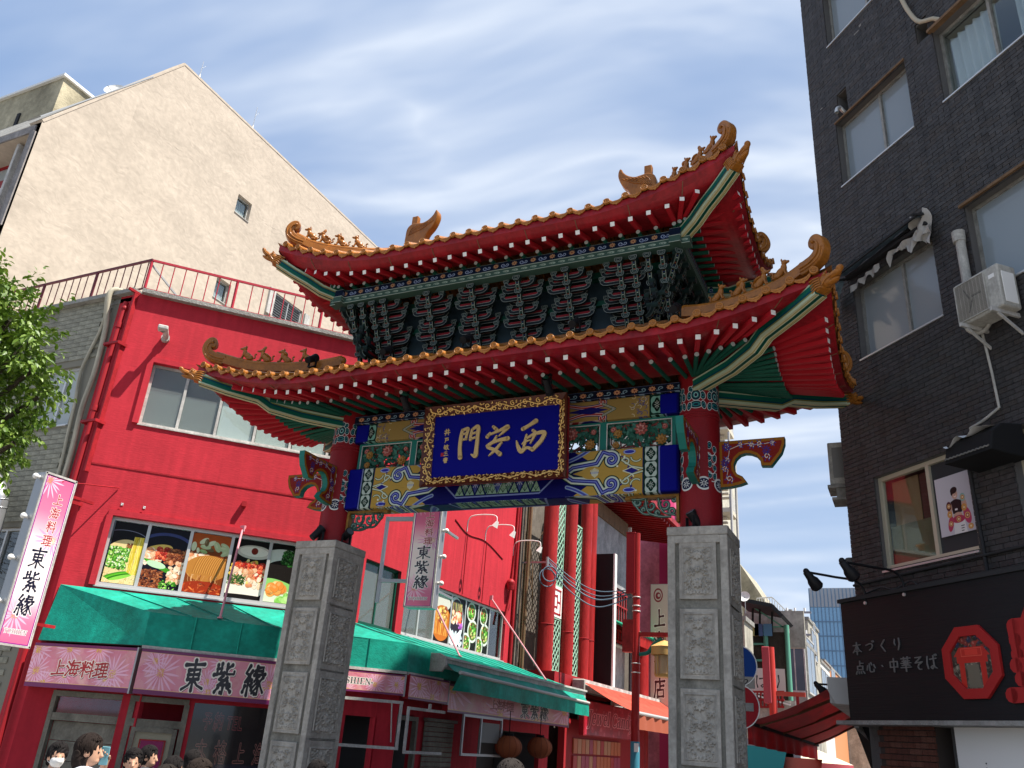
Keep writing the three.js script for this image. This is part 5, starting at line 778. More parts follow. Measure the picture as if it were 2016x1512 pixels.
put(red, 'wrapped_cable', tube([[-0.64, 10.2, -0.1], [-0.66, 10.08, 0.17], [-0.64, 9.2, 0.07], [-0.58, 8.2, 0.07], [-0.60, 7.4, 0.10], [-0.57, 6.5, 0.07], [-0.56, 5.2, 0.07], [-0.56, 3.0, 0.07]], 0.055, 80, 8), cableM, I4, AF);
{ // spiral duct that leaves the wall and bends down
  const ductM = std(0.55, 0.56, 0.58, { metalness: 0.8, roughness: 0.35 }), path = [[-2.75, 5.5, 1.0], [-2.72, 5.75, 0.95], [-2.4, 5.92, 0.75], [-2.0, 5.86, 0.55], [-1.78, 5.55, 0.45], [-1.76, 5.2, 0.4], [-1.76, 3.4, 0.4]], gs = [tube(path, 0.17, 60, 16)];
  const c = new THREE.CatmullRomCurve3(P3(path)); for (let k = 1; k < 12; k++) { const p = c.getPoint(k / 14), t = c.getTangent(k / 14); gs.push(new THREE.TorusGeometry(0.172, 0.010, 5, 18).applyQuaternion(new THREE.Quaternion().setFromUnitVectors(V(0, 0, 1), t)).translate(p.x, p.y, p.z)); }
  put(red, 'vent_duct', merge(gs.map((g) => uvM(g))), ductM, I4, AF);
}
// small fittings on the front: vent hood, anchors, block
put(red, 'vent_hood', uvM(merge(cyl(0.085, 0.085, 0.10, 16).rotateX(Math.PI / 2).translate(0.72, 9.08, 0.05), tube([[0.72, 9.08, 0.08], [0.72, 9.10, 0.25], [0.70, 9.12, 0.36], [0.66, 9.10, 0.42]], 0.06, 16, 10), rbx(0.20, 0.10, 0.20, 0.03, 0.66, 9.13, 0.42))), M.whitePaint, I4, RF);
for (const x of [0.72, 1.12]) put(red, 'wall_anchor', merge(bx(0.045, 0.05, 0.012, x, 5.53, 0.006), new THREE.TorusGeometry(0.018, 0.005, 5, 10).translate(x, 5.52, 0.04)), M.alu, I4, RF);
put(red, 'wall_bracket', bx(0.09, 0.10, 0.13, 2.93, 5.88, 0.065), M.redTrim, I4, RF);
// roof railing: rails, posts and single balusters
function railing(parent, a, b, posts, step, h, m) {
  const L = a.distanceTo(b), r = put(parent, 'railing', merge(beam([a.x, a.y + h, a.z], [b.x, b.y + h, b.z], 0.045, 0.045), beam([a.x, a.y + 0.10, a.z], [b.x, b.y + 0.10, b.z], 0.03, 0.03)), m, I4, I4);
  const at = (t) => a.clone().lerp(b, t / L), post = bx(0.045, h, 0.045, 0, h / 2, 0), bal = bx(0.016, h - 0.14, 0.016, 0, 0.10 + (h - 0.14) / 2, 0);
  for (const t of posts) { const p = at(t); put(r, 'post', post, m, T4(p.x, p.y, p.z), I4); }
  for (let t = step; t < L; t += step) { if (posts.some((q) => Math.abs(q - t) < step * 0.45)) continue; const p = at(t); put(r, 'baluster', bal, m, T4(p.x, p.y, p.z), I4); }
  return r;
}
const railRed = std(0.40, 0.03, 0.05, { roughness: 0.5 }), railDark = std(0.14, 0.03, 0.04, { roughness: 0.5 });
railing(red, onF(RF, 0.06, roofY + 0.09, -0.1), onF(RF, FW, roofY + 0.09, -0.1), [0, 1.8, 3.72], 0.237, 0.80, railRed);
railing(red, V(-19.1, roofY + 0.09, -10.52), V(-14.06, roofY + 0.09, -10.52), [0, 1.6, 3.35], 0.235, 0.80, railDark);
railing(red, onF(SF, 0.05, roofY + 0.09, -0.1), onF(SF, 8.5, roofY + 0.09, -0.1), [0, 2, 4, 6], 0.3, 0.80, railRed);
put(red, 'brace', beam([0.02, roofY + 0.85, -0.14], [1.0, roofY + 0.12, -0.6], 0.035, 0.035), M.steel, I4, RF);
// ground floor bump-out that carries the sign boards
const F0 = V(-14.06, 0, -10.36), F1 = V(-11.99, 0, -10.79), F2 = V(-8.77, 0, -14.19), F3 = V(-8.77, 0, -22.6);
const along = (a, b) => { const d = b.clone().sub(a); return T4(a.x, 0, a.z, 0, Math.atan2(-d.z, d.x), 0); };
const L01 = along(F0, F1), L12 = along(F1, F2), L23 = along(F2, F3), len01 = F0.distanceTo(F1), len12 = F1.distanceTo(F2), len23 = F2.distanceTo(F3);
const khaki = std(0.26, 0.24, 0.19, { roughness: 0.55, map: rep(mottleMap, 1) });
put(red, 'shop_wall', merge(wallSlab(0.1, len01, 0, 2.9, [[0.40, 1.95, 0.05, 2.1]], 0.12)), M.redWall, T4(0, 0, -0.3), L01);
put(red, 'shop_wall', merge(wallSlab(-0.12, len12, 0, 2.9, [[0.02, 0.95, 0.05, 2.1], [1.05, 3.3, 0.05, 2.1], [3.7, 4.3, 0.05, 2.1]], 0.12)), M.redWall, T4(0, 0, -0.3), L12);
put(red, 'shop_wall', merge(wallSlab(-0.1, len23, 0, 3.0, [[0.5, 1.3, 0.05, 2.2], [4.2, 7.8, 0.05, 2.1]], 0.12)), M.redWall, T4(0, 0, -0.5), L23);
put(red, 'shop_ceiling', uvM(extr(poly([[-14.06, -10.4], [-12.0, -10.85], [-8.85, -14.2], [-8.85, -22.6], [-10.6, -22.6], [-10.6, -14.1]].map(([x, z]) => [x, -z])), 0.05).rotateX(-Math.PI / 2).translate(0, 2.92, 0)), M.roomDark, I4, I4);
const shopGlass = M.glass;
const win0 = put(red, 'shop_window', merge(bx(1.6, 0.09, 0.08, 1.18, 2.09, -0.3), bx(0.09, 2.0, 0.08, 0.42, 1.05, -0.3), bx(0.09, 2.0, 0.08, 1.93, 1.05, -0.3), bx(1.5, 0.12, 0.07, 1.18, 1.72, -0.3)), khaki, I4, L01);
for (let k = 0; k < 5; k++) put(win0, 'shutter_slat', bx(1.42, 0.30, 0.02, 1.18, 1.50 - k * 0.31, -0.36), khaki, I4, L01);
put(win0, 'transom_pane', bx(1.42, 0.26, 0.006, 1.18, 1.91, -0.31), shopGlass, I4, L01);
const win1 = put(red, 'shop_window', merge(bx(0.95, 0.09, 0.08, 0.48, 2.09, -0.3), bx(0.09, 2.0, 0.08, 0.05, 1.05, -0.3), bx(0.09, 2.0, 0.08, 0.93, 1.05, -0.3), bx(0.8, 0.12, 0.07, 0.49, 1.72, -0.3), bx(0.07, 1.6, 0.07, 0.16, 0.85, -0.28), bx(0.07, 1.6, 0.07, 0.82, 0.85, -0.28), bx(0.6, 0.08, 0.07, 0.49, 1.62, -0.28)), khaki, I4, L12);
put(win1, 'door_pane', bx(0.6, 1.5, 0.006, 0.49, 0.83, -0.29), std(0.30, 0.27, 0.19, { roughness: 0.3 }), I4, L12);
put(win1, 'notice', bx(0.36, 0.5, 0.004, 0.50, 1.20, -0.262), std(0.25, 0.03, 0.10), I4, L12); put(win1, 'notice_frame', merge(bx(0.40, 0.02, 0.008, 0.5, 1.46, -0.262), bx(0.02, 0.54, 0.008, 0.30, 1.20, -0.262), bx(0.02, 0.54, 0.008, 0.70, 1.20, -0.262)), M.redTrim, I4, L12);
const shopTex = canvasTex(1024, 512, (x, W, H) => {
  x.fillStyle = '#0b0a10'; x.fillRect(0, 0, W, H); const g = x.createLinearGradient(0, H * 0.45, 0, H); x.fillStyle = '#1b1c30'; x.fillRect(0, H * 0.46, W, H * 0.54);
  for (let k = 0; k < 50; k++) { x.fillStyle = `rgba(${20 + rnd(40)},${16 + rnd(30)},${24 + rnd(40)},0.7)`; const w = 8 + rnd(26); x.fillRect(rnd(W), H * 0.7 - rnd(120), w, 300); }
  for (const [ch, a] of [['予', 120], ['約', 205]]) { for (const [c, w] of [['#7c3a3c', 16], ['#14090c', 7]]) { x.fillStyle = c; drawChar(x, ch, a, 70, 76, w, 'plain'); } }
  x.font = 'bold 76px sans-serif'; x.lineWidth = 4; x.strokeStyle = '#7c3a3c'; x.strokeText('TEL', 270, 98);
  [...'本格上海料理'].forEach((ch, i) => { for (const [c, w] of [['#8a5a52', 15], ['#14090c', 6]]) { x.fillStyle = c; drawChar(x, ch, 110 + i * 150, 190, 92, w, 'plain'); } });
});
put(red, 'shop_window', new THREE.PlaneGeometry(2.24, 2.05), new THREE.MeshPhysicalMaterial({ map: shopTex, roughness: 0.15, clearcoat: 0.6, clearcoatRoughness: 0.05 }), T4(2.175, 1.075, -0.36), L12);
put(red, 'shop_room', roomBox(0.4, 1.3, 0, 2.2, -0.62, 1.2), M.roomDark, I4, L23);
{ const sh = put(red, 'roller_shutter', bx(1.3, 0.06, 0.1, 2.3, 2.16, -0.44), khaki, I4, L23); for (let k = 0; k < 22; k++) put(sh, 'shutter_slat', rbx(1.26, 0.088, 0.02, 0.008, 2.3, 2.08 - k * 0.095, -0.47), khaki, I4, L23); }
put(red, 'door_frame', merge(bx(0.08, 2.1, 0.1, 0.5, 1.05, -0.47), bx(0.08, 2.1, 0.1, 1.3, 1.05, -0.47), bx(0.88, 0.08, 0.1, 0.9, 2.14, -0.47)), khaki, I4, L23);
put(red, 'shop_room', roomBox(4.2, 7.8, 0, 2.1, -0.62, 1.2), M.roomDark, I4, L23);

// ------------------------------------------------------------ green awnings round the corner
reseed(101);
{
  const yW = 3.92, yO = 3.49, yB = 2.93, wall = [onF(RF, 0.06, yW, 0.02), onF(RF, FW + 0.02, yW, 0.03), V(-10.57, yW, -14.0), V(-10.57, 3.90, -22.6)];
  const o1 = V(F1.x, yO, F1.z), o2 = V(F2.x, yO - 0.04, F2.z), o3 = V(F3.x, yO - 0.12, F3.z), sagged = (a, b, c, d, s) => gridGeo((u, v) => { const p = a.clone().lerp(b, u).lerp(d.clone().lerp(c, u), v); p.y -= s * Math.sin(Math.PI * v) * (0.7 + 0.3 * Math.cos(u * 18)); return p.toArray(); }, 30, 8);
  const seam = (a, b) => beam([a.x, a.y + 0.004, a.z], [b.x, b.y + 0.006, b.z], 0.03, 0.012);
  const aw = thing('green_awning', 'green cloth awning wrapped round the red restaurant\'s corner under the windows with dish photographs', 'awning', frame(F1.x, 0, F1.z));
  put(aw, 'canopy', uvM(merge(sagged(wall[0], wall[1], o2.clone().lerp(o1, 0.25), o1, 0.015), quads([[wall[1], wall[2], o2, o2.clone().lerp(o1, 0.25)]]), sagged(wall[2], wall[3], o3, o2, 0.02))), M.greenCloth, I4, I4);
  const drop = (a, b) => gridGeo((u, v) => { const p = a.clone().lerp(b, u); p.y = p.y + (yB - p.y) * v; p.x += 0.008 * Math.sin(u * 22); return p.toArray(); }, 24, 3), left = V(F0.x + 0.02, yB, F0.z + 0.02);
  put(aw, 'valance', uvM(quads([[wall[0], o1, V(o1.x, yB, o1.z), left]])), M.greenCloth, I4, I4); put(aw, 'valance', uvM(drop(o1, o2)), M.greenCloth, I4, I4); put(aw, 'valance', uvM(drop(o2, o3)), M.greenCloth, I4, I4);
  put(aw, 'hem_trim', merge(beam([F1.x, yB - 0.02, F1.z], [F2.x, yB - 0.02, F2.z], 0.05, 0.05), beam([F2.x, yB - 0.02, F2.z - 0.04], [F2.x, yB - 0.02, F2.z - 1.4], 0.05, 0.05)), M.whitePaint, I4, I4);
  for (let k = 1; k < 5; k++) put(aw, 'seam', seam(wall[0].clone().lerp(wall[1], k / 5), o1.clone().lerp(o2, k * 0.15)), M.greenCloth, I4, I4); for (let k = 1; k < 8; k++) put(aw, 'seam', seam(wall[2].clone().lerp(wall[3], k / 8), o2.clone().lerp(o3, k / 8)), M.greenCloth, I4, I4); for (let k = 1; k < 6; k++) { const p = o1.clone().lerp(o2, k / 6); put(aw, 'seam', beam([p.x + 0.006, p.y, p.z + 0.006], [p.x + 0.006, yB, p.z + 0.006], 0.03, 0.012), M.greenCloth, I4, I4); }
  // folding awning that hangs on the street side
  const fa = thing('folding_awning', 'half-open green folding awning with a white cassette along the red restaurant\'s street side', 'awning', frame(-8.7, 0, -15.1));
  const C = [[-8.62, -15.1], [-8.62, -23.3]], cas = merge(beam([C[0][0], 3.20, C[0][1]], [C[1][0], 3.20, C[1][1]], 0.24, 0.16), beam([C[0][0] + 0.02, 3.30, C[0][1]], [C[1][0] + 0.02, 3.30, C[1][1]], 0.30, 0.045));
  put(fa, 'cassette', cas, M.whitePaint, I4, I4);
  put(fa, 'end_cap', extr(poly([[-0.16, -0.16], [0.12, -0.16], [0.20, -0.05], [0.18, 0.10], [0.05, 0.16], [-0.16, 0.16]]), 0.05, 0.012).translate(0, 0, -0.02), M.acPlastic, T4(-8.62, 3.2, -15.06), I4);
  const f0 = V(-8.52, 3.22, -15.25), f1 = V(-8.52, 3.20, -23.2), g0 = V(-8.14, 3.03, -15.15), g1 = V(-8.14, 2.96, -22.6);
  put(fa, 'cloth', uvM(gridGeo((u, v) => { const p = f0.clone().lerp(f1, u).lerp(g0.clone().lerp(g1, u), v); p.y += -0.05 * Math.sin(Math.PI * v) + 0.03 * Math.sin(u * 40) * Math.sin(Math.PI * v); return p.toArray(); }, 90, 10)), M.greenCloth, I4, I4);
  put(fa, 'front_bar', bar([g0.x, g0.y, g0.z], [g1.x, g1.y, g1.z], 0.035), M.whitePaint, I4, I4);
  put(fa, 'valance', uvM(gridGeo((u, v) => { const p = g0.clone().lerp(g1, u); p.y -= 0.035 + v * 0.30; p.x += 0.05 * v * Math.sin(u * 26) * (1 - u * 0.7) + (u < 0.06 ? (0.06 - u) * -2.5 * v : 0); return p.toArray(); }, 110, 6)), M.greenCloth, I4, I4);
  // steel stays that hold the awning edges
  const stays = [[onF(RF, 3.0, 5.40, 0.02), onF(RF, 2.86, 3.53, 1.18)], [onF(SF, 3.2, 5.35, 0.02), V(-8.86, 3.46, -16.4)], [onF(SF, 7.0, 5.5, 0.02), V(-8.86, 3.42, -21.2)]];
  for (const [a, b] of stays) put(aw, 'stay_rod', merge(bar(a.toArray(), b.toArray(), 0.022), bx(0.12, 0.12, 0.05).translate(...a.toArray()), cyl(0.05, 0.05, 0.02, 10).translate(...b.toArray())), std(0.60, 0.26, 0.30, { roughness: 0.5 }), I4, I4);
}
// ------------------------------------------------------------ printed sign boards
function aster(x, cx, cy, r, col = 'rgba(236,190,214,0.75)', mid = '#e8c64a') { for (let k = 0; k < 18; k++) { const a = k / 18 * 6.283 + rnd(0.15), L = r * rnd(0.75, 1.05); x.save(); x.translate(cx, cy); x.rotate(a); const g = x.createLinearGradient(0, 0, L, 0); x.fillStyle = col; x.beginPath(); x.moveTo(r * 0.12, 0); x.quadraticCurveTo(L * 0.6, -r * 0.09, L, 0); x.quadraticCurveTo(L * 0.6, r * 0.09, r * 0.12, 0); x.fill(); x.strokeStyle = 'rgba(176,90,140,0.5)'; x.lineWidth = 1; x.stroke(); x.restore(); } for (let k = 0; k < 70; k++) bl(x, k % 2 ? mid : '#c9962a', cx + rnd(-1, 1) * r * 0.17, cy + rnd(-1, 1) * r * 0.17, 3, 3); }
function boardBase(x, W, H) { x.fillStyle = '#d98a9a'; x.fillRect(0, 0, W, H); for (let k = 0; k < 160; k++) { x.fillStyle = ['rgba(222,120,140,0.25)', 'rgba(226,190,176,0.22)', 'rgba(198,150,140,0.18)', 'rgba(190,80,110,0.16)'][k % 4]; x.beginPath(); x.ellipse(rnd(W), rnd(H), 20 + rnd(90), 14 + rnd(40), rnd(3), 0, 7); x.fill(); } for (let k = 0; k < W / 260; k++) { aster(x, rnd(W), rnd(H), 90 + rnd(80)); } for (let k = 0; k < W * 0.7; k++) { x.fillStyle = k % 2 ? 'rgba(232,150,110,0.5)' : 'rgba(210,70,80,0.4)'; const c = Math.floor(k / 120) * 331 % W; x.beginPath(); x.arc(c + rnd(-70, 70), rnd(H), 2.5, 0, 7); x.fill(); } }
const edgeBar = (x, W, H) => { x.fillStyle = '#6a1452'; x.fillRect(0, 0, W, H * 0.07); x.fillRect(0, H * 0.9, W, H * 0.10); x.fillStyle = '#e0b070'; x.fillRect(0, H * 0.07, W, 3); x.fillRect(0, H * 0.885, W, 4); };
const outlined = (x, s, cx, cy, size, step, col, halo, w) => { for (const [dx, dy, c, wt] of [[4, 6, 'rgba(70,30,40,0.5)', w + 7], [0, 0, halo, w + 8], [0, 0, col, w]]) drawText(x, s, cx + dx, cy + dy, size, step, false, c, wt, 'brush', 1); };
reseed(113);
const board1 = canvasTex(1024, 360, (x, W, H) => { boardBase(x, W, H); aster(x, 80, 230, 170); aster(x, 830, 220, 190); aster(x, 360, 40, 150); aster(x, 650, 30, 150); outlined(x, '上海料理', 300, 195, 136, 138, '#a3141c', '#e6dccf', 10.5); edgeBar(x, W, H); });
const board2 = canvasTex(2048, 360, (x, W, H) => { boardBase(x, W, H); aster(x, 250, 180, 220); aster(x, 900, 60, 170); aster(x, 1500, 200, 200); outlined(x, '東紫縁', 620, 178, 268, 345, '#0c0b18', '#e8dfd2', 10.5); edgeBar(x, W, H); });
const board3 = canvasTex(1024, 256, (x, W, H) => { boardBase(x, W, H); aster(x, 600, 150, 170); aster(x, 900, 120, 160); x.font = 'bold 110px serif'; x.lineWidth = 14; x.strokeStyle = '#efe8dc'; x.strokeText('TOSHIEN-', 20, 160); x.fillStyle = '#3a3436'; x.fillText('TOSHIEN-', 20, 160); edgeBar(x, W, H); });
const board4 = canvasTex(1024, 128, (x, W, H) => { boardBase(x, W, H); drawText(x, '上海料理', 320, 64, 52, 46, false, '#8a2028', 10, 'brush', 1); outlined(x, '東紫縁', 580, 64, 84, 90, '#15121e', '#d8cfc4', 10); edgeBar(x, W, H); });
const printed = (t) => new THREE.MeshPhysicalMaterial({ map: t, roughness: 0.42, clearcoat: 0.15, clearcoatRoughness: 0.3 });
function boardSign(label, fr, x0, x1, y0, y1, tex, group) { const t = thing('shop_sign_board', label, 'sign', fr.clone().multiply(T4((x0 + x1) / 2, y0, 0)), group), w = x1 - x0, h = y1 - y0; put(t, 'printed_face', plainUV(w, h), printed(tex), T4(0, h / 2, 0.062)); put(t, 'casing', bx(w - 0.004, h, 0.12, 0, h / 2, 0), M.redTrim); put(t, 'edge_strip', merge(bx(0.03, h + 0.02, 0.14, w / 2, h / 2, 0)), M.steel); return t; }
boardSign('pink flowered sign board reading 上海料理 in red beside the red corner pipe', L01, 0.02, len01 - 0.01, 2.16, 2.88, board1);
boardSign('long pink flowered sign board with large black letters 東紫縁', L12, 0.02, 3.0, 2.16, 2.88, board2);
boardSign('short pink sign board reading TOSHIEN over the doorway', L12, 3.3, len12 - 0.02, 2.50, 2.86, board3);
boardSign('pink aster sign panel on the corner behind the folding awning cassette', L23, 0.05, 1.6, 2.46, 2.90, canvasTex(512, 160, (x, W, H) => { boardBase(x, W, H); aster(x, 120, 70, 130, 'rgba(246,200,222,0.85)'); edgeBar(x, W, H); }));
boardSign('long dark pink sign board in the shade of the folding awning', L23, 1.62, 8.4, 2.32, 2.86, board4);
// hanging steel sign frames left empty
const fr1 = thing('empty_sign_frame', 'empty white steel sign frame hanging below the TOSHIEN board', 'sign frame', L12.clone().multiply(T4(3.9, 1.6, 0.12)));
put(fr1, 'frame_bars', merge(bx(1.5, 0.05, 0.04, 0, 0.78, 0), bx(1.5, 0.05, 0.04, 0, 0, 0), bx(0.05, 0.73, 0.04, 0.72, 0.39, 0), beam([0.55, 0.78, -0.05], [0.68, 0.1, -0.3], 0.02, 0.02)), M.whitePaint);
const fr2 = thing('empty_sign_frame', 'narrow empty white steel frame below the corner aster panel', 'sign frame', L23.clone().multiply(T4(0.7, 1.55, 0.12)));
put(fr2, 'frame_bars', merge(bx(1.4, 0.05, 0.04, 0, 0.75, 0), bx(1.4, 0.05, 0.04, 0, 0, 0), bx(0.05, 0.70, 0.04, -0.68, 0.375, 0), bx(0.05, 0.1, 0.04, 0.1, 0.82, 0)), M.whitePaint);
const fr3 = thing('empty_sign_frame', 'pale steel sign frame in front of the roller shutter', 'sign frame', L23.clone().multiply(T4(3.2, 1.55, 0.1)));
put(fr3, 'frame_bars', merge(bx(1.9, 0.05, 0.04, 0, 0.75, 0), bx(1.9, 0.05, 0.04, 0, 0, 0), bx(0.05, 0.70, 0.04, -0.93, 0.375, 0), bx(0.05, 0.70, 0.04, 0.93, 0.375, 0), bx(0.05, 0.70, 0.04, -0.1, 0.375, 0)), M.steel);
put(fr3, 'torn_poster', bx(0.9, 0.4, 0.006, 0.4, 0.45, -0.01), std(0.3, 0.3, 0.28)); 
// ------------------------------------------------------------ tall light-box signs
reseed(127);
const tallTex = canvasTex(384, 1800, (x, W, H) => {
  const g = x.createLinearGradient(0, 0, 0, H); g.addColorStop(0, '#e0608c'); g.addColorStop(0.22, '#e8789c'); g.addColorStop(0.42, '#f4e6e2'); g.addColorStop(0.72, '#f6e4e2'); g.addColorStop(0.86, '#e87ca0'); g.addColorStop(1, '#e2668f'); x.fillStyle = g; x.fillRect(0, 0, W, H);
  aster(x, 60, 70, 200, 'rgba(250,214,230,0.8)'); aster(x, 300, 690, 230, 'rgba(226,150,200,0.75)'); aster(x, 110, 1500, 240, 'rgba(246,196,220,0.85)');
  for (const [c, w] of [['#f3ded8', 16], ['#a01c2c', 8.5]]) drawText(x, '上海料理', 235, 250, 130, 150, true, c, w, 'brush', 0.95);
  for (const [c, w] of [['#f5efec', 16], ['#14142e', 9]]) drawText(x, '東紫縁', 190, 900, 225, 250, true, c, w, 'brush', 1);
  x.font = '62px serif'; x.lineWidth = 9; x.strokeStyle = '#f5efec'; x.strokeText('TOSHIEN', 42, 1690); x.fillStyle = '#4a4448'; x.fillText('TOSHIEN', 42, 1690);
  x.strokeStyle = '#8a1f86'; x.lineWidth = 16; x.strokeRect(12, 12, W - 24, H - 24); x.strokeStyle = '#f4f0ee'; x.lineWidth = 10; x.strokeRect(2, 2, W - 4, H - 4);
});
function tallSign(label, m, w, h, d, bulbs) {
  const t = thing('vertical_sign', label, 'sign', m);
  put(t, 'light_box', bx(w, h, d, 0, h / 2, 0), M.steel); put(t, 'printed_face', plainUV(w - 0.03, h - 0.03), printed(tallTex), T4(0, h / 2, d / 2 + 0.003)); put(t, 'face_rim', merge(bx(w + 0.02, 0.035, 0.03, 0, h - 0.01, d / 2), bx(w + 0.02, 0.035, 0.03, 0, 0.01, d / 2), bx(0.03, h, 0.03, w / 2, h / 2, d / 2), bx(0.03, h, 0.03, -w / 2, h / 2, d / 2)), M.whitePaint);
  for (let k = 0; k < bulbs; k++) { const y = h * (0.97 - k * 0.245); put(t, 'bulb', merge(new THREE.SphereGeometry(0.05, 12, 8), cyl(0.03, 0.03, 0.06, 10).rotateZ(Math.PI / 2).translate(0.06, 0, 0)), M.white, T4((bulbs > 4 ? -1 : 1) * (w / 2 + 0.075), y, -d * 0.15, 0, bulbs > 4 ? 0 : Math.PI, 0)); }
  return t;
}
const s1 = tallSign('sunlit tall pink light-box sign with black letters beside the silver duct', T4(-13.42, 2.72, -9.37, 0, Math.PI / 2, 0), 0.60, 2.86, 0.24, 5);
put(s1, 'guy_bar', bar([-13.3, 5.50, -9.4], [-13.64, 5.83, -10.84], 0.012), M.redTrim, I4, I4); put(s1, 'wall_arm', merge(bx(0.05, 0.05, 0.6, -0.05, 2.6, -0.0).translate(0, 0, 0)), M.redTrim, T4(0.5, 0, 0, 0, Math.PI / 2, 0)); put(s1, 'wall_arm', bx(0.5, 0.05, 0.05, 0.5, 0.4, 0), M.redTrim);
const s2 = tallSign('tall pink light-box sign in shade hanging below the painted beam', T4(-8.93, 4.18, -14.7, 0, 0.14, 0), 0.60, 2.2, 0.30, 4);
put(s2, 'steel_bracket', merge(bx(0.75, 0.09, 0.05, -0.65, 1.85, -0.05), bx(0.07, 1.8, 0.05, -1.0, 1.0, -0.05), bx(0.75, 0.07, 0.05, -0.65, 0.55, -0.05), bx(0.05, 0.05, 1.1, 0.2, 1.7, -0.6), bx(0.05, 0.05, 1.1, 0.2, 0.4, -0.6)), M.steel);
// gooseneck lamps and fittings on the street wall
const gl = thing('gooseneck_wall_lamp', 'white gooseneck lamp on the red street wall, the one closest to the tall pink sign', 'wall lamp', SF.clone().multiply(T4(5.3, 7.2, 0)), 'white lamps along the red street wall');
put(gl, 'arm', tube([[0, -0.25, 0], [0, 0.05, 0.02], [0.0, 0.16, 0.1], [0, 0.17, 0.75], [0.0, 0.12, 0.86], [0, 0, 0.88]], 0.016, 40, 6), M.white); put(gl, 'lamp_shade', cyl(0.035, 0.085, 0.17, 14, true).rotateX(0.5).translate(0, -0.08, 0.86), M.white);
copyOf(gl, SF.clone().multiply(T4(6.4, 7.2, 0)), 'white gooseneck lamp on the red street wall between the two others'); copyOf(gl, SF.clone().multiply(T4(8.3, 7.2, 0)), 'white gooseneck lamp at the far end of the red street wall beside the dark gap');
put(red, 'hood_vent', merge(cyl(0.13, 0.10, 0.2, 14), new THREE.SphereGeometry(0.13, 12, 8).translate(0, 0.08, 0)), M.redTrim, T4(8.0, 6.0, 0.13), SF);
put(red, 'wall_cable', merge(tube([[4.6, 7.1, 0.015], [5.3, 6.9, 0.015], [6.4, 6.95, 0.015], [7.6, 6.7, 0.015]], 0.014, 30, 5), bar([5.35, 6.9, 0.012], [5.35, 5.3, 0.012], 0.010, 5), bar([6.5, 6.9, 0.012], [6.5, 5.3, 0.012], 0.010, 5), tube([[7.9, 4.9, 0.05], [8.1, 5.6, 0.06], [8.3, 7, 0.05], [8.4, 9.8, 0.05]], 0.04, 30, 6), tube([[8.45, 3.4, 0.06], [8.45, 6, 0.06], [8.5, 9.8, 0.06]], 0.05, 20, 6)), M.redTrim, I4, SF);
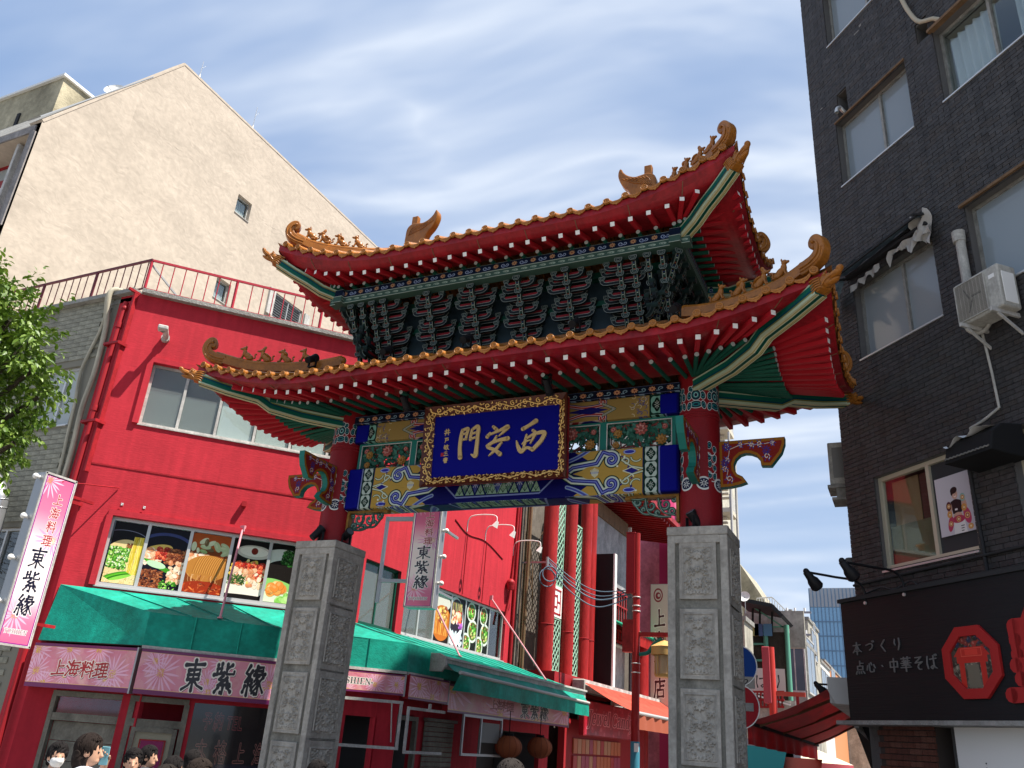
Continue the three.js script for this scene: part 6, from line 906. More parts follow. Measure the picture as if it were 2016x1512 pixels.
// ------------------------------------------------------------ tall beige block behind the restaurant
reseed(141);
{
  const BX = -19.3, z0 = -10.15, yE = 15.9, zA = -13.62, yA = 21.05, zB = -40;
  const b = thing('beige_building', 'tall beige rendered block with a sloping front roof above the red restaurant', 'building', frame(BX, 0, z0));
  const F = frame(BX, 0, 0, 90); // x' = -z, normal +x
  const outline = poly([[-z0, 0], [-zB, 0], [-zB, yA], [-zA, yA], [-z0, yE]]), wins = [[16.95, 17.62, 17.64, 18.37], [16.90, 17.54, 14.33, 15.08], [19.60, 21.10, 15.0, 15.95], [25.5, 26.3, 14.4, 15.2]];
  for (const [a, c, d, e] of wins) outline.holes.push(poly([[a, d], [a, e], [c, e], [c, d]]));
  put(b, 'side_wall', uvM(new THREE.ExtrudeGeometry(outline, { depth: 0.3, bevelEnabled: false }).translate(0, 0, -0.3)), M.beige, I4, F);
  wins.slice(0, 2).forEach(([a, c, d, e]) => { const w = windowIn(b, F, a, c, d, e, [], { frame: M.whitePaint, rec: 0.16, t: 0.045, roomM: M.roomPale }); put(w, 'net_curtain', uvM(gridGeo((u, v) => [a + 0.06 + u * (c - a - 0.12), d + 0.06 + v * (e - d - 0.12), -0.235 + 0.012 * Math.sin(u * 40)], 40, 2)), M.curtain, I4, F); });
  windowIn(b, F, ...wins[3], [25.9], { frame: M.whitePaint, rec: 0.16, roomM: M.roomPale });
  { const [a, c, d, e] = wins[2], lv = put(b, 'louvre_vent', merge(bx(c - a, 0.05, 0.1, (a + c) / 2, e - 0.025, -0.1), bx(c - a, 0.05, 0.1, (a + c) / 2, d + 0.025, -0.1), bx(0.05, e - d, 0.1, a + 0.025, (d + e) / 2, -0.1), bx(0.05, e - d, 0.1, c - 0.025, (d + e) / 2, -0.1), bx(0.03, e - d, 0.08, (a + c) / 2, (d + e) / 2, -0.08)), M.alu, I4, F);
    for (let k = 0; k < 9; k++) put(lv, 'louvre_blade', bx(c - a - 0.1, 0.012, 0.10, (a + c) / 2, d + 0.1 + k * 0.093, -0.12).clone(), M.steel, I4, F);
    put(lv, 'dark_backing', bx(c - a, e - d, 0.01, (a + c) / 2, (d + e) / 2, -0.27), M.concrete, I4, F);
    put(b, 'shutter_box', merge(bx(0.30, 1.0, 0.08, a - 0.22, (d + e) / 2, 0.04), bx(0.28, 1.0, 0.08, c + 0.24, (d + e) / 2 - 0.05, 0.04)), M.whitePaint, I4, F); }
  // coping along the rake and the flat roof
  put(b, 'coping', merge(beam([BX - 0.235, yE + 0.04, z0], [BX - 0.235, yA + 0.04, zA], 0.5, 0.08), beam([BX - 0.237, yA + 0.04, zA], [BX - 0.237, yA + 0.04, zB], 0.5, 0.08)), M.beige, I4, I4);
  put(b, 'coping_flashing', merge(beam([BX - 0.22, yE + 0.10, z0 + 0.1], [BX - 0.22, yA - 1.3, zA + 0.9], 0.5, 0.03)), M.steel, I4, I4);
  put(b, 'sloping_roof', uvM(quads([[V(BX - 0.3, yE, z0), V(BX - 14, yE, z0), V(BX - 14, yA, zA), V(BX - 0.3, yA, zA)], [V(BX - 0.3, yA, zA), V(BX - 14, yA, zA), V(BX - 14, yA, zB), V(BX - 0.3, yA, zB)]])), M.concrete, I4, I4);
  // avenue front with deep window bays
  const A = frame(BX, 0, z0), bays = []; for (let k = 0; k < 4; k++) bays.push([-4.6, -0.30, 2.2 + k * 3.5, 2.2 + k * 3.5 + 2.9]);
  put(b, 'front_wall', wallSlab(-14, 0.0, 0, yE, [...bays, ...bays.map(([x, y, c, d]) => [x - 5, y - 5, c, d])], 0.8), M.beige, T4(-0.002, 0, 0), A);
  put(b, 'bay_surround', merge(...bays.map(([x, y, c, d]) => merge(bx(y - x + 0.3, 0.22, 0.04, (x + y) / 2, d + 0.11, 0.02), bx(0.22, d - c, 0.04, y + 0.11, (c + d) / 2, 0.02), bx(y - x + 0.3, 0.22, 0.04, (x + y) / 2, c - 0.11, 0.02)))), std(0.40, 0.37, 0.36, { map: rep(mottleMap, 0.6) }), I4, A);
  const num = canvasTex(512, 384, (x, W, H) => { x.fillStyle = '#d9dde0'; x.fillRect(0, 0, W, H); x.fillStyle = '#8c2023'; x.fillRect(0, 0, W, 46); x.fillRect(0, H - 74, W, 74); x.font = 'bold 120px sans-serif'; x.fillStyle = '#27376f'; x.fillText('51-11', 150, 176); x.fillRect(20, 196, W - 40, 6); x.font = '130px sans-serif'; x.fillStyle = '#a8323a'; x.fillText('%00', 220, 310); });
  for (const [x, y, c, d] of bays) windowIn(b, A, x, y, c, d, [-3.2, -1.75, -1.2], { rec: 0.75, t: 0.07, frame: M.redTrim, pane: () => M.frosted, roomM: M.roomPale });
  const bill = put(b, 'window_banner', plainUV(3.4, 2.2), new THREE.MeshPhysicalMaterial({ map: num, roughness: 0.5 }), T4(-2.05, bays[3][2] + 1.25, -0.68), A); put(bill, 'fin', bx(0.10, 2.8, 0.5, -0.95 + 2.05, bays[3][2] + 1.45 - bays[3][2] - 1.25, 0.30), M.whitePaint);
  // stair tower on the roof
  put(b, 'roof_tower', bx(5.2, 9, 6.0, -2.6, 4.5, -3.0), M.cream, I4, frame(-25.2, 13.35, -13.45)); put(b, 'tower_window', bx(0.16, 1.05, 0.06, -1.9, 7.4, 0.02), M.rubber, I4, frame(-25.2, 13.35, -13.45)); put(b, 'tower_coping', merge(bx(5.4, 0.10, 6.2, -2.6, 9.05, -3.0)), M.white, I4, frame(-25.2, 13.35, -13.45));
  const dish = thing('satellite_dish', 'white satellite dish on the edge of the beige sloping roof', 'satellite dish', T4(-19.6, 18.36, -11.95));
  put(dish, 'reflector', new THREE.LatheGeometry([[0.02, 0], [0.15, 0.02], [0.27, 0.07], [0.30, 0.10]].map(([r, y]) => new THREE.Vector2(r, y)), 24).rotateX(1.15).rotateY(0.5), M.white, T4(0, 0.2, 0)); put(dish, 'mast', bar([0, -0.6, -0.05], [0, 0.15, -0.05], 0.025), M.steel); put(dish, 'feed_arm', bar([0, 0.1, 0.05], [0.1, 0.12, 0.35], 0.012), M.steel);
  for (const [z, h] of [[-14.3, 0.75], [-16.9, 1.0]]) { const a = thing('rod_antenna', `thin rod antenna on the beige roof edge, ${h > 0.9 ? 'the taller one above the small curtained window' : 'the shorter one beside the roof\'s top corner'}`, 'antenna', T4(-19.35, 21.1, z)); put(a, 'rod', cyl(0.008, 0.014, h, 6).translate(0, h / 2, 0), M.steel); put(a, 'base', cyl(0.03, 0.035, 0.18, 8).translate(0, 0.09, 0), M.alu); put(a, 'branch', bar([0, h * 0.6, 0], [0.03, h * 0.85, -0.12], 0.006, 5), M.steel); }
}
// ------------------------------------------------------------ dark brick building on the near corner
reseed(151);
const GF = frame(-0.702, 0, -13.181, -46.5), GW = 9.0, GH = 18.6;
const grey = thing('dark_brick_building', 'tall dark grey brick building with aluminium windows and a black shop sign', 'building', frame(-0.702, 0, -13.181));
{
  const holes = [[0.61, 2.25, 4.40, 5.76], [0.61, 2.25, 7.67, 8.98], [0.61, 2.25, 10.95, 12.28], [0.61, 2.25, 14.1, 15.4], [2.86, 5.6, 7.67, 9.06], [2.84, 5.6, 10.95, 12.30], [2.92, 5.4, 4.40, 5.76], [2.84, 5.6, 14.1, 15.4], [0.71, 0.95, 12.34, 12.85], [2.55, 2.78, 12.34, 12.70]];
  const mortar = std(0.115, 0.110, 0.106, { roughness: 0.95, bumpMap: rep(grainBump, 2), bumpScale: 0.004 });
  put(grey, 'front_wall', wallSlab(0, GW, 0, GH, holes, 0.25), mortar, T4(0, 0, -0.012), GF);
  put(grey, 'street_wall', bx(0.25, GH, 9, -0.125, GH / 2, -4.5), mortar, I4, frame(-0.45, 0, -13.30)); put(grey, 'roof', bx(9, 0.2, 0.2, 4.5, GH - 0.1, -0.13), mortar, I4, GF);
  put(grey, 'roof_slab', uvM(extr(poly([[-0.70, 13.2], [-0.70, 22.2], [6, 22.2], [8, 15], [5.5, 6.9]]), 0.2).rotateX(-Math.PI / 2).translate(0, GH - 0.25, 0)), M.concrete, I4, I4); put(grey, 'back_wall', bx(0.2, GH, 7, 0, GH / 2, 0), mortar, T4(3, 0, -22.2, 0, Math.PI / 2, 0), I4);
  // running-bond bricks
  const bw = 0.208, bh = 0.067, dx = 0.007, list = [];
  const pieceG = {}, boxOf = (w) => pieceG[w.toFixed(2)] ??= new THREE.BoxGeometry(+w.toFixed(2), bh - dx, 0.022);
  for (let j = 0; 4.02 + (j + 0.5) * bh < 17.2; j++) { const y = 4.02 + (j + 0.5) * bh, cut = holes.filter(([, , c, d]) => y > c && y < d); for (let i = -1; i < 28; i++) { let iv = [[Math.max(0, i * bw + (j % 2 ? bw / 2 : 0)), Math.min(5.8, (i + 1) * bw + (j % 2 ? bw / 2 : 0))]]; for (const [a, b] of cut) iv = iv.flatMap(([p, q]) => q <= a || p >= b ? [[p, q]] : [[p, a], [b, q]].filter(([m, n]) => n - m > 0.02)); for (const [p, q] of iv) if (q - p > 0.02) list.push([(p + q) / 2, y, q - p - dx]); } }
  const tones = [[0.080, 0.077, 0.079], [0.070, 0.067, 0.068], [0.090, 0.086, 0.086], [0.080, 0.071, 0.066]].map((c) => std(...c, { roughness: 0.55, map: rep(mottleMap, 2), bumpMap: rep(grainBump, 5), bumpScale: 0.003 }));
  const score = ([x, y]) => Math.hypot(x - 2.4, (y - 6.6) * 0.8); list.sort((a, b) => score(a) - score(b));
  list.slice(0, 290).forEach(([x, y, h]) => put(grey, 'brick', boxOf(h), tones[Math.floor(rnd(4))], T4(x, y, rnd(0.004)), GF));
  tones.forEach((m, k) => { const part = put(grey, 'bricks', merge(list.slice(290).filter((_, i) => (i * 7919 + (i >> 3)) % 4 === k).map(([x, y, h]) => uvM(boxOf(h).clone().translate(x, y, rnd(0.004))))), m, I4, GF); part.userData.kind = 'stuff'; });
  // windows
  const oldFrame = std(0.42, 0.41, 0.37, { map: rep(mottleMap, 2), roughness: 0.5, metalness: 0.2 });
  const ribbed = std(0.36, 0.39, 0.40, { specularIntensity: 1, transmission: 0.25, thickness: 0, roughness: 0.10, bumpMap: rep(brushBump, 0.2, 0.02), bumpScale: 0.004 });
  const dusk = std(0.30, 0.35, 0.38, { transmission: 0.25, thickness: 0, roughness: 0.10, specularIntensity: 1 });
  const o = { frame: oldFrame, rec: 0.16, t: 0.045, deep: 1.2, sillM: M.alu };
  const wTop = windowIn(grey, GF, 0.61, 2.25, 14.1, 15.4, [1.52], { ...o, pane: () => dusk });
  const wMid = windowIn(grey, GF, 0.61, 2.25, 10.95, 12.28, [1.52], { ...o, pane: () => dusk, roomM: M.roomPale });
  const wTorn = windowIn(grey, GF, 0.61, 2.25, 7.67, 8.98, [1.52], { ...o, pane: () => ribbed });
  windowIn(grey, GF, 2.86, 5.6, 7.67, 9.06, [3.75, 4.6], { ...o, pane: () => dusk });
  const wCur = windowIn(grey, GF, 2.84, 5.6, 10.95, 12.30, [3.70, 4.55], { ...o, roomM: M.roomPale });
  for (const [a, b, ph] of [[2.9, 3.66, 0], [4.0, 4.5, 1], [4.6, 5.5, 2]]) put(wCur, 'curtain', uvM(gridGeo((u, v) => [a + u * (b - a), 11.0 + v * 1.22, -0.30 + 0.035 * Math.sin(u * 34 + ph + v * 1.4)], 60, 8)), M.curtain, I4, GF);
  windowIn(grey, GF, 2.84, 5.6, 14.1, 15.4, [3.7, 4.6], { ...o, pane: () => dusk });
  const wPost = windowIn(grey, GF, 0.61, 2.25, 4.40, 5.76, [1.53], { ...o, frame: std(0.55, 0.50, 0.38, { roughness: 0.45, metalness: 0.2 }), t: 0.06, pane: (i) => i ? std(0.07, 0.07, 0.075, { roughness: 0.15, transmission: 0.3, thickness: 0 }) : M.glass, rec: 0.10 });
  put(wPost, 'blind', bx(0.5, 1.2, 0.01, 0.94, 5.1, -0.24), std(0.36, 0.22, 0.12), I4, GF); put(wPost, 'blind', bx(0.28, 1.2, 0.01, 1.34, 5.1, -0.25), std(0.16, 0.06, 0.05), I4, GF); put(wPost, 'room_panel', bx(0.8, 0.6, 0.01, 1.0, 4.75, -0.22), std(0.20, 0.17, 0.10), I4, GF);
  windowIn(grey, GF, 2.92, 5.4, 4.40, 5.76, [3.8, 4.6], { ...o, pane: () => std(0.05, 0.05, 0.055, { roughness: 0.12 }), frame: std(0.5, 0.45, 0.34, { roughness: 0.45 }) });
  // head flashings, weathered boards, slots with pipe stubs
  for (const g of [bx(1.66, 0.035, 0.05, 1.43, 12.30, 0.012), bx(2.8, 0.05, 0.10, 4.2, 12.33, 0.03), bx(2.8, 0.04, 0.06, 4.2, 9.09, 0.02)]) put(grey, 'lintel_board', g, M.wood, I4, GF);
  for (const g of [bx(0.26, 0.52, 0.01, 0.83, 12.6, -0.27), bx(0.26, 0.4, 0.01, 2.66, 12.52, -0.27)]) put(grey, 'slot_back', g, mortar, I4, GF);
  put(grey, 'pipe_stub', tube([[0.80, 12.40, -0.15], [0.80, 12.44, -0.02], [0.80, 12.50, 0.05], [0.80, 12.44, 0.12], [0.80, 12.36, 0.13]], 0.035, 14, 8), M.alu, I4, GF);
  put(grey, 'old_hose', tube([[1.9, 16.9, 0.06], [2.3, 14.2, 0.07], [2.55, 13.0, 0.08], [2.72, 12.62, 0.07], [2.92, 12.5, 0.05], [3.0, 12.42, 0.0]], 0.035, 40, 8), std(0.42, 0.37, 0.28, { roughness: 0.7 }), I4, GF);
  put(grey, 'white_pipe', merge(cyl(0.062, 0.062, 0.85, 14).translate(2.78, 8.2, 0.09), cyl(0.085, 0.080, 0.16, 14).translate(2.77, 8.6, 0.09)), M.acPlastic, I4, GF);
  put(grey, 'drain_hose', merge(tube([[2.75, 7.35, 0.2], [2.76, 7.15, 0.18], [2.9, 7.08, 0.12], [3.05, 7.2, 0.1], [3.1, 7.4, 0.12]], 0.028, 24, 8), tube([[2.85, 7.08, 0.06], [2.86, 6.6, 0.03], [2.88, 6.05, 0.03]], 0.018, 14, 6), tube([[2.88, 6.06, 0.03], [2.6, 5.97, 0.03], [2.42, 5.94, 0.03]], 0.018, 14, 6), tube([[2.42, 5.95, 0.03], [2.41, 5.7, 0.03]], 0.018, 6, 6)), M.acPlastic, I4, GF);
  put(grey, 'conduit', merge(bar([0.02, 4.28, 0.04], [4.5, 4.36, 0.04], 0.02), bar([2.33, 4.33, 0.03], [2.30, 5.5, 0.03], 0.022), bar([2.33, 4.33, 0.03], [2.33, 4.05, 0.03], 0.022), tube([[0.5, 4.06, 0.30], [0.8, 4.12, 0.25], [1.1, 4.05, 0.30], [1.3, 4.14, 0.22], [1.5, 4.04, 0.3]], 0.014, 30, 5)), M.rubber, I4, GF);
  put(grey, 'paint_scar', merge(bx(0.12, 0.03, 0.003, 1.35, 13.75, 0.0155), bx(0.05, 0.05, 0.003, 1.45, 13.82, 0.0155), bx(0.06, 0.02, 0.003, 0.3, 12.9, 0.0155)), M.concrete, I4, GF);
  // torn tarpaulin hood over the ribbed window
  const tarp = std(0.26, 0.36, 0.42, { roughness: 0.45, transmission: 0.2, thickness: 0, map: rep(mottleMap, 1.5), side: THREE.DoubleSide }), torn = std(0.40, 0.38, 0.35, { roughness: 0.8, side: THREE.DoubleSide });
  const hood = thing('torn_window_awning', 'collapsed window awning with torn pale tarpaulin on the dark brick wall', 'awning', GF.clone().multiply(T4(1.43, 9.0, 0)));
  put(hood, 'frame_bars', merge(beam([-0.92, 0.05, 0.36], [0.86, 0.24, 0.24], 0.03, 0.03), beam([-0.92, 0.16, 0.04], [0.86, 0.30, 0.04], 0.04, 0.05), beam([-0.92, 0.16, 0.04], [-0.92, 0.05, 0.36], 0.03, 0.03), beam([0.86, 0.30, 0.04], [0.86, 0.2, 0.35], 0.03, 0.03), bx(1.7, 0.05, 0.10, 0, 0.14, 0.07)), M.rubber);
  put(hood, 'tarpaulin', uvM(merge(gridGeo((u, v) => { const x = -0.94 + u * 1.82; return [x, 0.24 + u * 0.12 - v * 0.10 + 0.012 * Math.sin(u * 31), 0.03 + v * (0.30 - u * 0.1)]; }, 40, 4), gridGeo((u, v) => [-0.95 - 0.26 * v * (1 - u) + 0.03 * Math.sin(v * 9), 0.12 - v * 0.46 - u * 0.12 + 0.03 * Math.sin(u * 12), 0.06 + u * 0.40 + 0.03 * Math.sin(v * 7)], 14, 12))), tarp);
  put(hood, 'torn_cloth', uvM(merge(gridGeo((u, v) => [0.58 + 0.34 * u + 0.02 * Math.sin(v * 11), 0.36 - v * (0.34 + 0.26 * u) + 0.02 * Math.sin(u * 17), 0.10 + 0.05 * Math.sin(u * 9 + v * 6)], 16, 14), gridGeo((u, v) => { const e = fbm(u * 7 + 3, 0.5, 64, 5, 3); return [0.06 + u * 0.84, 0.06 + u * 0.06 - v * (0.04 + 0.22 * e * e * 2), 0.10 + 0.03 * Math.sin(u * 19 + v * 4)]; }, 60, 6), gridGeo((u, v) => { const e = fbm(u * 6 + 9, 2.5, 64, 7, 3); return [-0.82 + u * 0.66, -0.06 + u * 0.10 - v * (0.03 + 0.16 * e * e * 2), 0.08 + 0.02 * Math.sin(u * 23)]; }, 50, 5))), torn);
  put(hood, 'slack_cord', tube([[-0.92, 0.02, 0.4], [-1.2, -0.25, 0.45], [-1.55, -0.42, 0.5]], 0.006, 14, 4), M.whitePaint);
  const hood2 = thing('vent_canopy', 'small black canopy with peeling white top beside the poster window', 'canopy', GF.clone().multiply(T4(2.76, 5.36, 0)));
  put(hood2, 'canopy_shell', uvM(extr(poly([[0, 0], [0.52, 0.02], [0.46, 0.24], [0.30, 0.36], [0, 0.40]]), 0.66, 0.02).rotateY(-Math.PI / 2).translate(0.33, 0, 0)), M.blackMatt); put(hood2, 'peeling_film', uvM(gridGeo((u, v) => [-0.34 + u * 0.62, 0.43 - v * (0.20 + 0.05 * Math.sin(u * 14)) * (1 - 0.55 * u) , 0.02 + v * 0.50 + 0.012], 40, 6)), std(0.62, 0.62, 0.62, { roughness: 0.7 })); put(hood2, 'frill', tube(Array.from({ length: 24 }, (_, k) => [-0.33 + k * 0.0287, 0.05 + 0.012 * (k % 2), 0.545]), 0.010, 60, 5), M.concrete);
  // poster of an athlete with belts
  const poster = canvasTex(512, 640, (x, W, H) => {
    const g = x.createLinearGradient(0, 0, W, 0); g.addColorStop(0, '#c9c5cb'); g.addColorStop(1, '#b3afb7'); x.fillStyle = g; x.fillRect(0, 0, W, H);
    const E = (c, a, b, rx, ry, r = 0) => bl(x, c, a, b, rx, ry, r);
    E('#c29a86', 250, 330, 26, 60); E('#c8a08c', 245, 215, 40, 54); E('#1b1516', 240, 172, 46, 36, -0.2); E('#1b1516', 210, 196, 14, 30); x.strokeStyle = '#f2ece8'; x.lineWidth = 6; x.beginPath(); x.arc(248, 228, 16, 0.5, 2.6); x.stroke(); for (const q of [228, 262]) E('#241a18', q, 208, 5, 3); E('#b58a78', 246, 222, 5, 9);
    x.fillStyle = '#17161c'; x.beginPath(); x.moveTo(180, 290); x.lineTo(230, 272); x.lineTo(262, 272); x.lineTo(322, 296); x.lineTo(316, 420); x.lineTo(196, 424); x.fill(); x.fillStyle = '#e2dedc'; x.fillRect(226, 372, 34, 20);
    E('#c09886', 256, 448, 58, 34); E('#c09886', 160, 370, 30, 70, 0.2); E('#c09886', 356, 340, 30, 70, -0.2);
    x.fillStyle = '#d9d6d4'; x.beginPath(); x.moveTo(190, 500); x.lineTo(330, 500); x.lineTo(352, 640); x.lineTo(180, 640); x.fill(); x.fillStyle = '#3a3438'; x.font = 'bold 26px sans-serif'; for (let k = 0; k < 3; k++) x.fillRect(276, 560 + k * 26, 46 - k * 6, 9);
    const belt = (a, b, rx, ry, r, c) => { E(c, a, b, rx, ry, r); E('#d2ab5c', a, b, Math.min(rx, ry) * 0.72, Math.min(rx, ry) * 0.72); E('#8f2b40', a, b, Math.min(rx, ry) * 0.5, Math.min(rx, ry) * 0.5); E('#e6d0a0', a, b, 12, 12); };
    belt(258, 488, 82, 40, 0, '#a83150'); belt(150, 520, 36, 84, 0.25, '#b03a58'); belt(376, 470, 46, 90, -0.2, '#b23a5e'); belt(150, 330, 34, 50, 0.1, '#54242c'); belt(344, 270, 36, 44, 0, '#7fa3a0'); belt(150, 420, 34, 36, 0, '#c8863a'); belt(346, 380, 34, 40, 0, '#c8863a'); belt(400, 590, 34, 30, 0, '#c8863a');
  });
  single('wall_poster', 'poster of a smiling athlete holding several championship belts behind the window', 'poster', plainUV(0.62, 0.78), new THREE.MeshPhysicalMaterial({ map: poster, roughness: 0.35 }), GF.clone().multiply(T4(1.93, 5.08, -0.075)));
  // air conditioners
  const acUnit = (label, m) => {
    const a = thing('air_conditioner', label, 'air conditioner', m);
    put(a, 'casing', rbx(0.80, 0.56, 0.30, 0.03, 0, 0.28, 0), M.acPlastic); put(a, 'grille_recess', bx(0.52, 0.46, 0.01, -0.11, 0.28, 0.152), std(0.20, 0.19, 0.17)); const gr = put(a, 'grille', merge(bx(0.54, 0.015, 0.015, -0.11, 0.52, 0.162), bx(0.54, 0.015, 0.015, -0.11, 0.04, 0.162), bx(0.015, 0.48, 0.015, -0.38, 0.28, 0.162), bx(0.015, 0.48, 0.015, 0.16, 0.28, 0.162)), M.acPlastic);
    for (let k = 1; k < 24; k++) put(gr, 'grille_wire', bx(0.52, 0.005, 0.006, -0.11, 0.045 + k * 0.0197, 0.162), M.acPlastic); for (let k = 1; k < 8; k++) put(gr, 'grille_wire', bx(0.004, 0.46, 0.006, -0.37 + k * 0.065, 0.28, 0.159), M.acPlastic);
    put(a, 'fan', uvM(merge(new THREE.TorusGeometry(0.20, 0.012, 6, 30), ...[0, 1, 2].map((k) => bx(0.17, 0.07, 0.01, 0.10, 0, 0).rotateX(0.5).rotateZ(k * 2.094))).translate(-0.11, 0.28, 0.145)), M.rubber);
    put(a, 'side_panel', rbx(0.012, 0.40, 0.20, 0.005, 0.402, 0.26, 0.0), M.white); put(a, 'label_plate', bx(0.10, 0.05, 0.003, 0.28, 0.42, 0.152), M.white); put(a, 'wall_bracket', merge(bx(0.04, 0.05, 0.62, -0.28, -0.025, -0.06), bx(0.04, 0.05, 0.62, 0.28, -0.025, -0.06), beam([-0.28, -0.05, 0.15], [-0.28, -0.32, -0.33], 0.03, 0.03), beam([0.28, -0.05, 0.15], [0.28, -0.32, -0.33], 0.03, 0.03)), M.whitePaint);
    return a;
  };
  acUnit('white outdoor air conditioner bracketed to the dark brick wall with a hanging hose', GF.clone().multiply(T4(3.13, 7.14, 0.21)).multiply(new THREE.Matrix4().makeScale(0.84, 1.08, 1)));
  const ac2 = thing('air_conditioner', 'narrow grey unit jutting from the dark building\'s street-side edge', 'air conditioner', T4(-0.80, 5.9, -13.65)); put(ac2, 'casing', rbx(0.28, 0.70, 0.45, 0.02, 0, 0.35, 0), M.acPlastic); put(ac2, 'front_panel', bx(0.16, 0.5, 0.01, 0, 0.36, 0.226), std(0.20, 0.2, 0.19)); put(ac2, 'shelf', merge(bx(0.36, 0.05, 0.5, 0, -0.03, 0), bx(0.22, 0.14, 0.4, 0.05, -0.12, 0), bx(0.3, 0.04, 0.45, 0.02, -0.22, 0)), M.concrete);
  put(grey, 'edge_hopper', rbx(0.16, 0.34, 0.16, 0.05, -0.74, 4.55, -13.3), mortar, I4, I4);
  put(grey, 'edge_box', bx(0.14, 0.3, 0.2, -0.76, 8.0, -13.5), M.steel, I4, I4);
}
{ // black fascia sign
  const s = thing('black_shop_sign', 'wide black shop sign with a red octagon emblem and Japanese letters', 'sign', GF.clone().multiply(T4(0, 2.42, 0.25))), W = 4.6;
  put(s, 'sign_box', bx(W, 1.52, 0.49, 0.26 + W / 2, 0.76, 0.005), std(0.010, 0.010, 0.012, { roughness: 0.5, bumpMap: rep(brushBump, 0.3, 1), bumpScale: 0.002 })); put(s, 'top_flashing', merge(bx(W + 0.06, 0.05, 0.56, 0.26 + W / 2, 1.55, 0), bx(W, 0.07, 0.20, 0.30 + W / 2, 1.63, -0.12)), M.rubber);
  const soft = std(0.05, 0.05, 0.05, { roughness: 0.6 }); const dim = std(0.16, 0.155, 0.15, { roughness: 0.6 });
  [...'本づくり'].forEach((c, i) => put(s, 'raised_letter', charGeo(c, 0.17, 7, 0.014, 'plain'), dim, T4(0.52 + i * 0.245, 0.90, 0.252)));
  [...'点心・中華そば'].forEach((c, i) => put(s, 'raised_letter', charGeo(c, 0.18, 7, 0.014, 'plain'), dim, T4(0.55 + i * 0.205, 0.655, 0.252)));
  const R = 0.42, oct = (r) => Array.from({ length: 8 }, (_, k) => { const a = (k + 0.5) * Math.PI / 4; return [Math.cos(a) * r * 1.0, Math.sin(a) * r * 1.0]; }), ring = poly(oct(R)); ring.holes.push(poly(oct(R * 0.74)));
  const redM = std(0.36, 0.018, 0.018, { roughness: 0.45 });
  put(s, 'octagon_frame', extr(ring, 0.035, 0.004), redM, T4(2.38, 0.62, 0.252));
  const em = canvasTex(256, 256, (x, S) => { x.fillStyle = '#4a3f38'; x.fillRect(0, 0, S, S); speck(x, 160, 0, S, S * 0.5, S, ['#5c544a', '#3a342e', '#6e6558', '#2e2a26'], 8, 24); speck(x, 90, 0, S, 0, S * 0.36, ['#23304a', '#7a2a26', '#1c2a22', '#93332c'], 6, 20); x.fillStyle = '#b8271f'; x.fillRect(40, 100, 176, 30); x.fillRect(52, 128, 30, 110); x.fillRect(172, 128, 30, 110); x.beginPath(); x.moveTo(24, 100); x.lineTo(60, 60); x.lineTo(196, 60); x.lineTo(232, 100); x.fill(); x.fillStyle = '#d0382c'; x.fillRect(92, 70, 72, 26); x.fillStyle = '#6b6456'; x.fillRect(94, 140, 68, 100); x.strokeStyle = '#d85a48'; x.lineWidth = 3; x.strokeRect(70, 66, 116, 34); });
  put(s, 'emblem_picture', uvM(extr(poly(oct(R * 0.745)), 0.01)).clone(), (() => { const m = new THREE.MeshPhysicalMaterial({ map: (em.wrapS = em.wrapT = THREE.RepeatWrapping, em.repeat.set(1.6, 1.6), em.offset.set(0.5, 0.5), em), roughness: 0.3 }); return m; })(), T4(2.38, 0.62, 0.252));
  put(s, 'red_letter', charGeo('皇', 0.92, 15, 0.03), redM, T4(3.24, 0.66, 0.252));
  // gooseneck spotlights over the sign
  const lamp = thing('sign_spotlight', 'black gooseneck spotlight over the black sign, the one by the building\'s street edge', 'spotlight', GF.clone().multiply(T4(0.76, 3.92, 0.5)));
  put(lamp, 'arm', tube([[0, 0, 0], [0, 0.16, 0.02], [0, 0.24, 0.12], [0, 0.26, 0.5], [0, 0.27, 0.90]], 0.017, 40, 8), M.black); put(lamp, 'lamp_head', uvM(merge(new THREE.LatheGeometry([[0.0, 0], [0.045, 0.0], [0.055, -0.10], [0.075, -0.14], [0.085, -0.24], [0.06, -0.27], [0, -0.27]].map(([r, y]) => new THREE.Vector2(r, y)), 18).rotateX(0.75).translate(0, 0.27, 0.92), new THREE.SphereGeometry(0.04, 10, 8).translate(0, 0.28, 0.92))), M.black); put(lamp, 'bolt', cyl(0.022, 0.022, 0.02, 8).rotateX(Math.PI / 2).translate(0, -0.03, 0.01), M.alu);
  copyOf(lamp, GF.clone().multiply(T4(1.47, 3.94, 0.5)), 'black gooseneck spotlight over the black sign, the one below the poster window');
  const far = copyOf(lamp, frame(-0.75, 2.9, -16.4, -90), 'small black gooseneck spotlight on the street side above the red awning');
}
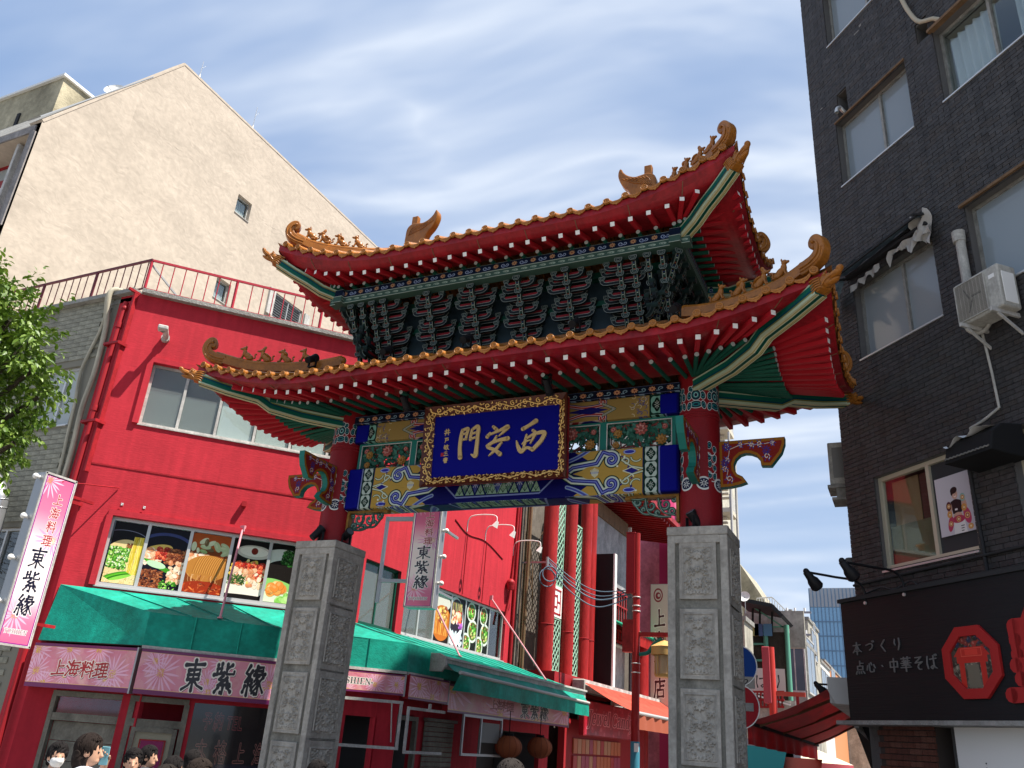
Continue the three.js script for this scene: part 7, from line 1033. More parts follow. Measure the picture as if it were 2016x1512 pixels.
{ // shop front under the sign
  reseed(163);
  const brickR = [[0.17, 0.065, 0.045], [0.20, 0.085, 0.06], [0.14, 0.055, 0.04]].map((c) => std(...c, { map: rep(mottleMap, 2), roughness: 0.8 })), pier = put(grey, 'brick_pier', bx(0.96, 2.4, 0.3, 0.94, 1.2, -0.02), std(0.05, 0.04, 0.035), T4(0, 0, 0.1), GF), g = new THREE.BoxGeometry(0.205, 0.06, 0.03);
  for (let j = 0; j < 34; j++) for (let i = 0; i < 5; i++) { const x = 0.46 + (i + (j % 2 ? 0.5 : 0.0)) * 0.213 + 0.105, w = cl(Math.min(x + 0.1025, 1.42) - Math.max(x - 0.1025, 0.46), 0, 0.205); if (w < 0.03) continue; const gg = w > 0.2 ? g : new THREE.BoxGeometry(w, 0.06, 0.03); put(pier, 'brick', gg, brickR[Math.floor(rnd(3))], T4((Math.min(x + 0.1025, 1.42) + Math.max(x - 0.1025, 0.46)) / 2, 0.04 + j * 0.0705, 0.24), GF); }
  put(grey, 'soffit', bx(5, 0.05, 0.6, 2.5, 2.40, 0.22), M.concrete, I4, GF);
  const wp = put(grey, 'white_panel', bx(2.4, 2.36, 0.06, 2.85, 1.2, 0.14), M.white, I4, GF);
  for (let k = 0; k < 14; k++) put(wp, 'stud', cyl(0.008, 0.008, 0.008, 8).rotateX(Math.PI / 2), M.black, T4(2.05, 2.0 - k * 0.05, 0.172), GF);
}
// ------------------------------------------------------------ the lane beyond the gate, left side
reseed(171);
const pillarRed = std(0.50, 0.03, 0.03, { roughness: 0.45, map: rep(mottleMap, 1) }), latticeGreen = std(0.30, 0.52, 0.40, { roughness: 0.6 }), pinkW = std(0.66, 0.20, 0.30, { map: rep(mottleMap, 0.3), roughness: 0.8 }), dimRed = std(0.30, 0.015, 0.02, { roughness: 0.6 }), wallBrown = std(0.22, 0.19, 0.16, { map: rep(mottleMap, 0.6) }), darkPane = std(0.09, 0.10, 0.11, { roughness: 0.08, specularIntensity: 1 });
const seg = (a, b, w, h) => beam(a.toArray(), b.toArray(), w, h);
{
  const b = thing('pillared_building', 'Chinese style building with tall red pillars and green lattice screens beyond the red restaurant', 'building', frame(-10.2, 0, -24));
  put(b, 'back_wall', bx(0.3, 11.5, 14, -1.0, 5.75, -5.6), wallBrown); put(b, 'gap_wall', bx(0.6, 11, 0.2, -0.6, 5.5, 1.2), wallBrown); put(b, 'side_wall', bx(5, 11.5, 0.2, -3.4, 5.75, 1.35), M.concrete);
  put(b, 'gap_pipe', merge(bar([-0.35, 0.2, 0.75], [-0.35, 9.6, 0.75], 0.06), bar([-0.1, 3.6, 1.15], [-0.1, 9.8, 1.15], 0.05), bar([-0.55, 5, 0.6], [-0.55, 8.6, 0.6], 0.035)), M.wood);
  for (const [z, r] of [[0.0, 0.24], [-1.75, 0.22], [-3.25, 0.21], [-3.75, 0.21]]) { const c = put(b, 'pillar', cyl(r, r, 6.4, 24).translate(0.1, 7.0, z), pillarRed); put(c, 'pillar_joint', new THREE.TorusGeometry(r + 0.006, 0.012, 5, 24).rotateX(Math.PI / 2).translate(0.1, 5.2, z), dimRed); }
  // diamond lattice: single slats
  const screen = (z0, z1, y0, y1, x) => {
    const s = put(b, 'lattice_screen', merge(bx(0.05, 0.05, z0 - z1, x, y0, (z0 + z1) / 2), bx(0.05, 0.05, z0 - z1, x, y1, (z0 + z1) / 2), bx(0.05, y1 - y0, 0.05, x, (y0 + y1) / 2, z0), bx(0.05, y1 - y0, 0.05, x, (y0 + y1) / 2, z1)), latticeGreen), w = z0 - z1, h = y1 - y0, st = 0.23;
    for (const d of [1, -1]) for (let k = -Math.ceil(w / st); k < h / st + Math.ceil(w / st); k++) { // line y = y0 + k*st + d*t
      let t0 = 0, t1 = w, ya = y0 + k * st, f = (t) => ya + d * t; const lo = d > 0 ? (y0 - ya) : (ya - y1), hi = d > 0 ? (y1 - ya) : (ya - y0); t0 = Math.max(t0, lo); t1 = Math.min(t1, hi); if (t1 - t0 < 0.05) continue;
      put(s, 'lattice_slat', beam([x + d * 0.008, f(t0), z0 - t0], [x + d * 0.008, f(t1), z0 - t1], 0.012, 0.028), latticeGreen);
    }
    return s;
  };
  screen(-0.28, -1.50, 6.55, 9.6, -0.05); screen(-0.28, -1.50, 3.95, 5.55, -0.05); screen(-2.0, -3.05, 3.95, 8.9, 0.0);
  const fret = put(b, 'fret_panel', bx(0.06, 0.95, 1.2, -0.04, 6.05, -0.89), M.white); for (const [y, z, h, w] of [[6.42, -0.89, 0.05, 1.0], [5.68, -0.89, 0.05, 1.0], [6.05, -0.44, 0.75, 0.05], [6.05, -1.34, 0.75, 0.05], [6.05, -0.70, 0.45, 0.05], [6.05, -1.08, 0.45, 0.05], [6.22, -0.89, 0.05, 0.38], [5.88, -0.89, 0.05, 0.38], [6.05, -0.57, 0.05, 0.22], [6.05, -1.21, 0.05, 0.22]]) put(fret, 'fret_bar', bx(0.012, h, w, -0.003, y, z), M.redTrim);
  put(b, 'ledge', bx(0.9, 0.5, 7.5, 0.35, 3.55, -2.9), dimRed); put(b, 'ivy_stems', merge(...Array.from({ length: 14 }, () => { const z = rnd(-3, 1), y = rnd(4, 8); return tube([[-0.3, y, z], [-0.3 + rnd(-0.1, 0.1), y + 0.5, z + rnd(-0.2, 0.2)], [-0.3, y + 1.2, z + rnd(-0.3, 0.3)]], 0.015, 8, 4); })), M.wood);
  // upper white wall with red fret window, eave with red rafters
  put(b, 'white_wall', bx(0.2, 2.6, 4.4, 0.0, 8.85, -6.0), std(0.50, 0.50, 0.52, { map: rep(mottleMap, 0.6) })); put(b, 'shop_name_plate', bx(0.06, 0.55, 4.0, 0.13, 10.0, -5.9), M.wood); put(b, 'gable_trim', bx(0.3, 2.7, 0.12, 0.02, 8.9, -8.3), M.white);
  const fw2 = put(b, 'fret_window', bx(0.1, 2.0, 4.0, 0.02, 6.5, -6.1), darkPane); for (let k = 0; k < 13; k++) put(fw2, 'fret_bar', bx(0.05, 1.96, 0.06, 0.10, 6.5, -4.2 - k * 0.31), pillarRed); for (const y of [5.6, 6.0, 6.9, 7.4]) put(fw2, 'fret_bar', bx(0.05, 0.06, 3.9, 0.105, y, -6.1), pillarRed);
  put(b, 'lower_wall', bx(0.2, 5.4, 4.4, -0.1, 2.7, -6.0), M.whitePaint);
  const ev = put(b, 'eave', uvM(quads([[V(-0.8, 10.9, -4.2), V(1.6, 10.55, -4.2), V(1.6, 10.75, -13), V(-0.8, 11.1, -13)]])), dimRed); for (let k = 0; k < 22; k++) put(ev, 'rafter', beam([-0.8, 10.83, -4.3 - k * 0.4], [1.55, 10.49, -4.3 - k * 0.4], 0.10, 0.10), pillarRed); put(ev, 'eave_edge', bx(0.12, 0.2, 8.8, 1.6, 10.72, -8.6), pillarRed);
  // small green-tiled pent roof
  const pr = put(b, 'pent_roof', uvM(quads([[V(0.1, 6.25, -5.6), V(0.9, 5.9, -5.6), V(0.9, 5.9, -10.5), V(0.1, 6.25, -10.5)]])), std(0.02, 0.24, 0.14, { roughness: 0.35 })); for (let k = 0; k < 22; k++) put(pr, 'green_tile', merge(bar([0.1, 6.27, -5.7 - k * 0.22], [0.95, 5.90, -5.7 - k * 0.22], 0.06, 8)), std(0.03, 0.33, 0.20, { roughness: 0.3 })); put(pr, 'pent_fascia', bx(0.06, 0.35, 5, 0.85, 5.65, -8.1), pillarRed);
  put(b, 'street_pillar', cyl(0.28, 0.28, 5.6, 20).translate(0.6, 2.8, -8.4), pillarRed); put(b, 'shop_glazing', bx(0.05, 2.4, 2.0, 0.0, 4.4, -9.8), darkPane);
}
{ // black hanging sign seen from its face
  const a = atZ(1169, 1092, -28.2), c = atZ(1204, 1425, -28.2), t = thing('black_vertical_sign', 'tall blank black vertical sign with white edge beside the green lattice', 'sign', T4((a.x + c.x) / 2, c.y, -28.2)); const w = c.x - a.x, h = a.y - c.y; put(t, 'face', bx(w, h, 0.18, 0, h / 2, 0), M.black); put(t, 'white_edge', bx(0.06, h, 0.22, w / 2 + 0.02, h / 2, 0), M.white); put(t, 'mount', bx(0.5, 0.06, 0.06, -w / 2 - 0.2, h * 0.8, -0.05), M.steel);
}
{ // pink building
  const b = thing('pink_building', 'pink building with magenta pilasters beyond the Chinese eave', 'building', frame(-10.2, 0, -38));
  put(b, 'wall', bx(6, 13.6, 9, -3.0, 6.8, -4.4), pinkW); for (const z of [0.2, -3.6]) put(b, 'pilaster', bx(0.5, 14.2, 0.9, 0.2, 7.1, z), std(0.45, 0.03, 0.12, { roughness: 0.6 })); for (const y of [5.4, 9.2, 13.0]) put(b, 'ledge', bx(0.3, 0.25, 9, 0.12, y, -4.4), std(0.52, 0.10, 0.2)); for (const y of [6.6, 10.4]) { const w = put(b, 'window', bx(0.05, 1.4, 1.4, 0.02, y, -1.8), darkPane); put(w, 'window_frame', bx(0.06, 0.08, 1.5, 0.03, y + 0.72, -1.8), M.whitePaint); }
  put(b, 'downpipe', merge(bar([0.55, 3, 0.8], [0.55, 11.4, 0.8], 0.07), bx(0.3, 0.35, 0.3, 0.55, 11.5, 0.8)), std(0.62, 0.24, 0.34)); put(b, 'louvre', bx(0.06, 2.4, 1.2, 0.05, 7.5, -5.4), std(0.3, 0.05, 0.1));
}
{ // pale block behind the pink house, on both sides of the near pillar
  const b = thing('pale_block', 'pale grey-white apartment block with an outside stair behind the near pillar', 'building', frame(-13.75, 0, -58));
  put(b, 'wall', bx(9, 24.5, 8, -2.6, 12.25, -4), std(0.72, 0.68, 0.56, { map: rep(mottleMap, 0.2) }));
  for (let k = 0; k < 7; k++) { const y = 4 + k * 3, s = put(b, 'stair_landing', bx(1.5, 0.3, 2.2, 2.6, y + 1.4, 0.9), std(0.55, 0.50, 0.40)); put(s, 'landing_rail', bx(0.06, 1.0, 2.2, 3.3, y + 2.0, 0.9), M.whitePaint); for (let j = 0; j < 6; j++) put(s, 'stair_step', bx(0.9, 0.12, 0.3, 2.4, y - 0.1 + j * 0.24, -0.4 + j * 0.25), std(0.5, 0.45, 0.36)); }
  put(b, 'stair_post', merge(bar([3.4, 0, 2.0], [3.4, 23, 2.0], 0.09), bar([3.4, 0, 0], [3.4, 23, 0], 0.09)), M.whitePaint); const acm = put(b, 'wall_unit', bx(0.8, 0.9, 0.4, -2.8, 15.8, 0.2), M.acPlastic);
  for (let k = 0; k < 5; k++) for (const x of [-5.4, -3.6, -1.4]) { const w = put(b, 'window', bx(1.1, 1.5, 0.05, x, 5 + k * 3.6, 0.03), darkPane); put(w, 'window_frame', bx(1.2, 0.08, 0.08, x, 5.78 + k * 3.6, 0.05), M.whitePaint); }
}
// ------------------------------------------------------------ lane furniture and shops on the left
{
  const p = thing('red_lamp_post', 'tall red lamp post with a gold lantern in front of the pink building', 'lamp post', T4(-7.27, 0, -24)); const H = 7.9;
  put(p, 'pole', cyl(0.10, 0.12, H, 16).translate(0, H / 2, 0), pillarRed); put(p, 'lamp_box', merge(bx(0.26, 1.75, 0.26, -0.16, 7.0, 0)), dimRed); put(p, 'box_trim', merge(bx(0.28, 0.04, 0.28, -0.16, 7.9, 0), bx(0.28, 0.04, 0.28, -0.16, 6.12, 0)), pillarRed);
  put(p, 'cross_arm', merge(bx(1.1, 0.12, 0.12, 0.5, 4.95, 0), bx(0.34, 0.9, 0.28, -0.2, 4.9, 0)), pillarRed); put(p, 'dragon_bracket', tube([[0.1, 4.4, 0], [0.35, 4.45, 0], [0.5, 4.65, 0], [0.75, 4.85, 0]], 0.06, 14, 6), M.teal); put(p, 'band', merge(...[3.9, 4.15, 5.6, 5.75, 6.0].map((y) => new THREE.TorusGeometry(0.115, 0.015, 5, 16).rotateX(Math.PI / 2).translate(0, y, 0))), M.alu);
  put(p, 'notice_band', cyl(0.128, 0.128, 0.7, 16, true).translate(0, 1.75, 0), std(0.05, 0.22, 0.30)); put(p, 'number_plate', bx(0.12, 0.22, 0.02, 0.07, 1.95, 0.12), M.white);
  const l = thing('hexagonal_lantern', 'gold hexagonal lantern hanging from the red lamp post\'s arm', 'lantern', T4(-6.42, 3.72, -24)), gold = std(0.55, 0.34, 0.12, { roughness: 0.5 }), cream = std(0.62, 0.50, 0.32, { roughness: 0.7, transmission: 0.3, thickness: 0 });
  put(l, 'roof', new THREE.ConeGeometry(0.42, 0.22, 6).translate(0, 1.0, 0), gold); put(l, 'upper_band', new THREE.CylinderGeometry(0.40, 0.40, 0.24, 6, 1, true).translate(0, 0.78, 0), gold); put(l, 'lamp_body', new THREE.CylinderGeometry(0.28, 0.26, 0.5, 6).translate(0, 0.4, 0), cream); for (let k = 0; k < 6; k++) { const a = k * Math.PI / 3 + Math.PI / 6; put(l, 'rib', bx(0.03, 0.55, 0.03, Math.sin(a) * 0.29, 0.4, Math.cos(a) * 0.29), gold); } put(l, 'base_ring', new THREE.CylinderGeometry(0.32, 0.28, 0.08, 6).translate(0, 0.12, 0), gold); put(l, 'hanger', bar([0, 1.1, 0], [0, 1.25, 0], 0.02), gold);
}
{ // overhead cables slung to the lamp post
  const c = thing('overhead_cables', 'bundle of sagging blue-black cables between the pillared building and the red lamp post', 'cable'); const m2 = std(0.10, 0.16, 0.22, { roughness: 0.5 }), A = V(-9.75, 6.9, -23.0), B = V(-7.42, 6.1, -24);
  for (const [dy, s, r] of [[0, 0.55, 0.022], [0.12, 0.42, 0.016], [-0.1, 0.66, 0.018], [0.06, 0.5, 0.014]]) put(c, 'cable', tube([A.clone().add(V(0, dy, 0)), A.clone().lerp(B, 0.3).add(V(0, -s * 0.8 + dy, 0)), A.clone().lerp(B, 0.6).add(V(0, -s + dy, 0)), B.clone().add(V(0, dy, 0))], r, 40, 5), m2); put(c, 'coil', merge(new THREE.TorusGeometry(0.22, 0.018, 6, 24).rotateY(0.6).translate(-9.6, 6.5, -22.9), new THREE.TorusGeometry(0.26, 0.016, 6, 24).rotateY(0.9).translate(-9.7, 6.4, -22.95)), m2); put(c, 'insulator', merge(cyl(0.05, 0.05, 0.3, 8).translate(-9.7, 6.85, -22.9), bx(0.8, 0.05, 0.05, -10.1, 6.85, -22.9)), M.steel);
}
{ // 上海飯店 sign
  const a = atZ(1281, 1150, -33), c = atZ(1330, 1440, -33), w = c.x - a.x, h = a.y - c.y, tex = canvasTex(256, 1024, (x, W, H) => { x.fillStyle = '#cfc2ae'; x.fillRect(0, 0, W, H); x.strokeStyle = '#8a2028'; x.lineWidth = 12; x.beginPath(); x.arc(80, 80, 46, 0, 7); x.stroke(); bl(x, '#8a2028', 80, 84, 30, 26); bl(x, '#cfc2ae', 88, 82, 14, 12); [...'上海飯店'].forEach((ch, i) => { for (const [c2, wt] of [['#efe6d4', 18], ['#4a1618', 11]]) { x.fillStyle = c2; drawChar(x, ch, 96, 250 + i * 165, 140, wt, 'brush', 0.9); } }); bl(x, '#3a2a22', 90, 980, 50, 40); });
  const t = thing('vertical_sign', 'cream vertical sign with brown letters 上海飯店 behind the gold lantern', 'sign', T4((a.x + c.x) / 2, c.y, -33)); put(t, 'sign_box', bx(w, h, 0.25, 0, h / 2, -0.13), M.whitePaint); put(t, 'printed_face', plainUV(w - 0.04, h - 0.04), printed(tex), T4(0, h / 2, 0.003));
}
{ // salmon awning, candy shop sign and goods
  const fa = thing('salmon_awning', 'faded salmon folding awning over the candy shop', 'awning', T4(-9.2, 3.4, -24.6)), z0 = -24.5, z1 = -33;
  put(fa, 'cassette', bx(0.34, 0.34, z0 - z1, -9.2, 3.55, (z0 + z1) / 2), M.whitePaint, I4, I4); put(fa, 'end_cap', rbx(0.40, 0.42, 0.08, 0.08, -9.15, 3.5, z0 + 0.03), M.acPlastic, I4, I4);
  put(fa, 'cloth', uvM(gridGeo((u, v) => [-9.0 + v * 1.5, 3.62 - v * 0.72 - 0.05 * Math.sin(Math.PI * v), z0 + u * (z1 - z0)], 20, 8)), M.salmonCloth, I4, I4); put(fa, 'front_bar', bar([-7.5, 2.88, z0], [-7.5, 2.88, z1], 0.05), M.alu, I4, I4); put(fa, 'valance', uvM(gridGeo((u, v) => [-7.5 + 0.03 * Math.sin(u * 60), 2.84 - v * 0.4, z0 + u * (z1 - z0)], 80, 2)), std(0.34, 0.09, 0.05, { roughness: 0.9 }), I4, I4);
  const tex = canvasTex(1024, 256, (x, W, H) => { x.fillStyle = '#a8122c'; x.fillRect(0, 0, W, H); speck(x, 60, 0, W, 0, H, ['#b81a36', '#98102a'], 20, 60); x.font = 'italic bold 150px serif'; x.lineWidth = 16; x.strokeStyle = '#e58a96'; x.strokeText('Jewel Candy', 60, 170); x.fillStyle = '#8c1026'; x.fillText('Jewel Candy', 60, 170); });
  const sg = thing('candy_shop_sign', 'crimson shop sign reading Jewel Candy below the salmon awning', 'sign', T4(-8.85, 2.45, -24.6)); put(sg, 'sign_box', bx(0.15, 0.95, 5.0, -0.08, 0.2, -2.1), M.redTrim); put(sg, 'printed_face', plainUV(4.9, 0.9), printed(tex), T4(0.003, 0.2, -2.1, 0, Math.PI / 2, 0));
  const w = thing('candy_shop', 'dim shop front with rows of red packets under the candy sign', 'shop', T4(-9.3, 0, -28)); put(w, 'wall', bx(0.2, 2.6, 8, -0.15, 1.3, 0), dimRed);
  for (let r = 0; r < 4; r++) for (let k = 0; k < 13; k++) put(w, 'packet', bx(0.04, 0.40, 0.30, -0.02, 1.88 - r * 0.46, 3.2 - k * 0.34), std(...[[0.42, 0.05, 0.05], [0.50, 0.14, 0.06], [0.36, 0.06, 0.10], [0.48, 0.22, 0.12]][Math.floor(rnd(4))], { roughness: 0.4 }));
  const lt = thing('paper_lantern', 'dim orange paper lantern below the folding awning, the one closer to the steel sign frames', 'lantern', T4(-8.5, 1.75, -18.4), 'paper lanterns in the awning\'s shade'); const lm = std(0.36, 0.10, 0.04, { roughness: 0.8 }); put(lt, 'lantern_body', uvM(new THREE.SphereGeometry(0.30, 20, 14).scale(1, 0.8, 1)), lm); for (let k = 0; k < 12; k++) put(lt, 'rib', new THREE.TorusGeometry(0.302, 0.006, 4, 24, Math.PI).rotateZ(-Math.PI / 2).scale(1, 0.8, 1).rotateY(k * Math.PI / 6), std(0.20, 0.06, 0.03)); put(lt, 'cap', cyl(0.1, 0.1, 0.06, 12).translate(0, 0.25, 0), M.blackMatt); put(lt, 'cord', bar([0, 0.25, 0], [0, 0.75, 0], 0.01, 5), M.blackMatt);
  copyOf(lt, T4(-8.5, 1.78, -20.2), 'dim orange paper lantern below the folding awning, the one closer to the candy shop');
  const sm = thing('small_red_awning', 'small bright red awning low down beside the red lamp post', 'awning', T4(-8.4, 2.2, -34)); put(sm, 'cloth', uvM(quads([[V(-0.6, 0.5, 0), V(1.6, 0, 0), V(1.6, 0, -6), V(-0.6, 0.5, -6)]])), M.redCloth); put(sm, 'valance', uvM(quads([[V(1.6, 0, 0), V(1.6, -0.3, 0), V(1.6, -0.3, -6), V(1.6, 0, -6)]])), M.redCloth); put(sm, 'front_panel', bx(2.0, 1.4, 0.1, 0.6, -1.0, -0.4), dimRed);
}
// ------------------------------------------------------------ beyond the near pillar: signs, stalls, houses
{
  const s = thing('road_sign_post', 'road sign post with a blue round sign and a no-entry sign beside the near pillar', 'road sign', T4(-2.42, 0, -13.0)); const P = (px, py) => atZ(px, py, -13.0).sub(V(-2.42, 0, -13));
  const disc = (r, c, y, dx) => { const g = put(s, 'sign_disc', cyl(r, r, 0.012, 32).rotateX(Math.PI / 2).translate(dx, y, 0.06), c); put(g, 'rim', new THREE.TorusGeometry(r, 0.008, 6, 36).translate(dx, y, 0.066), M.white); return g; };
  put(s, 'post', bar([-0.02, 0, 0], [-0.02, 3.5, 0], 0.03), M.whitePaint); const b = P(1440, 1311), n2 = P(1440, 1391); disc(0.29, std(0.006, 0.045, 0.22, { roughness: 0.35 }), b.y, 0.02); const bike = put(s, 'white_symbol', merge(bx(0.10, 0.20, 0.006, 0.03, b.y - 0.08, 0.07), cyl(0.04, 0.04, 0.006, 12).rotateX(Math.PI / 2).translate(0.05, b.y + 0.07, 0.07)), M.white);
  disc(0.30, std(0.30, 0.012, 0.018, { roughness: 0.35 }), n2.y, 0.02); put(s, 'white_bar', bx(0.44, 0.11, 0.008, 0.02, n2.y, 0.07), M.concrete); const pl = put(s, 'time_plate', bx(0.46, 0.17, 0.01, 0.04, P(1450, 1343).y, 0.06), M.concrete);
  put(s, 'time_numerals', plainUV(0.44, 0.15), printed(canvasTex(256, 96, (x, W, H) => { x.fillStyle = '#8f8a82'; x.fillRect(0, 0, W, H); x.fillStyle = '#15130f'; x.font = 'bold 74px sans-serif'; x.fillText('10-22', 26, 74); })), T4(0.04, P(1450, 1343).y, 0.0665));
}
{ // large red awning on the dark building's lane side
  const a = thing('red_awning', 'large red folding awning hung over the lane from the dark brick building', 'awning', T4(-0.95, 2.8, -13.4)), z0 = -13.3, z1 = -21;
  put(a, 'cassette', bx(0.32, 0.34, z0 - z1, -1.02, 2.84, (z0 + z1) / 2), M.whitePaint, I4, I4); put(a, 'end_cap', uvM(extr(poly([[-0.17, 0.17], [0.16, 0.17], [0.16, -0.18], [-0.08, -0.17], [-0.17, 0.0]]), 0.04, 0.008)), std(0.55, 0.53, 0.50, { roughness: 0.5 }), T4(-1.02, 2.84, z0 - 0.01), I4);
  const A = [V(-1.16, 2.88, z0), V(-1.16, 2.86, z1)], B = [V(-2.34, 2.36, z0), V(-2.2, 2.26, z1)];
  put(a, 'cloth', uvM(gridGeo((u, v) => { const p = A[0].clone().lerp(A[1], u).lerp(B[0].clone().lerp(B[1], u), v); p.y -= 0.05 * Math.sin(Math.PI * v); return p.toArray(); }, 20, 8)), M.redCloth, I4, I4);
  put(a, 'valance', uvM(gridGeo((u, v) => { const p = B[0].clone().lerp(B[1], u); p.y -= v * 0.30; p.x += 0.03 * Math.sin(u * 50) * v; return p.toArray(); }, 70, 3)), M.redCloth, I4, I4); put(a, 'front_bar', seg(B[0], B[1], 0.07, 0.06), M.rubber, I4, I4);
  for (const t of [0.06, 0.34, 0.62, 0.88]) { const r = A[0].clone().lerp(A[1], t), f = B[0].clone().lerp(B[1], t + 0.04), m = r.clone().lerp(f, 0.5).add(V(0, -0.06, -0.35)); put(a, 'folding_arm', merge(seg(r.clone().add(V(0, -0.12, 0)), m, 0.035, 0.035), seg(m, f.clone().add(V(0, -0.02, 0)), 0.035, 0.035)), M.wood, I4, I4); }
  const un = thing('shop_canopy_frame', 'black sloping canopy frame under the black sign\'s lane end', 'canopy', T4(-0.55, 2.1, -13.6)); put(un, 'panel', uvM(quads([[V(-0.35, 0.35, 0.3), V(0.5, 0.35, 0.9), V(0.6, -0.7, -0.4), V(-0.3, -0.4, -3)]])), M.blackMatt); put(un, 'rib', merge(beam([-0.3, 0.3, 0.4], [0.3, -0.3, -1.6], 0.06, 0.08), beam([0.1, 0.3, 0.6], [0.6, -0.5, -1.0], 0.06, 0.08)), M.concrete);
}
// houses down the lane on the right: z from the lane's right-hand building line
const stall = (name, label, cat, z, pxs, draw) => { const t = thing(name, label, cat, frame(atZ(pxs[0], pxs[1], z).x, 0, z)); draw(t, (px, py) => atZ(px, py, z)); return t; };
function block(label, z, pl, pr, pr2, py, mat, o = {}) { // front face between pixel columns pl and pr at z; its lane side recedes to column pr2
  const a = atZ(pl, py, z), b = atZ(pr, py, z), far = pr2 ? atX(pr2, py + 30, b.x).z : z - 6, depth = Math.min(30, z - far), w = b.x - a.x, h = b.y, t = thing('lane_house', label, 'building', frame((a.x + b.x) / 2, 0, z)); put(t, 'wall', bx(w, h, depth, 0, h / 2, -depth / 2), mat); put(t, 'parapet', bx(w + 0.16, 0.18, depth + 0.16, 0, h + 0.09, -depth / 2), o.par ?? M.concrete);
  const win = (p, ww, hh, side) => { const S = (x, y, dz, dy, dd) => side ? bx(dd, y, x, p.x + 0.03, p.y + dy, p.z + dz) : bx(x, y, dd, p.x + dz, p.y + dy, p.z + 0.03), n = put(t, 'window', S(ww, hh, 0, 0, 0.05), darkPane, I4, I4); put(n, 'window_frame', merge(S(ww + 0.1, 0.08, 0, hh / 2, 0.12), S(ww + 0.1, 0.08, 0, -hh / 2, 0.12), S(0.06, hh, 0, 0, 0.1), S(0.07, hh, ww / 2, 0, 0.12), S(0.07, hh, -ww / 2, 0, 0.12)), M.whitePaint, I4, I4); put(n, 'pane', S(ww - 0.1, hh - 0.1, 0, 0, 0.08), std(0.10, 0.13, 0.16, { roughness: 0.1, specularIntensity: 1 }), I4, I4); };
  for (const [px, py2, ww, hh] of o.wins ?? []) win(atZ(px, py2, z), ww, hh, false); for (const [px, py2, ww, hh] of o.side ?? []) win(atX(px, py2, b.x), ww, hh, true);
  return t;
}
const pale1 = std(0.52, 0.50, 0.44, { map: rep(mottleMap, 0.3) }), pale2 = std(0.62, 0.58, 0.48, { map: rep(mottleMap, 0.3) }), darkBrick = std(0.075, 0.06, 0.045, { map: rep(mottleMap, 0.6) }), greenPipe = std(0.12, 0.34, 0.24, { roughness: 0.5 });
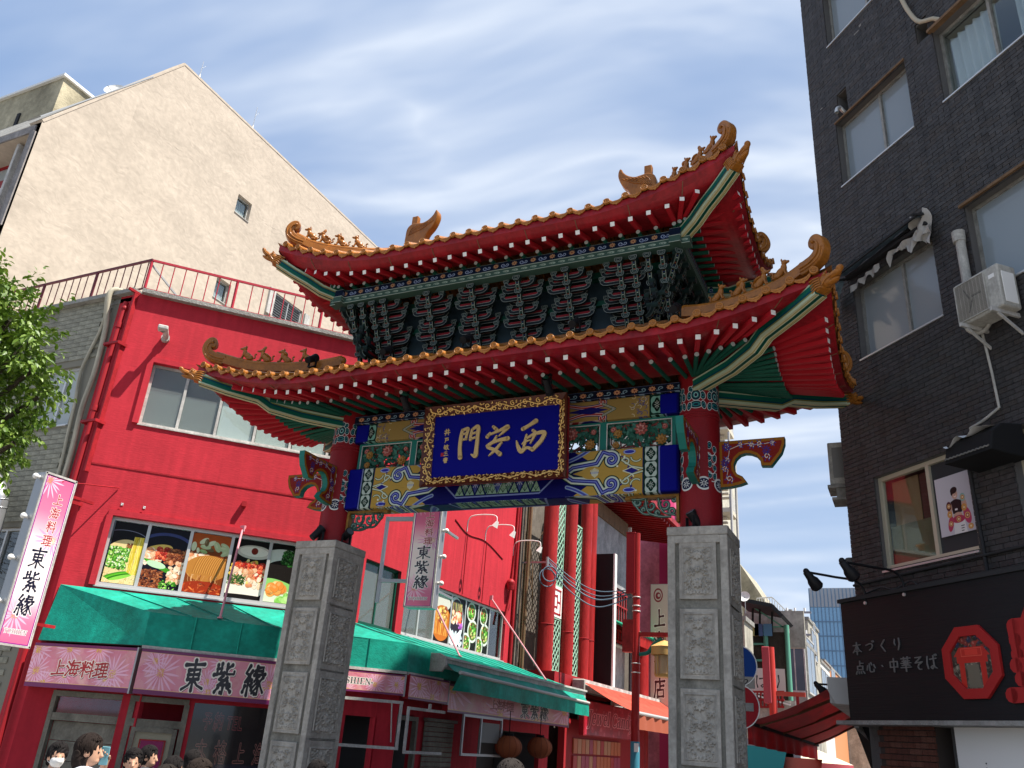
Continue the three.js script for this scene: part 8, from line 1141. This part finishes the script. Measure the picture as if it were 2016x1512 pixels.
{
  // nearest: narrow cream shop-house edge behind the signs
  block('narrow cream house edge beside the road signs', -34, 1420, 1465, 1482, 1222, pale2, {});
  const hb = block('dark brick lane house with green corner pipes and a covered roof terrace', -38, 1440, 1549, 1552, 1245, darkBrick, {}); { const P = (px, py) => atZ(px, py, -37.9); for (const x of [1507, 1549]) { const p = P(x, 1245); put(hb, 'green_pipe', bar([p.x, 0, p.z], [p.x, p.y + 0.3, p.z], 0.10), greenPipe, I4, I4); } for (const y of [1246, 1268, 1300]) put(hb, 'green_rail', seg(P(1480, y), P(1507, y), 0.08, 0.08), greenPipe, I4, I4); const r0 = P(1462, 1190), r1 = P(1530, 1203), r2 = P(1550, 1224); put(hb, 'terrace_roof', merge(seg(r0, r1, 3, 0.15), seg(r1, r2, 3, 0.15)), M.rubber, I4, I4); put(hb, 'terrace_wall', bx(2.6, 1.6, 0.2, (P(1480, 1220).x + P(1540, 1220).x) / 2, P(1500, 1225).y, -40), pale2, I4, I4); for (const x of [1482, 1496, 1520]) put(hb, 'terrace_post', seg(P(x, 1245), P(x, 1198), 0.08, 0.08), M.rubber, I4, I4); put(hb, 'terrace_rail', merge(seg(P(1480, 1234), P(1548, 1234), 0.06, 0.06), seg(P(1484, 1196), P(1550, 1240), 0.06, 0.06)), greenPipe, I4, I4); for (const [x, c] of [[1486, [0.55, 0.5, 0.2]], [1494, [0.1, 0.15, 0.3]], [1512, [0.12, 0.25, 0.4]]]) put(hb, 'laundry', bx(0.35, 0.5, 0.05, P(x, 1234).x, P(x, 1236).y - 0.1, -37.8), std(...c), I4, I4); }
  block('grey lane house with a tall front window and sunlit lane side', -44, 1540, 1583, 1606, 1268, pale1, { wins: [[1566, 1318, 0.9, 2.0]], side: [[1595, 1314, 3.2, 2.6]] });
  block('tall pale lane house with small top window before the glass tower', -58, 1565, 1590, 1611, 1220, pale2, { side: [[1601, 1238, 1.2, 0.7], [1602, 1272, 2.6, 1.9]] });
  block('low whitish lane house towards the red awning', -66, 1596, 1615, 1634, 1303, std(0.62, 0.61, 0.58), { side: [[1621, 1342, 3, 1.6], [1629, 1348, 3, 1.4]] });
  block('low house with an orange wall below the glass tower', -84, 1606, 1622, 1660, 1301, std(0.55, 0.24, 0.11), { side: [[1640, 1335, 4, 1.5]] });
  block('low cream block closing the far end of the lane', -104, 1590, 1800, null, 1398, pale2, {});
  const bh = thing('hillside_block', 'large beige block with a slanting top behind the lane houses', 'building', frame(-4.2, 0, -66)); { const P = (px, py) => atZ(px, py, -66), a = P(1455, 1108), b = P(1512, 1192), c = P(1560, 1240), base = (p) => V(p.x, 0, p.z), d = V(0, 0, -8), q = [V(a.x - 4, a.y, a.z), a, b, c]; put(bh, 'wall', uvM(quads([[base(q[0]), base(a), a, q[0]], [base(a), base(b), b, a], [base(b), base(c), c, b], [a, b, b.clone().add(d), a.clone().add(d)], [b, c, c.clone().add(d), b.clone().add(d)]])), std(0.55, 0.50, 0.38, { map: rep(mottleMap, 0.2) }), I4, I4); const r = put(bh, 'roof_railing', merge(seg(P(1490, 1178), P(1520, 1176), 0.08, 0.08), seg(P(1520, 1176), P(1550, 1205), 0.08, 0.08)), M.white, I4, I4); for (let k = 0; k < 12; k++) { const p = P(1490 + k * 5, k < 6 ? 1178 : 1178 + (k - 6) * 5); put(r, 'baluster', bx(0.05, 1.0, 0.05, p.x, p.y - 0.5, p.z), M.white, I4, I4); } }
  const dishC = thing('satellite_dish', 'small white satellite dish on the cream house beside the near pillar', 'satellite dish', (() => { const p = atZ(1466, 1176, -34); return T4(p.x, p.y, p.z); })()); put(dishC, 'reflector', new THREE.LatheGeometry([[0.02, 0], [0.12, 0.02], [0.22, 0.08]].map(([r, y]) => new THREE.Vector2(r, y)), 20).rotateX(1.2), M.white); put(dishC, 'mast', bar([0, -0.6, -0.05], [0, 0, -0.05], 0.02), M.steel);
}
{ // glass tower
  const z = -260, a = atZ(1592, 1158, z), b = atZ(1682, 1149, z), w = b.x - a.x + 14, h = a.y, cx = a.x + w / 2, t = thing('glass_tower', 'distant blue glass office tower with a grey crown', 'building', frame(cx, 0, z)), gl2 = std(0.28, 0.46, 0.62, { roughness: 0.12, metalness: 0.2 }), mull = std(0.16, 0.24, 0.34), crown = std(0.42, 0.42, 0.44);
  put(t, 'glass_wall', bx(w, h - 5.5, 24, 0, (h - 5.5) / 2, -12), gl2); put(t, 'crown', bx(w + 0.2, 5.4, 24.2, 0, h - 2.7, -12), crown); for (let k = 0; k <= 26; k++) put(t, 'mullion', bx(0.22, h - 0.2, 0.3, -w / 2 + k * w / 26, (h - 0.2) / 2, 0.15), mull); for (let k = 1; k < 14; k++) put(t, 'floor_band', bx(w, k === 6 ? 0.9 : 0.25, 0.24, 0, h - 5.5 - k * 4, 0.12), k === 6 ? crown : mull);
}
{ // utility pole
  const z = -58, p = atZ(1556, 1200, z), base = atZ(1559, 1300, z), t = thing('utility_pole', 'grey utility pole with insulators and transformer among the lane houses', 'utility pole', frame(p.x, 0, z)); put(t, 'pole', cyl(0.13, 0.17, p.y, 12).translate(0, p.y / 2, 0), M.concrete); for (const [dy, w] of [[-0.2, 1.8], [-1.6, 1.6], [-2.6, 1.8]]) { const c = put(t, 'cross_arm', bx(w, 0.12, 0.12, 0.4, p.y + dy, 0.12), M.steel); for (const x of [-0.2, 0.3, 0.9]) put(c, 'insulator', cyl(0.07, 0.07, 0.22, 8).translate(x, p.y + dy + 0.17, 0.12), M.white); } put(t, 'transformer', cyl(0.32, 0.32, 0.9, 14).translate(0.9, p.y - 3.6, 0.1), M.steel); put(t, 'cable_loop', tube([[-0.3, p.y - 3, 0.2], [-0.6, p.y - 1.2, 0.2], [-0.3, p.y - 0.1, 0.2]], 0.05, 14, 5), M.rubber);
}
{ // second lamp post, lanterns, fence and stalls at the foot of the lane
  const z = -27, top = atZ(1511, 1274, z), t = thing('red_lamp_post', 'slim red lamp post with a box lamp in front of the dark brick lane house', 'lamp post', frame(atZ(1522, 1380, z).x, 0, z)); put(t, 'pole', cyl(0.11, 0.13, top.y, 14).translate(0, top.y / 2, 0), std(0.55, 0.05, 0.04, { roughness: 0.5 })); put(t, 'lamp_box', rbx(0.22, 1.6, 0.24, 0.02, -0.13, top.y - 0.8, 0.02), std(0.50, 0.08, 0.10)); const am = atZ(1540, 1366, z).y; put(t, 'arm', bx(1.0, 0.12, 0.1, 0.42, am, 0), std(0.52, 0.08, 0.06)); put(t, 'drop_bar', bx(0.08, 1.0, 0.08, 0.7, am - 0.5, 0), dimRed);
  const fz = -29, f = thing('red_fret_fence', 'red fretwork screen beside the slim red lamp post', 'screen', frame(atZ(1500, 1380, fz).x, 0, fz)), P = (px, py) => atZ(px, py, fz); for (let k = 0; k < 9; k++) put(f, 'fret_bar', seg(P(1484 + k * 7, 1362), P(1484 + k * 7, 1392), 0.05, 0.05), pillarRed, I4, I4); for (const y of [1362, 1378, 1392]) put(f, 'rail', seg(P(1480, y), P(1544, y), 0.06, 0.06), pillarRed, I4, I4); put(f, 'white_tube', seg(P(1484, 1368), P(1556, 1388), 0.05, 0.05), M.white, I4, I4); put(f, 'panel', bx(2.0, 1.0, 0.05, P(1503, 1420).x, P(1503, 1410).y, fz - 0.1), M.acPlastic, I4, I4); put(f, 'shop_banner', plainUV(1.5, 0.8), printed(canvasTex(256, 128, (x, W, H) => { x.fillStyle = '#c9c9c2'; x.fillRect(0, 0, W, H); x.fillStyle = '#1d1c1a'; [...'そばり'].forEach((c, i) => drawChar(x, c, 50 + i * 78, 64, 70, 8)); })), T4(P(1497, 1340).x, P(1497, 1340).y, fz - 0.2), I4);
  const sz = -20; for (const [px, py, w, h, lab, c, nm] of [[1495, 1478, 1.0, 0.5, 'turquoise market stall canopy low beside the near pillar', [0.03, 0.30, 0.27], 'stall_canopy'], [1545, 1500, 1.4, 0.5, 'coral stall canopy below the red awning', [0.60, 0.12, 0.07], 'stall_canopy']]) { const p = atZ(px, py, sz), s = thing(nm, lab, 'canopy', frame(p.x, 0, sz)); put(s, 'cloth', uvM(quads([[V(-w / 2, p.y + 0.1, -0.6), V(w / 2, p.y + 0.1, -0.6), V(w / 2, p.y - h, 0.5), V(-w / 2, p.y - h, 0.5)]])), std(...c, { roughness: 0.8 })); for (const x of [-w / 2, w / 2]) put(s, 'leg', bar([x, 0, 0.5], [x, p.y - h, 0.5], 0.02), M.alu); }
  const up = atZ(1590, 1468, -24), pa = thing('parasol', 'cream market parasol beyond the red awning', 'parasol', frame(up.x, 0, -24)); put(pa, 'canopy', (() => { const g = new THREE.ConeGeometry(1.05, 0.38, 8, 1, true).translate(0, up.y - 0.19, 0); return uvM(g); })(), std(0.70, 0.64, 0.48, { roughness: 0.9, transmission: 0.2, thickness: 0 })); put(pa, 'pole', bar([0, 0, 0], [0, up.y - 0.05, 0], 0.025), M.alu); put(pa, 'valance', new THREE.CylinderGeometry(1.05, 1.05, 0.12, 8, 1, true).translate(0, up.y - 0.44, 0), std(0.42, 0.08, 0.10, { roughness: 0.9 }));
  for (const [px, py, w, h, c, lab] of [[1515, 1475, 1.1, 0.42, [0.55, 0.55, 0.52], 'plain pale notice board beyond the near pillar'], [1555, 1485, 0.5, 0.3, [0.70, 0.72, 0.70], 'small white notice with print beside the parasol']]) { const p = atZ(px, py, -22.5), s = thing('notice_board', lab, 'sign', T4(p.x, p.y, -22.5)); put(s, 'board', bx(w, h, 0.03), std(...c)); put(s, 'post', bar([0, -p.y, -0.03], [0, 0, -0.03], 0.02), M.steel); }
}
// ------------------------------------------------------------ floodlights fixed to the gate
{
  const G = (x, y, z, yaw, pitch) => gateFr.clone().multiply(T4(x, y, z, 0, yaw, 0));
  const lampOf = (label, m, tilt) => { const t = thing('floodlight', label, 'floodlight', m); const c = (g) => g.rotateX(tilt); put(t, 'housing', uvM(merge(c(cyl(0.062, 0.055, 0.20, 18).rotateX(Math.PI / 2).translate(0, 0.13, 0.03)), c(cyl(0.072, 0.068, 0.05, 18).rotateX(Math.PI / 2).translate(0, 0.13, 0.14)))), M.black); put(t, 'lens', c(cyl(0.058, 0.058, 0.006, 18).rotateX(Math.PI / 2).translate(0, 0.13, 0.168)), std(0.10, 0.12, 0.14, { roughness: 0.1 })); put(t, 'yoke', merge(bx(0.012, 0.14, 0.04, 0.07, 0.07, 0), bx(0.012, 0.14, 0.04, -0.07, 0.07, 0), bx(0.15, 0.012, 0.05, 0, 0.006, 0)), M.black); return t; };
  lampOf('black floodlight at the column foot on the far pedestal, aimed up beside the wing board', G(-2.98, 4.55, 0.33, 2.6), -0.9); lampOf('black floodlight on the far pedestal\'s lane-side edge', G(-2.66, 4.55, 0.10, 1.2), -0.5);
  lampOf('black floodlight at the foot of the near red column', G(2.90, 4.55, 0.33, -0.7), -0.9); 
  for (const [x, who] of [[-3.2, 'straddling the hip ridge by the far beasts'], [-1.73, 'under the far bracket cluster'], [-0.3, 'before the third bracket set from the far cluster'], [1.45, 'before the third bracket set from the near cluster'], [2.9, 'beside the near bracket cluster']]) lampOf(`black floodlight on the lower tiled roof, ${who}`, G(x, 7.26 + (Math.abs(x) > 3 ? 0.05 : 0), 1.0, Math.PI), -0.6);
  const hang = (x, lab) => { const t = thing('floodlight', lab, 'floodlight', G(x, 6.62, 0.95, 0)); put(t, 'housing', uvM(merge(cyl(0.05, 0.06, 0.24, 16).rotateX(0.9).translate(0, -0.10, -0.05), cyl(0.07, 0.065, 0.05, 16).rotateX(0.9).translate(0, -0.17, -0.14))), M.black); put(t, 'yoke', merge(bx(0.012, 0.16, 0.04, 0.065, -0.03, 0), bx(0.012, 0.16, 0.04, -0.065, -0.03, 0), bx(0.15, 0.02, 0.06, 0, 0.05, 0)), M.black); };
  hang(1.03, 'black floodlight hung under the lower eave over the name board\'s near corner'); hang(-1.34, 'black floodlight hung under the lower eave over the name board\'s far corner');
}
// ------------------------------------------------------------ street tree at the kerb
reseed(201);
{
  const blobs = [[18, 560, 42, 9.8], [52, 640, 62, 10], [28, 730, 100, 10.2], [98, 735, 52, 9.7], [40, 820, 80, 9.9], [8, 905, 55, 9.7], [-70, 690, 150, 10.4], [-60, 850, 120, 10.2], [100, 670, 36, 9.6], [108, 790, 36, 9.7], [-20, 610, 80, 10.2], [-150, 760, 160, 10.6], [62, 880, 26, 9.6]].map(([px, py, r, d]) => { const v = rayOf(px - 34, py - 8), h = Math.hypot(v.x, v.z), p = camera.position.clone().addScaledVector(v, d / h); return { p, r: r / 1634 * d * 0.98 }; });
  const base = V(-9.7, 0, -4.55), t = thing('street_tree', 'leafy green street tree in front of the grey tiled wall', 'tree', T4(base.x, 0, base.z));
  const bark = std(0.11, 0.085, 0.06, { map: rep(mottleMap, 2), bumpMap: rep(grainBump, 4), bumpScale: 0.02 }), tr = put(t, 'trunk', uvM(new THREE.TubeGeometry(new THREE.CatmullRomCurve3([V(0, 0, 0), V(0.05, 1.6, 0.02), V(0.02, 3.2, 0), V(0.2, 4.6, -0.1), V(0.3, 6.0, -0.1)]), 20, 0.10, 10)), bark);
  for (const b of blobs) put(tr, 'limb', uvM(tube([[0.03, 2.6 + rnd(1.2), 0], b.p.clone().sub(base).multiplyScalar(0.55).add(V(0, 1.4, 0)).toArray(), b.p.clone().sub(base).toArray()], 0.028, 14, 6)), bark);
  const leaf = (() => { const q = [[0, 0], [0.30, 0.24], [0.62, 0.22], [1, 0]], tri = []; for (const s of [1, -1]) for (let i = 0; i < 3; i++) { const [a, w] = q[i], [b, v] = q[i + 1], z = (u) => -0.10 * u * u * 1.6; const A = [a, 0, z(a)], B = [b, 0, z(b)], C = [a, s * w, z(a) + 0.07 * w * 3], D = [b, s * v, z(b) + 0.07 * v * 3]; tri.push(...(s > 0 ? [A, B, D, A, D, C] : [A, D, B, A, C, D]).flat()); } const g = new THREE.BufferGeometry(); g.setAttribute('position', new THREE.Float32BufferAttribute(tri, 3)); g.computeVertexNormals(); g.setAttribute('uv', new THREE.Float32BufferAttribute(new Float32Array(tri.length / 3 * 2), 2)); return g; })();
  const lm = [[0.16, 0.27, 0.025], [0.10, 0.19, 0.02], [0.21, 0.32, 0.04]].map((c) => std(...c, { transmission: 0.4, thickness: 0, roughness: 0.45, specularIntensity: 0.7, side: THREE.DoubleSide }));
  const all = [], twigs = [];
  for (const b of blobs) { const n = Math.round(70 * b.r * b.r + 70 * b.r); for (let k = 0; k < n; k++) { // leaves sit along twigs that fan out from each limb's end
    let d; do d = V(rnd(-1, 1), rnd(-0.8, 1), rnd(-1, 1)); while (d.lengthSq() > 1 || d.lengthSq() < 0.05); d.normalize(); const L = b.r * rnd(0.5, 1.25), bend = V(rnd(-0.25, 0.25), rnd(-0.35, 0.25), rnd(-0.25, 0.25)).multiplyScalar(L), o = b.p.clone().addScaledVector(d, b.r * rnd(0.0, 0.25)), at = (t) => o.clone().addScaledVector(d, L * t).addScaledVector(bend, t * t); twigs.push([o, at(0.5), at(1)]);
    const m = Math.round(L * 46); for (let j = 0; j < m; j++) { const t = 0.25 + 0.75 * (j + rnd()) / m; all.push([at(t).add(V(rnd(-0.03, 0.03), rnd(-0.03, 0.03), rnd(-0.03, 0.03))), d.clone().multiplyScalar(0.8).add(V(rnd(-0.9, 0.9), rnd(-0.9, 0.5), rnd(-0.9, 0.9))).normalize(), rnd(0.055, 0.105), b]); } } }
  const tw = put(tr, 'twigs', merge(twigs.filter((_, i) => i % 2 === 0).map((q) => uvM(tube(q, 0.006, 4, 3)))), bark); tw.userData.kind = 'stuff';
  const mat = ([p, d, s]) => { const out = d.clone().add(V(rnd(-0.8, 0.8), rnd(-0.9, 0.3), rnd(-0.8, 0.8))).normalize(), up = V(rnd(-0.5, 0.5), 1, rnd(-0.5, 0.5)).normalize(), z = V(0, 0, 0).crossVectors(out, up).cross(out).normalize(), y = V(0, 0, 0).crossVectors(z, out); return new THREE.Matrix4().makeBasis(out, y, z).multiply(new THREE.Matrix4().makeScale(s, s * rnd(0.8, 1.1), s)).setPosition(p); };
  camera.updateMatrixWorld(); camera.updateProjectionMatrix(); const seen = all.map((l) => { const q = l[0].clone().project(camera); return [Math.abs(q.x) < 1 && Math.abs(q.y) < 1 ? l[0].distanceTo(camera.position) - l[2] * 3 : 99, l]; }).sort((a, b) => a[0] - b[0]).map((q) => q[1]);
  const crown = sub(t, 'crown'); camera.updateMatrixWorld();
  seen.slice(0, 280).forEach((l) => put(crown, 'leaf', leaf, lm[Math.floor(rnd(3))], mat(l), I4));
  lm.forEach((m, k) => { const list = seen.slice(280).filter((_, i) => i % 3 === k), im = new THREE.InstancedMesh(leaf, m, list.length), inv = t.matrixWorld.clone().invert(); list.forEach((l, i) => im.setMatrixAt(i, inv.clone().multiply(mat(l)))); im.name = 'leaves'; im.userData.kind = 'stuff'; crown.add(im); });
}
// ------------------------------------------------------------ people passing below
reseed(211);
function mc(res, c, half, sdf) { // smooth surface of a distance field in a cube
  const m = new MarchingCubes(res, undefined, false, false, 60000), f = m.field, s = 2 / res; m.isolation = 0; m.reset();
  for (let k = 0; k < res; k++) for (let j = 0; j < res; j++) for (let i = 0; i < res; i++) f[i + j * res + k * res * res] = -sdf(c[0] + (i * s - 1) * half, c[1] + (j * s - 1) * half, c[2] + (k * s - 1) * half);
  m.update(); const n = m.count, p = new Float32Array(m.positionArray.slice(0, n * 3)), g = new THREE.BufferGeometry(); for (let i = 0; i < n; i++) { p[i * 3] = p[i * 3] * half + c[0]; p[i * 3 + 1] = p[i * 3 + 1] * half + c[1]; p[i * 3 + 2] = p[i * 3 + 2] * half + c[2]; }
  g.setAttribute('position', new THREE.BufferAttribute(p, 3)); g.setAttribute('normal', new THREE.BufferAttribute(new Float32Array(m.normalArray.slice(0, n * 3)), 3)); g.setAttribute('uv', new THREE.BufferAttribute(new Float32Array(n * 2), 2));
  const e = 0.002, nn = g.attributes.normal; for (let i = 0; i < n; i++) { const x = p[i * 3], y = p[i * 3 + 1], z = p[i * 3 + 2], v = V(sdf(x + e, y, z) - sdf(x - e, y, z), sdf(x, y + e, z) - sdf(x, y - e, z), sdf(x, y, z + e) - sdf(x, y, z - e)).normalize(); nn.setXYZ(i, v.x, v.y, v.z); } return g;
}
const capsule = (a, b, ra, rb) => (x, y, z) => { const dx = b[0] - a[0], dy = b[1] - a[1], dz = b[2] - a[2], t = cl(((x - a[0]) * dx + (y - a[1]) * dy + (z - a[2]) * dz) / (dx * dx + dy * dy + dz * dz)); return Math.hypot(x - a[0] - dx * t, y - a[1] - dy * t, z - a[2] - dz * t) - (ra + (rb - ra) * t); };
const ellip = (c, r) => (x, y, z) => { const q = Math.hypot((x - c[0]) / r[0], (y - c[1]) / r[1], (z - c[2]) / r[2]); return (q - 1) * Math.min(...r); };
const smin = (fs, k) => (x, y, z) => { let d = 1e9; for (const f of fs) { const e = f(x, y, z), h = Math.max(k - Math.abs(d - e), 0) / k; d = Math.min(d, e) - h * h * k * 0.25; } return d; };
// faces +z; head centre at y 1.56 for a 1.70 m figure
const headF = smin([ellip([0, 1.585, -0.008], [0.074, 0.098, 0.094]), ellip([0, 1.525, 0.026], [0.055, 0.072, 0.062]), capsule([0, 1.565, 0.088], [0, 1.535, 0.104], 0.009, 0.013), ellip([0, 1.495, 0.076], [0.022, 0.012, 0.014]), ellip([0.076, 1.555, -0.005], [0.010, 0.030, 0.020]), ellip([-0.076, 1.555, -0.005], [0.010, 0.030, 0.020]), capsule([0, 1.52, -0.012], [0, 1.40, -0.022], 0.050, 0.058)], 0.02);
const limbs = (phone) => [capsule([0, 1.02, 0], [0, 1.30, 0], 0.135, 0.15), capsule([-0.14, 1.37, -0.01], [0.14, 1.37, -0.01], 0.072, 0.072), capsule([0, 0.95, 0], [0, 1.02, 0], 0.15, 0.14), ...[-1, 1].flatMap((s) => [capsule([s * 0.09, 0.92, 0], [s * 0.10, 0.50, 0.01], 0.088, 0.062), capsule([s * 0.10, 0.50, 0.01], [s * 0.10, 0.09, -0.01], 0.058, 0.042), capsule([s * 0.10, 0.04, -0.03], [s * 0.11, 0.03, 0.13], 0.04, 0.032)]), ...[-1, 1].flatMap((s) => phone && s > 0 ? [capsule([0.18, 1.36, 0], [0.30, 1.14, 0.10], 0.052, 0.042), capsule([0.30, 1.14, 0.10], [0.17, 1.44, 0.10], 0.038, 0.028)] : [capsule([s * 0.18, 1.36, -0.01], [s * 0.23, 1.09, -0.02], 0.052, 0.042), capsule([s * 0.23, 1.09, -0.02], [s * 0.23, 0.84, 0.06], 0.038, 0.028), capsule([s * 0.23, 0.83, 0.065], [s * 0.225, 0.72, 0.09], 0.032, 0.022)])];
const handF = smin([capsule([0.165, 1.455, 0.10], [0.145, 1.505, 0.105], 0.030, 0.034), ...[0, 1, 2, 3].map((i) => capsule([0.158 - i * 0.004, 1.515 + i * 0.006, 0.135 - i * 0.019], [0.108 - i * 0.002, 1.535 + i * 0.013, 0.140 - i * 0.021], 0.0095, 0.0085)), capsule([0.150, 1.475, 0.075], [0.112, 1.525, 0.058], 0.012, 0.009)], 0.008);
const bodyGeo = (phone) => [mc(84, [0, 0.72, 0], 0.80, smin(limbs(phone), 0.06)), mc(60, [0, 1.52, 0], 0.17, headF), ...(phone ? [mc(44, [0.14, 1.51, 0.10], 0.085, handF)] : [])];
const geoA = bodyGeo(false), geoB = bodyGeo(true);
const hairGeo = (len, curly) => mc(56, [0, 1.58, -0.01], 0.19, (x, y, z) => { const cap = ellip([0, 1.600, -0.018], [0.088, 0.102, 0.104])(x, y, z), back = ellip([0, 1.55 - len * 0.5, -0.045], [0.088, 0.10 + len, 0.075])(x, y, z), d = Math.min(cap, back) + (curly ? 0.006 * Math.sin(x * 90 + y * 60) * Math.sin(z * 80 + y * 50) : 0.004 * Math.sin(x * 150 + Math.sin(y * 60) * 2 + z * 90) + 0.005 * Math.sin(z * 60 + x * 40)); const face = Math.max(-(ellip([0, 1.515, 0.10], [0.085, 0.090, 0.085])(x, y, z)), -1); return Math.max(d, face, 1.45 - len - y); });
const strandsOf = (len, wave) => merge(...Array.from({ length: 210 }, () => { // single locks lying on the cap
  const az = rnd(6.283), front = Math.cos(az) > 0.35, el0 = rnd(0.5, 1.5), el1 = front ? rnd(0.42, 0.7) : rnd(-0.7, 0.1) - len * 6, P = []; for (let k = 0; k <= 5; k++) { const e = el0 + (Math.max(el1, -1.2) - el0) * k / 5, a = az + wave * Math.sin(k * 2.1 + az * 5), r = 1.012 + 0.035 * (k / 5) + rnd(0.02); P.push([0.089 * r * Math.cos(e) * Math.sin(a), 1.600 + 0.103 * r * Math.sin(e), -0.018 + 0.105 * r * Math.cos(e) * Math.cos(a)]); } return tube(P, 0.0045, 7, 4); }).map((g) => uvM(g)));
const hairS = merge(hairGeo(0, false), strandsOf(0, 0.08)), hairC = merge(hairGeo(0, true), strandsOf(0, 0.28)), hairL = merge(hairGeo(0.03, false), strandsOf(0.04, 0.05));
const SKIN = [0.52, 0.30, 0.20];
function person(label, px, py, D, yaw, o = {}) { // px, py: crown of the head; D: metres away on the ground
  const v = rayOf(px, py), h = Math.hypot(v.x, v.z), top = camera.position.clone().addScaledVector(v, D / h), s = top.y / 1.715, t = thing('person', label, 'person', T4(top.x, 0, top.z, 0, yaw, 0).multiply(new THREE.Matrix4().makeScale(s, s, s)));
  const shirt = o.shirt ?? [0.05, 0.05, 0.06], pants = o.pants ?? [0.04, 0.045, 0.06], g = (o.phone ? geoB : geoA).map((q, i) => { q = q.clone(); tint(q, ...SKIN); if (i === 0) { const c = q.attributes.color, p = q.attributes.position; for (let k = 0; k < p.count; k++) { const x = Math.abs(p.getX(k)), y = p.getY(k); const arm = x > 0.175 && y < 1.16; c.setXYZ(k, ...(y < 0.07 ? [0.05, 0.05, 0.05] : y < 0.98 && x < 0.19 ? pants : arm ? SKIN : shirt)); } } return q; });
  put(t, 'body', merge(g), M.paint); put(t, 'hair', o.hair ?? hairS, std(...(o.hc ?? [0.012, 0.010, 0.010]), { roughness: 0.8, specularIntensity: 0.3 }));
  for (const q of [-1, 1]) put(t, 'eye', new THREE.SphereGeometry(0.009, 8, 6).translate(q * 0.030, 1.562, 0.078), M.black); put(t, 'lips', new THREE.SphereGeometry(1, 10, 6).scale(0.022, 0.006, 0.008).translate(0, 1.500, 0.086), std(0.36, 0.13, 0.11));
  if (o.mask) { put(t, 'face_mask', (() => { const gg = mc(40, [0, 1.52, 0.05], 0.11, (x, y, z) => Math.max(smin([ellip([0, 1.525, 0.030], [0.064, 0.066, 0.076]), capsule([0, 1.555, 0.09], [0, 1.525, 0.105], 0.016, 0.020)], 0.03)(x, y, z), 0.012 - z, y - 1.555 - 0.2 * (0.09 - z) * 0, 1.462 - y)); return gg; })(), std(0.72, 0.71, 0.68, { roughness: 0.9 })); put(t, 'mask_loop', merge(...[-1, 1].map((q) => tube([[q * 0.060, 1.545, 0.03], [q * 0.080, 1.565, -0.012], [q * 0.078, 1.525, -0.016], [q * 0.056, 1.50, 0.03]], 0.003, 12, 4))), M.white); }
  if (o.phone) { const m = t.matrixWorld.clone().multiply(T4(0.112, 1.535, 0.098, 0, -0.12, 0.1)); const ph = thing('mobile_phone', 'blue mobile phone held to the ear of the person in the pale shirt', 'phone', m); put(ph, 'case', rbx(0.011, 0.145, 0.072, 0.005), std(0.16, 0.36, 0.42, { roughness: 0.35 })); put(ph, 'camera_block', rbx(0.004, 0.032, 0.034, 0.002, 0.0075, 0.045, 0.012), M.black); }
  return t;
}
person('person with short black hair in a white shirt and white face mask, in profile', 121, 1457, 9.4, 1.15, { mask: true, shirt: [0.62, 0.62, 0.64] });
person('person with bobbed black hair in a pale shirt holding a blue phone to the ear', 186, 1441, 8.2, 2.2, { phone: true, shirt: [0.58, 0.60, 0.68], hair: hairL, hc: [0.018, 0.012, 0.010] });
person('person in a dark jacket with tousled black hair bowing the head', 268, 1470, 9.4, 0.9, { hair: hairC });
person('person with black hair in dark clothes close behind the one in the dark jacket', 300, 1465, 11, 1.9, {});
person('person with smooth black hair half hidden by shoppers before the shop door', 348, 1486, 9.6, 2.8, {});
person('person with dark hair standing closest to the dark shop window', 385, 1474, 11.4, 3.0, {});
person('person with curly dark hair and a white hair clip', 335, 1502, 7.6, 2.9, { hair: hairC, hc: [0.02, 0.016, 0.014] });
person('person with wavy dark brown hair walking beside the shop window', 402, 1490, 7.4, 2.6, { hair: hairC, hc: [0.022, 0.015, 0.012] });
person('person with dark wavy hair at the foot of the far pedestal', 631, 1494, 9.2, 2.4, { hair: hairC });
person('person with grey-brown hair in the middle of the lane', 1010, 1490, 6.2, 3.0, { hair: hairC, hc: [0.030, 0.025, 0.023] });
scene.traverse((o) => { if (o.isMesh) { o.castShadow = true; o.receiveShadow = true; } });
renderer.render(scene, camera);
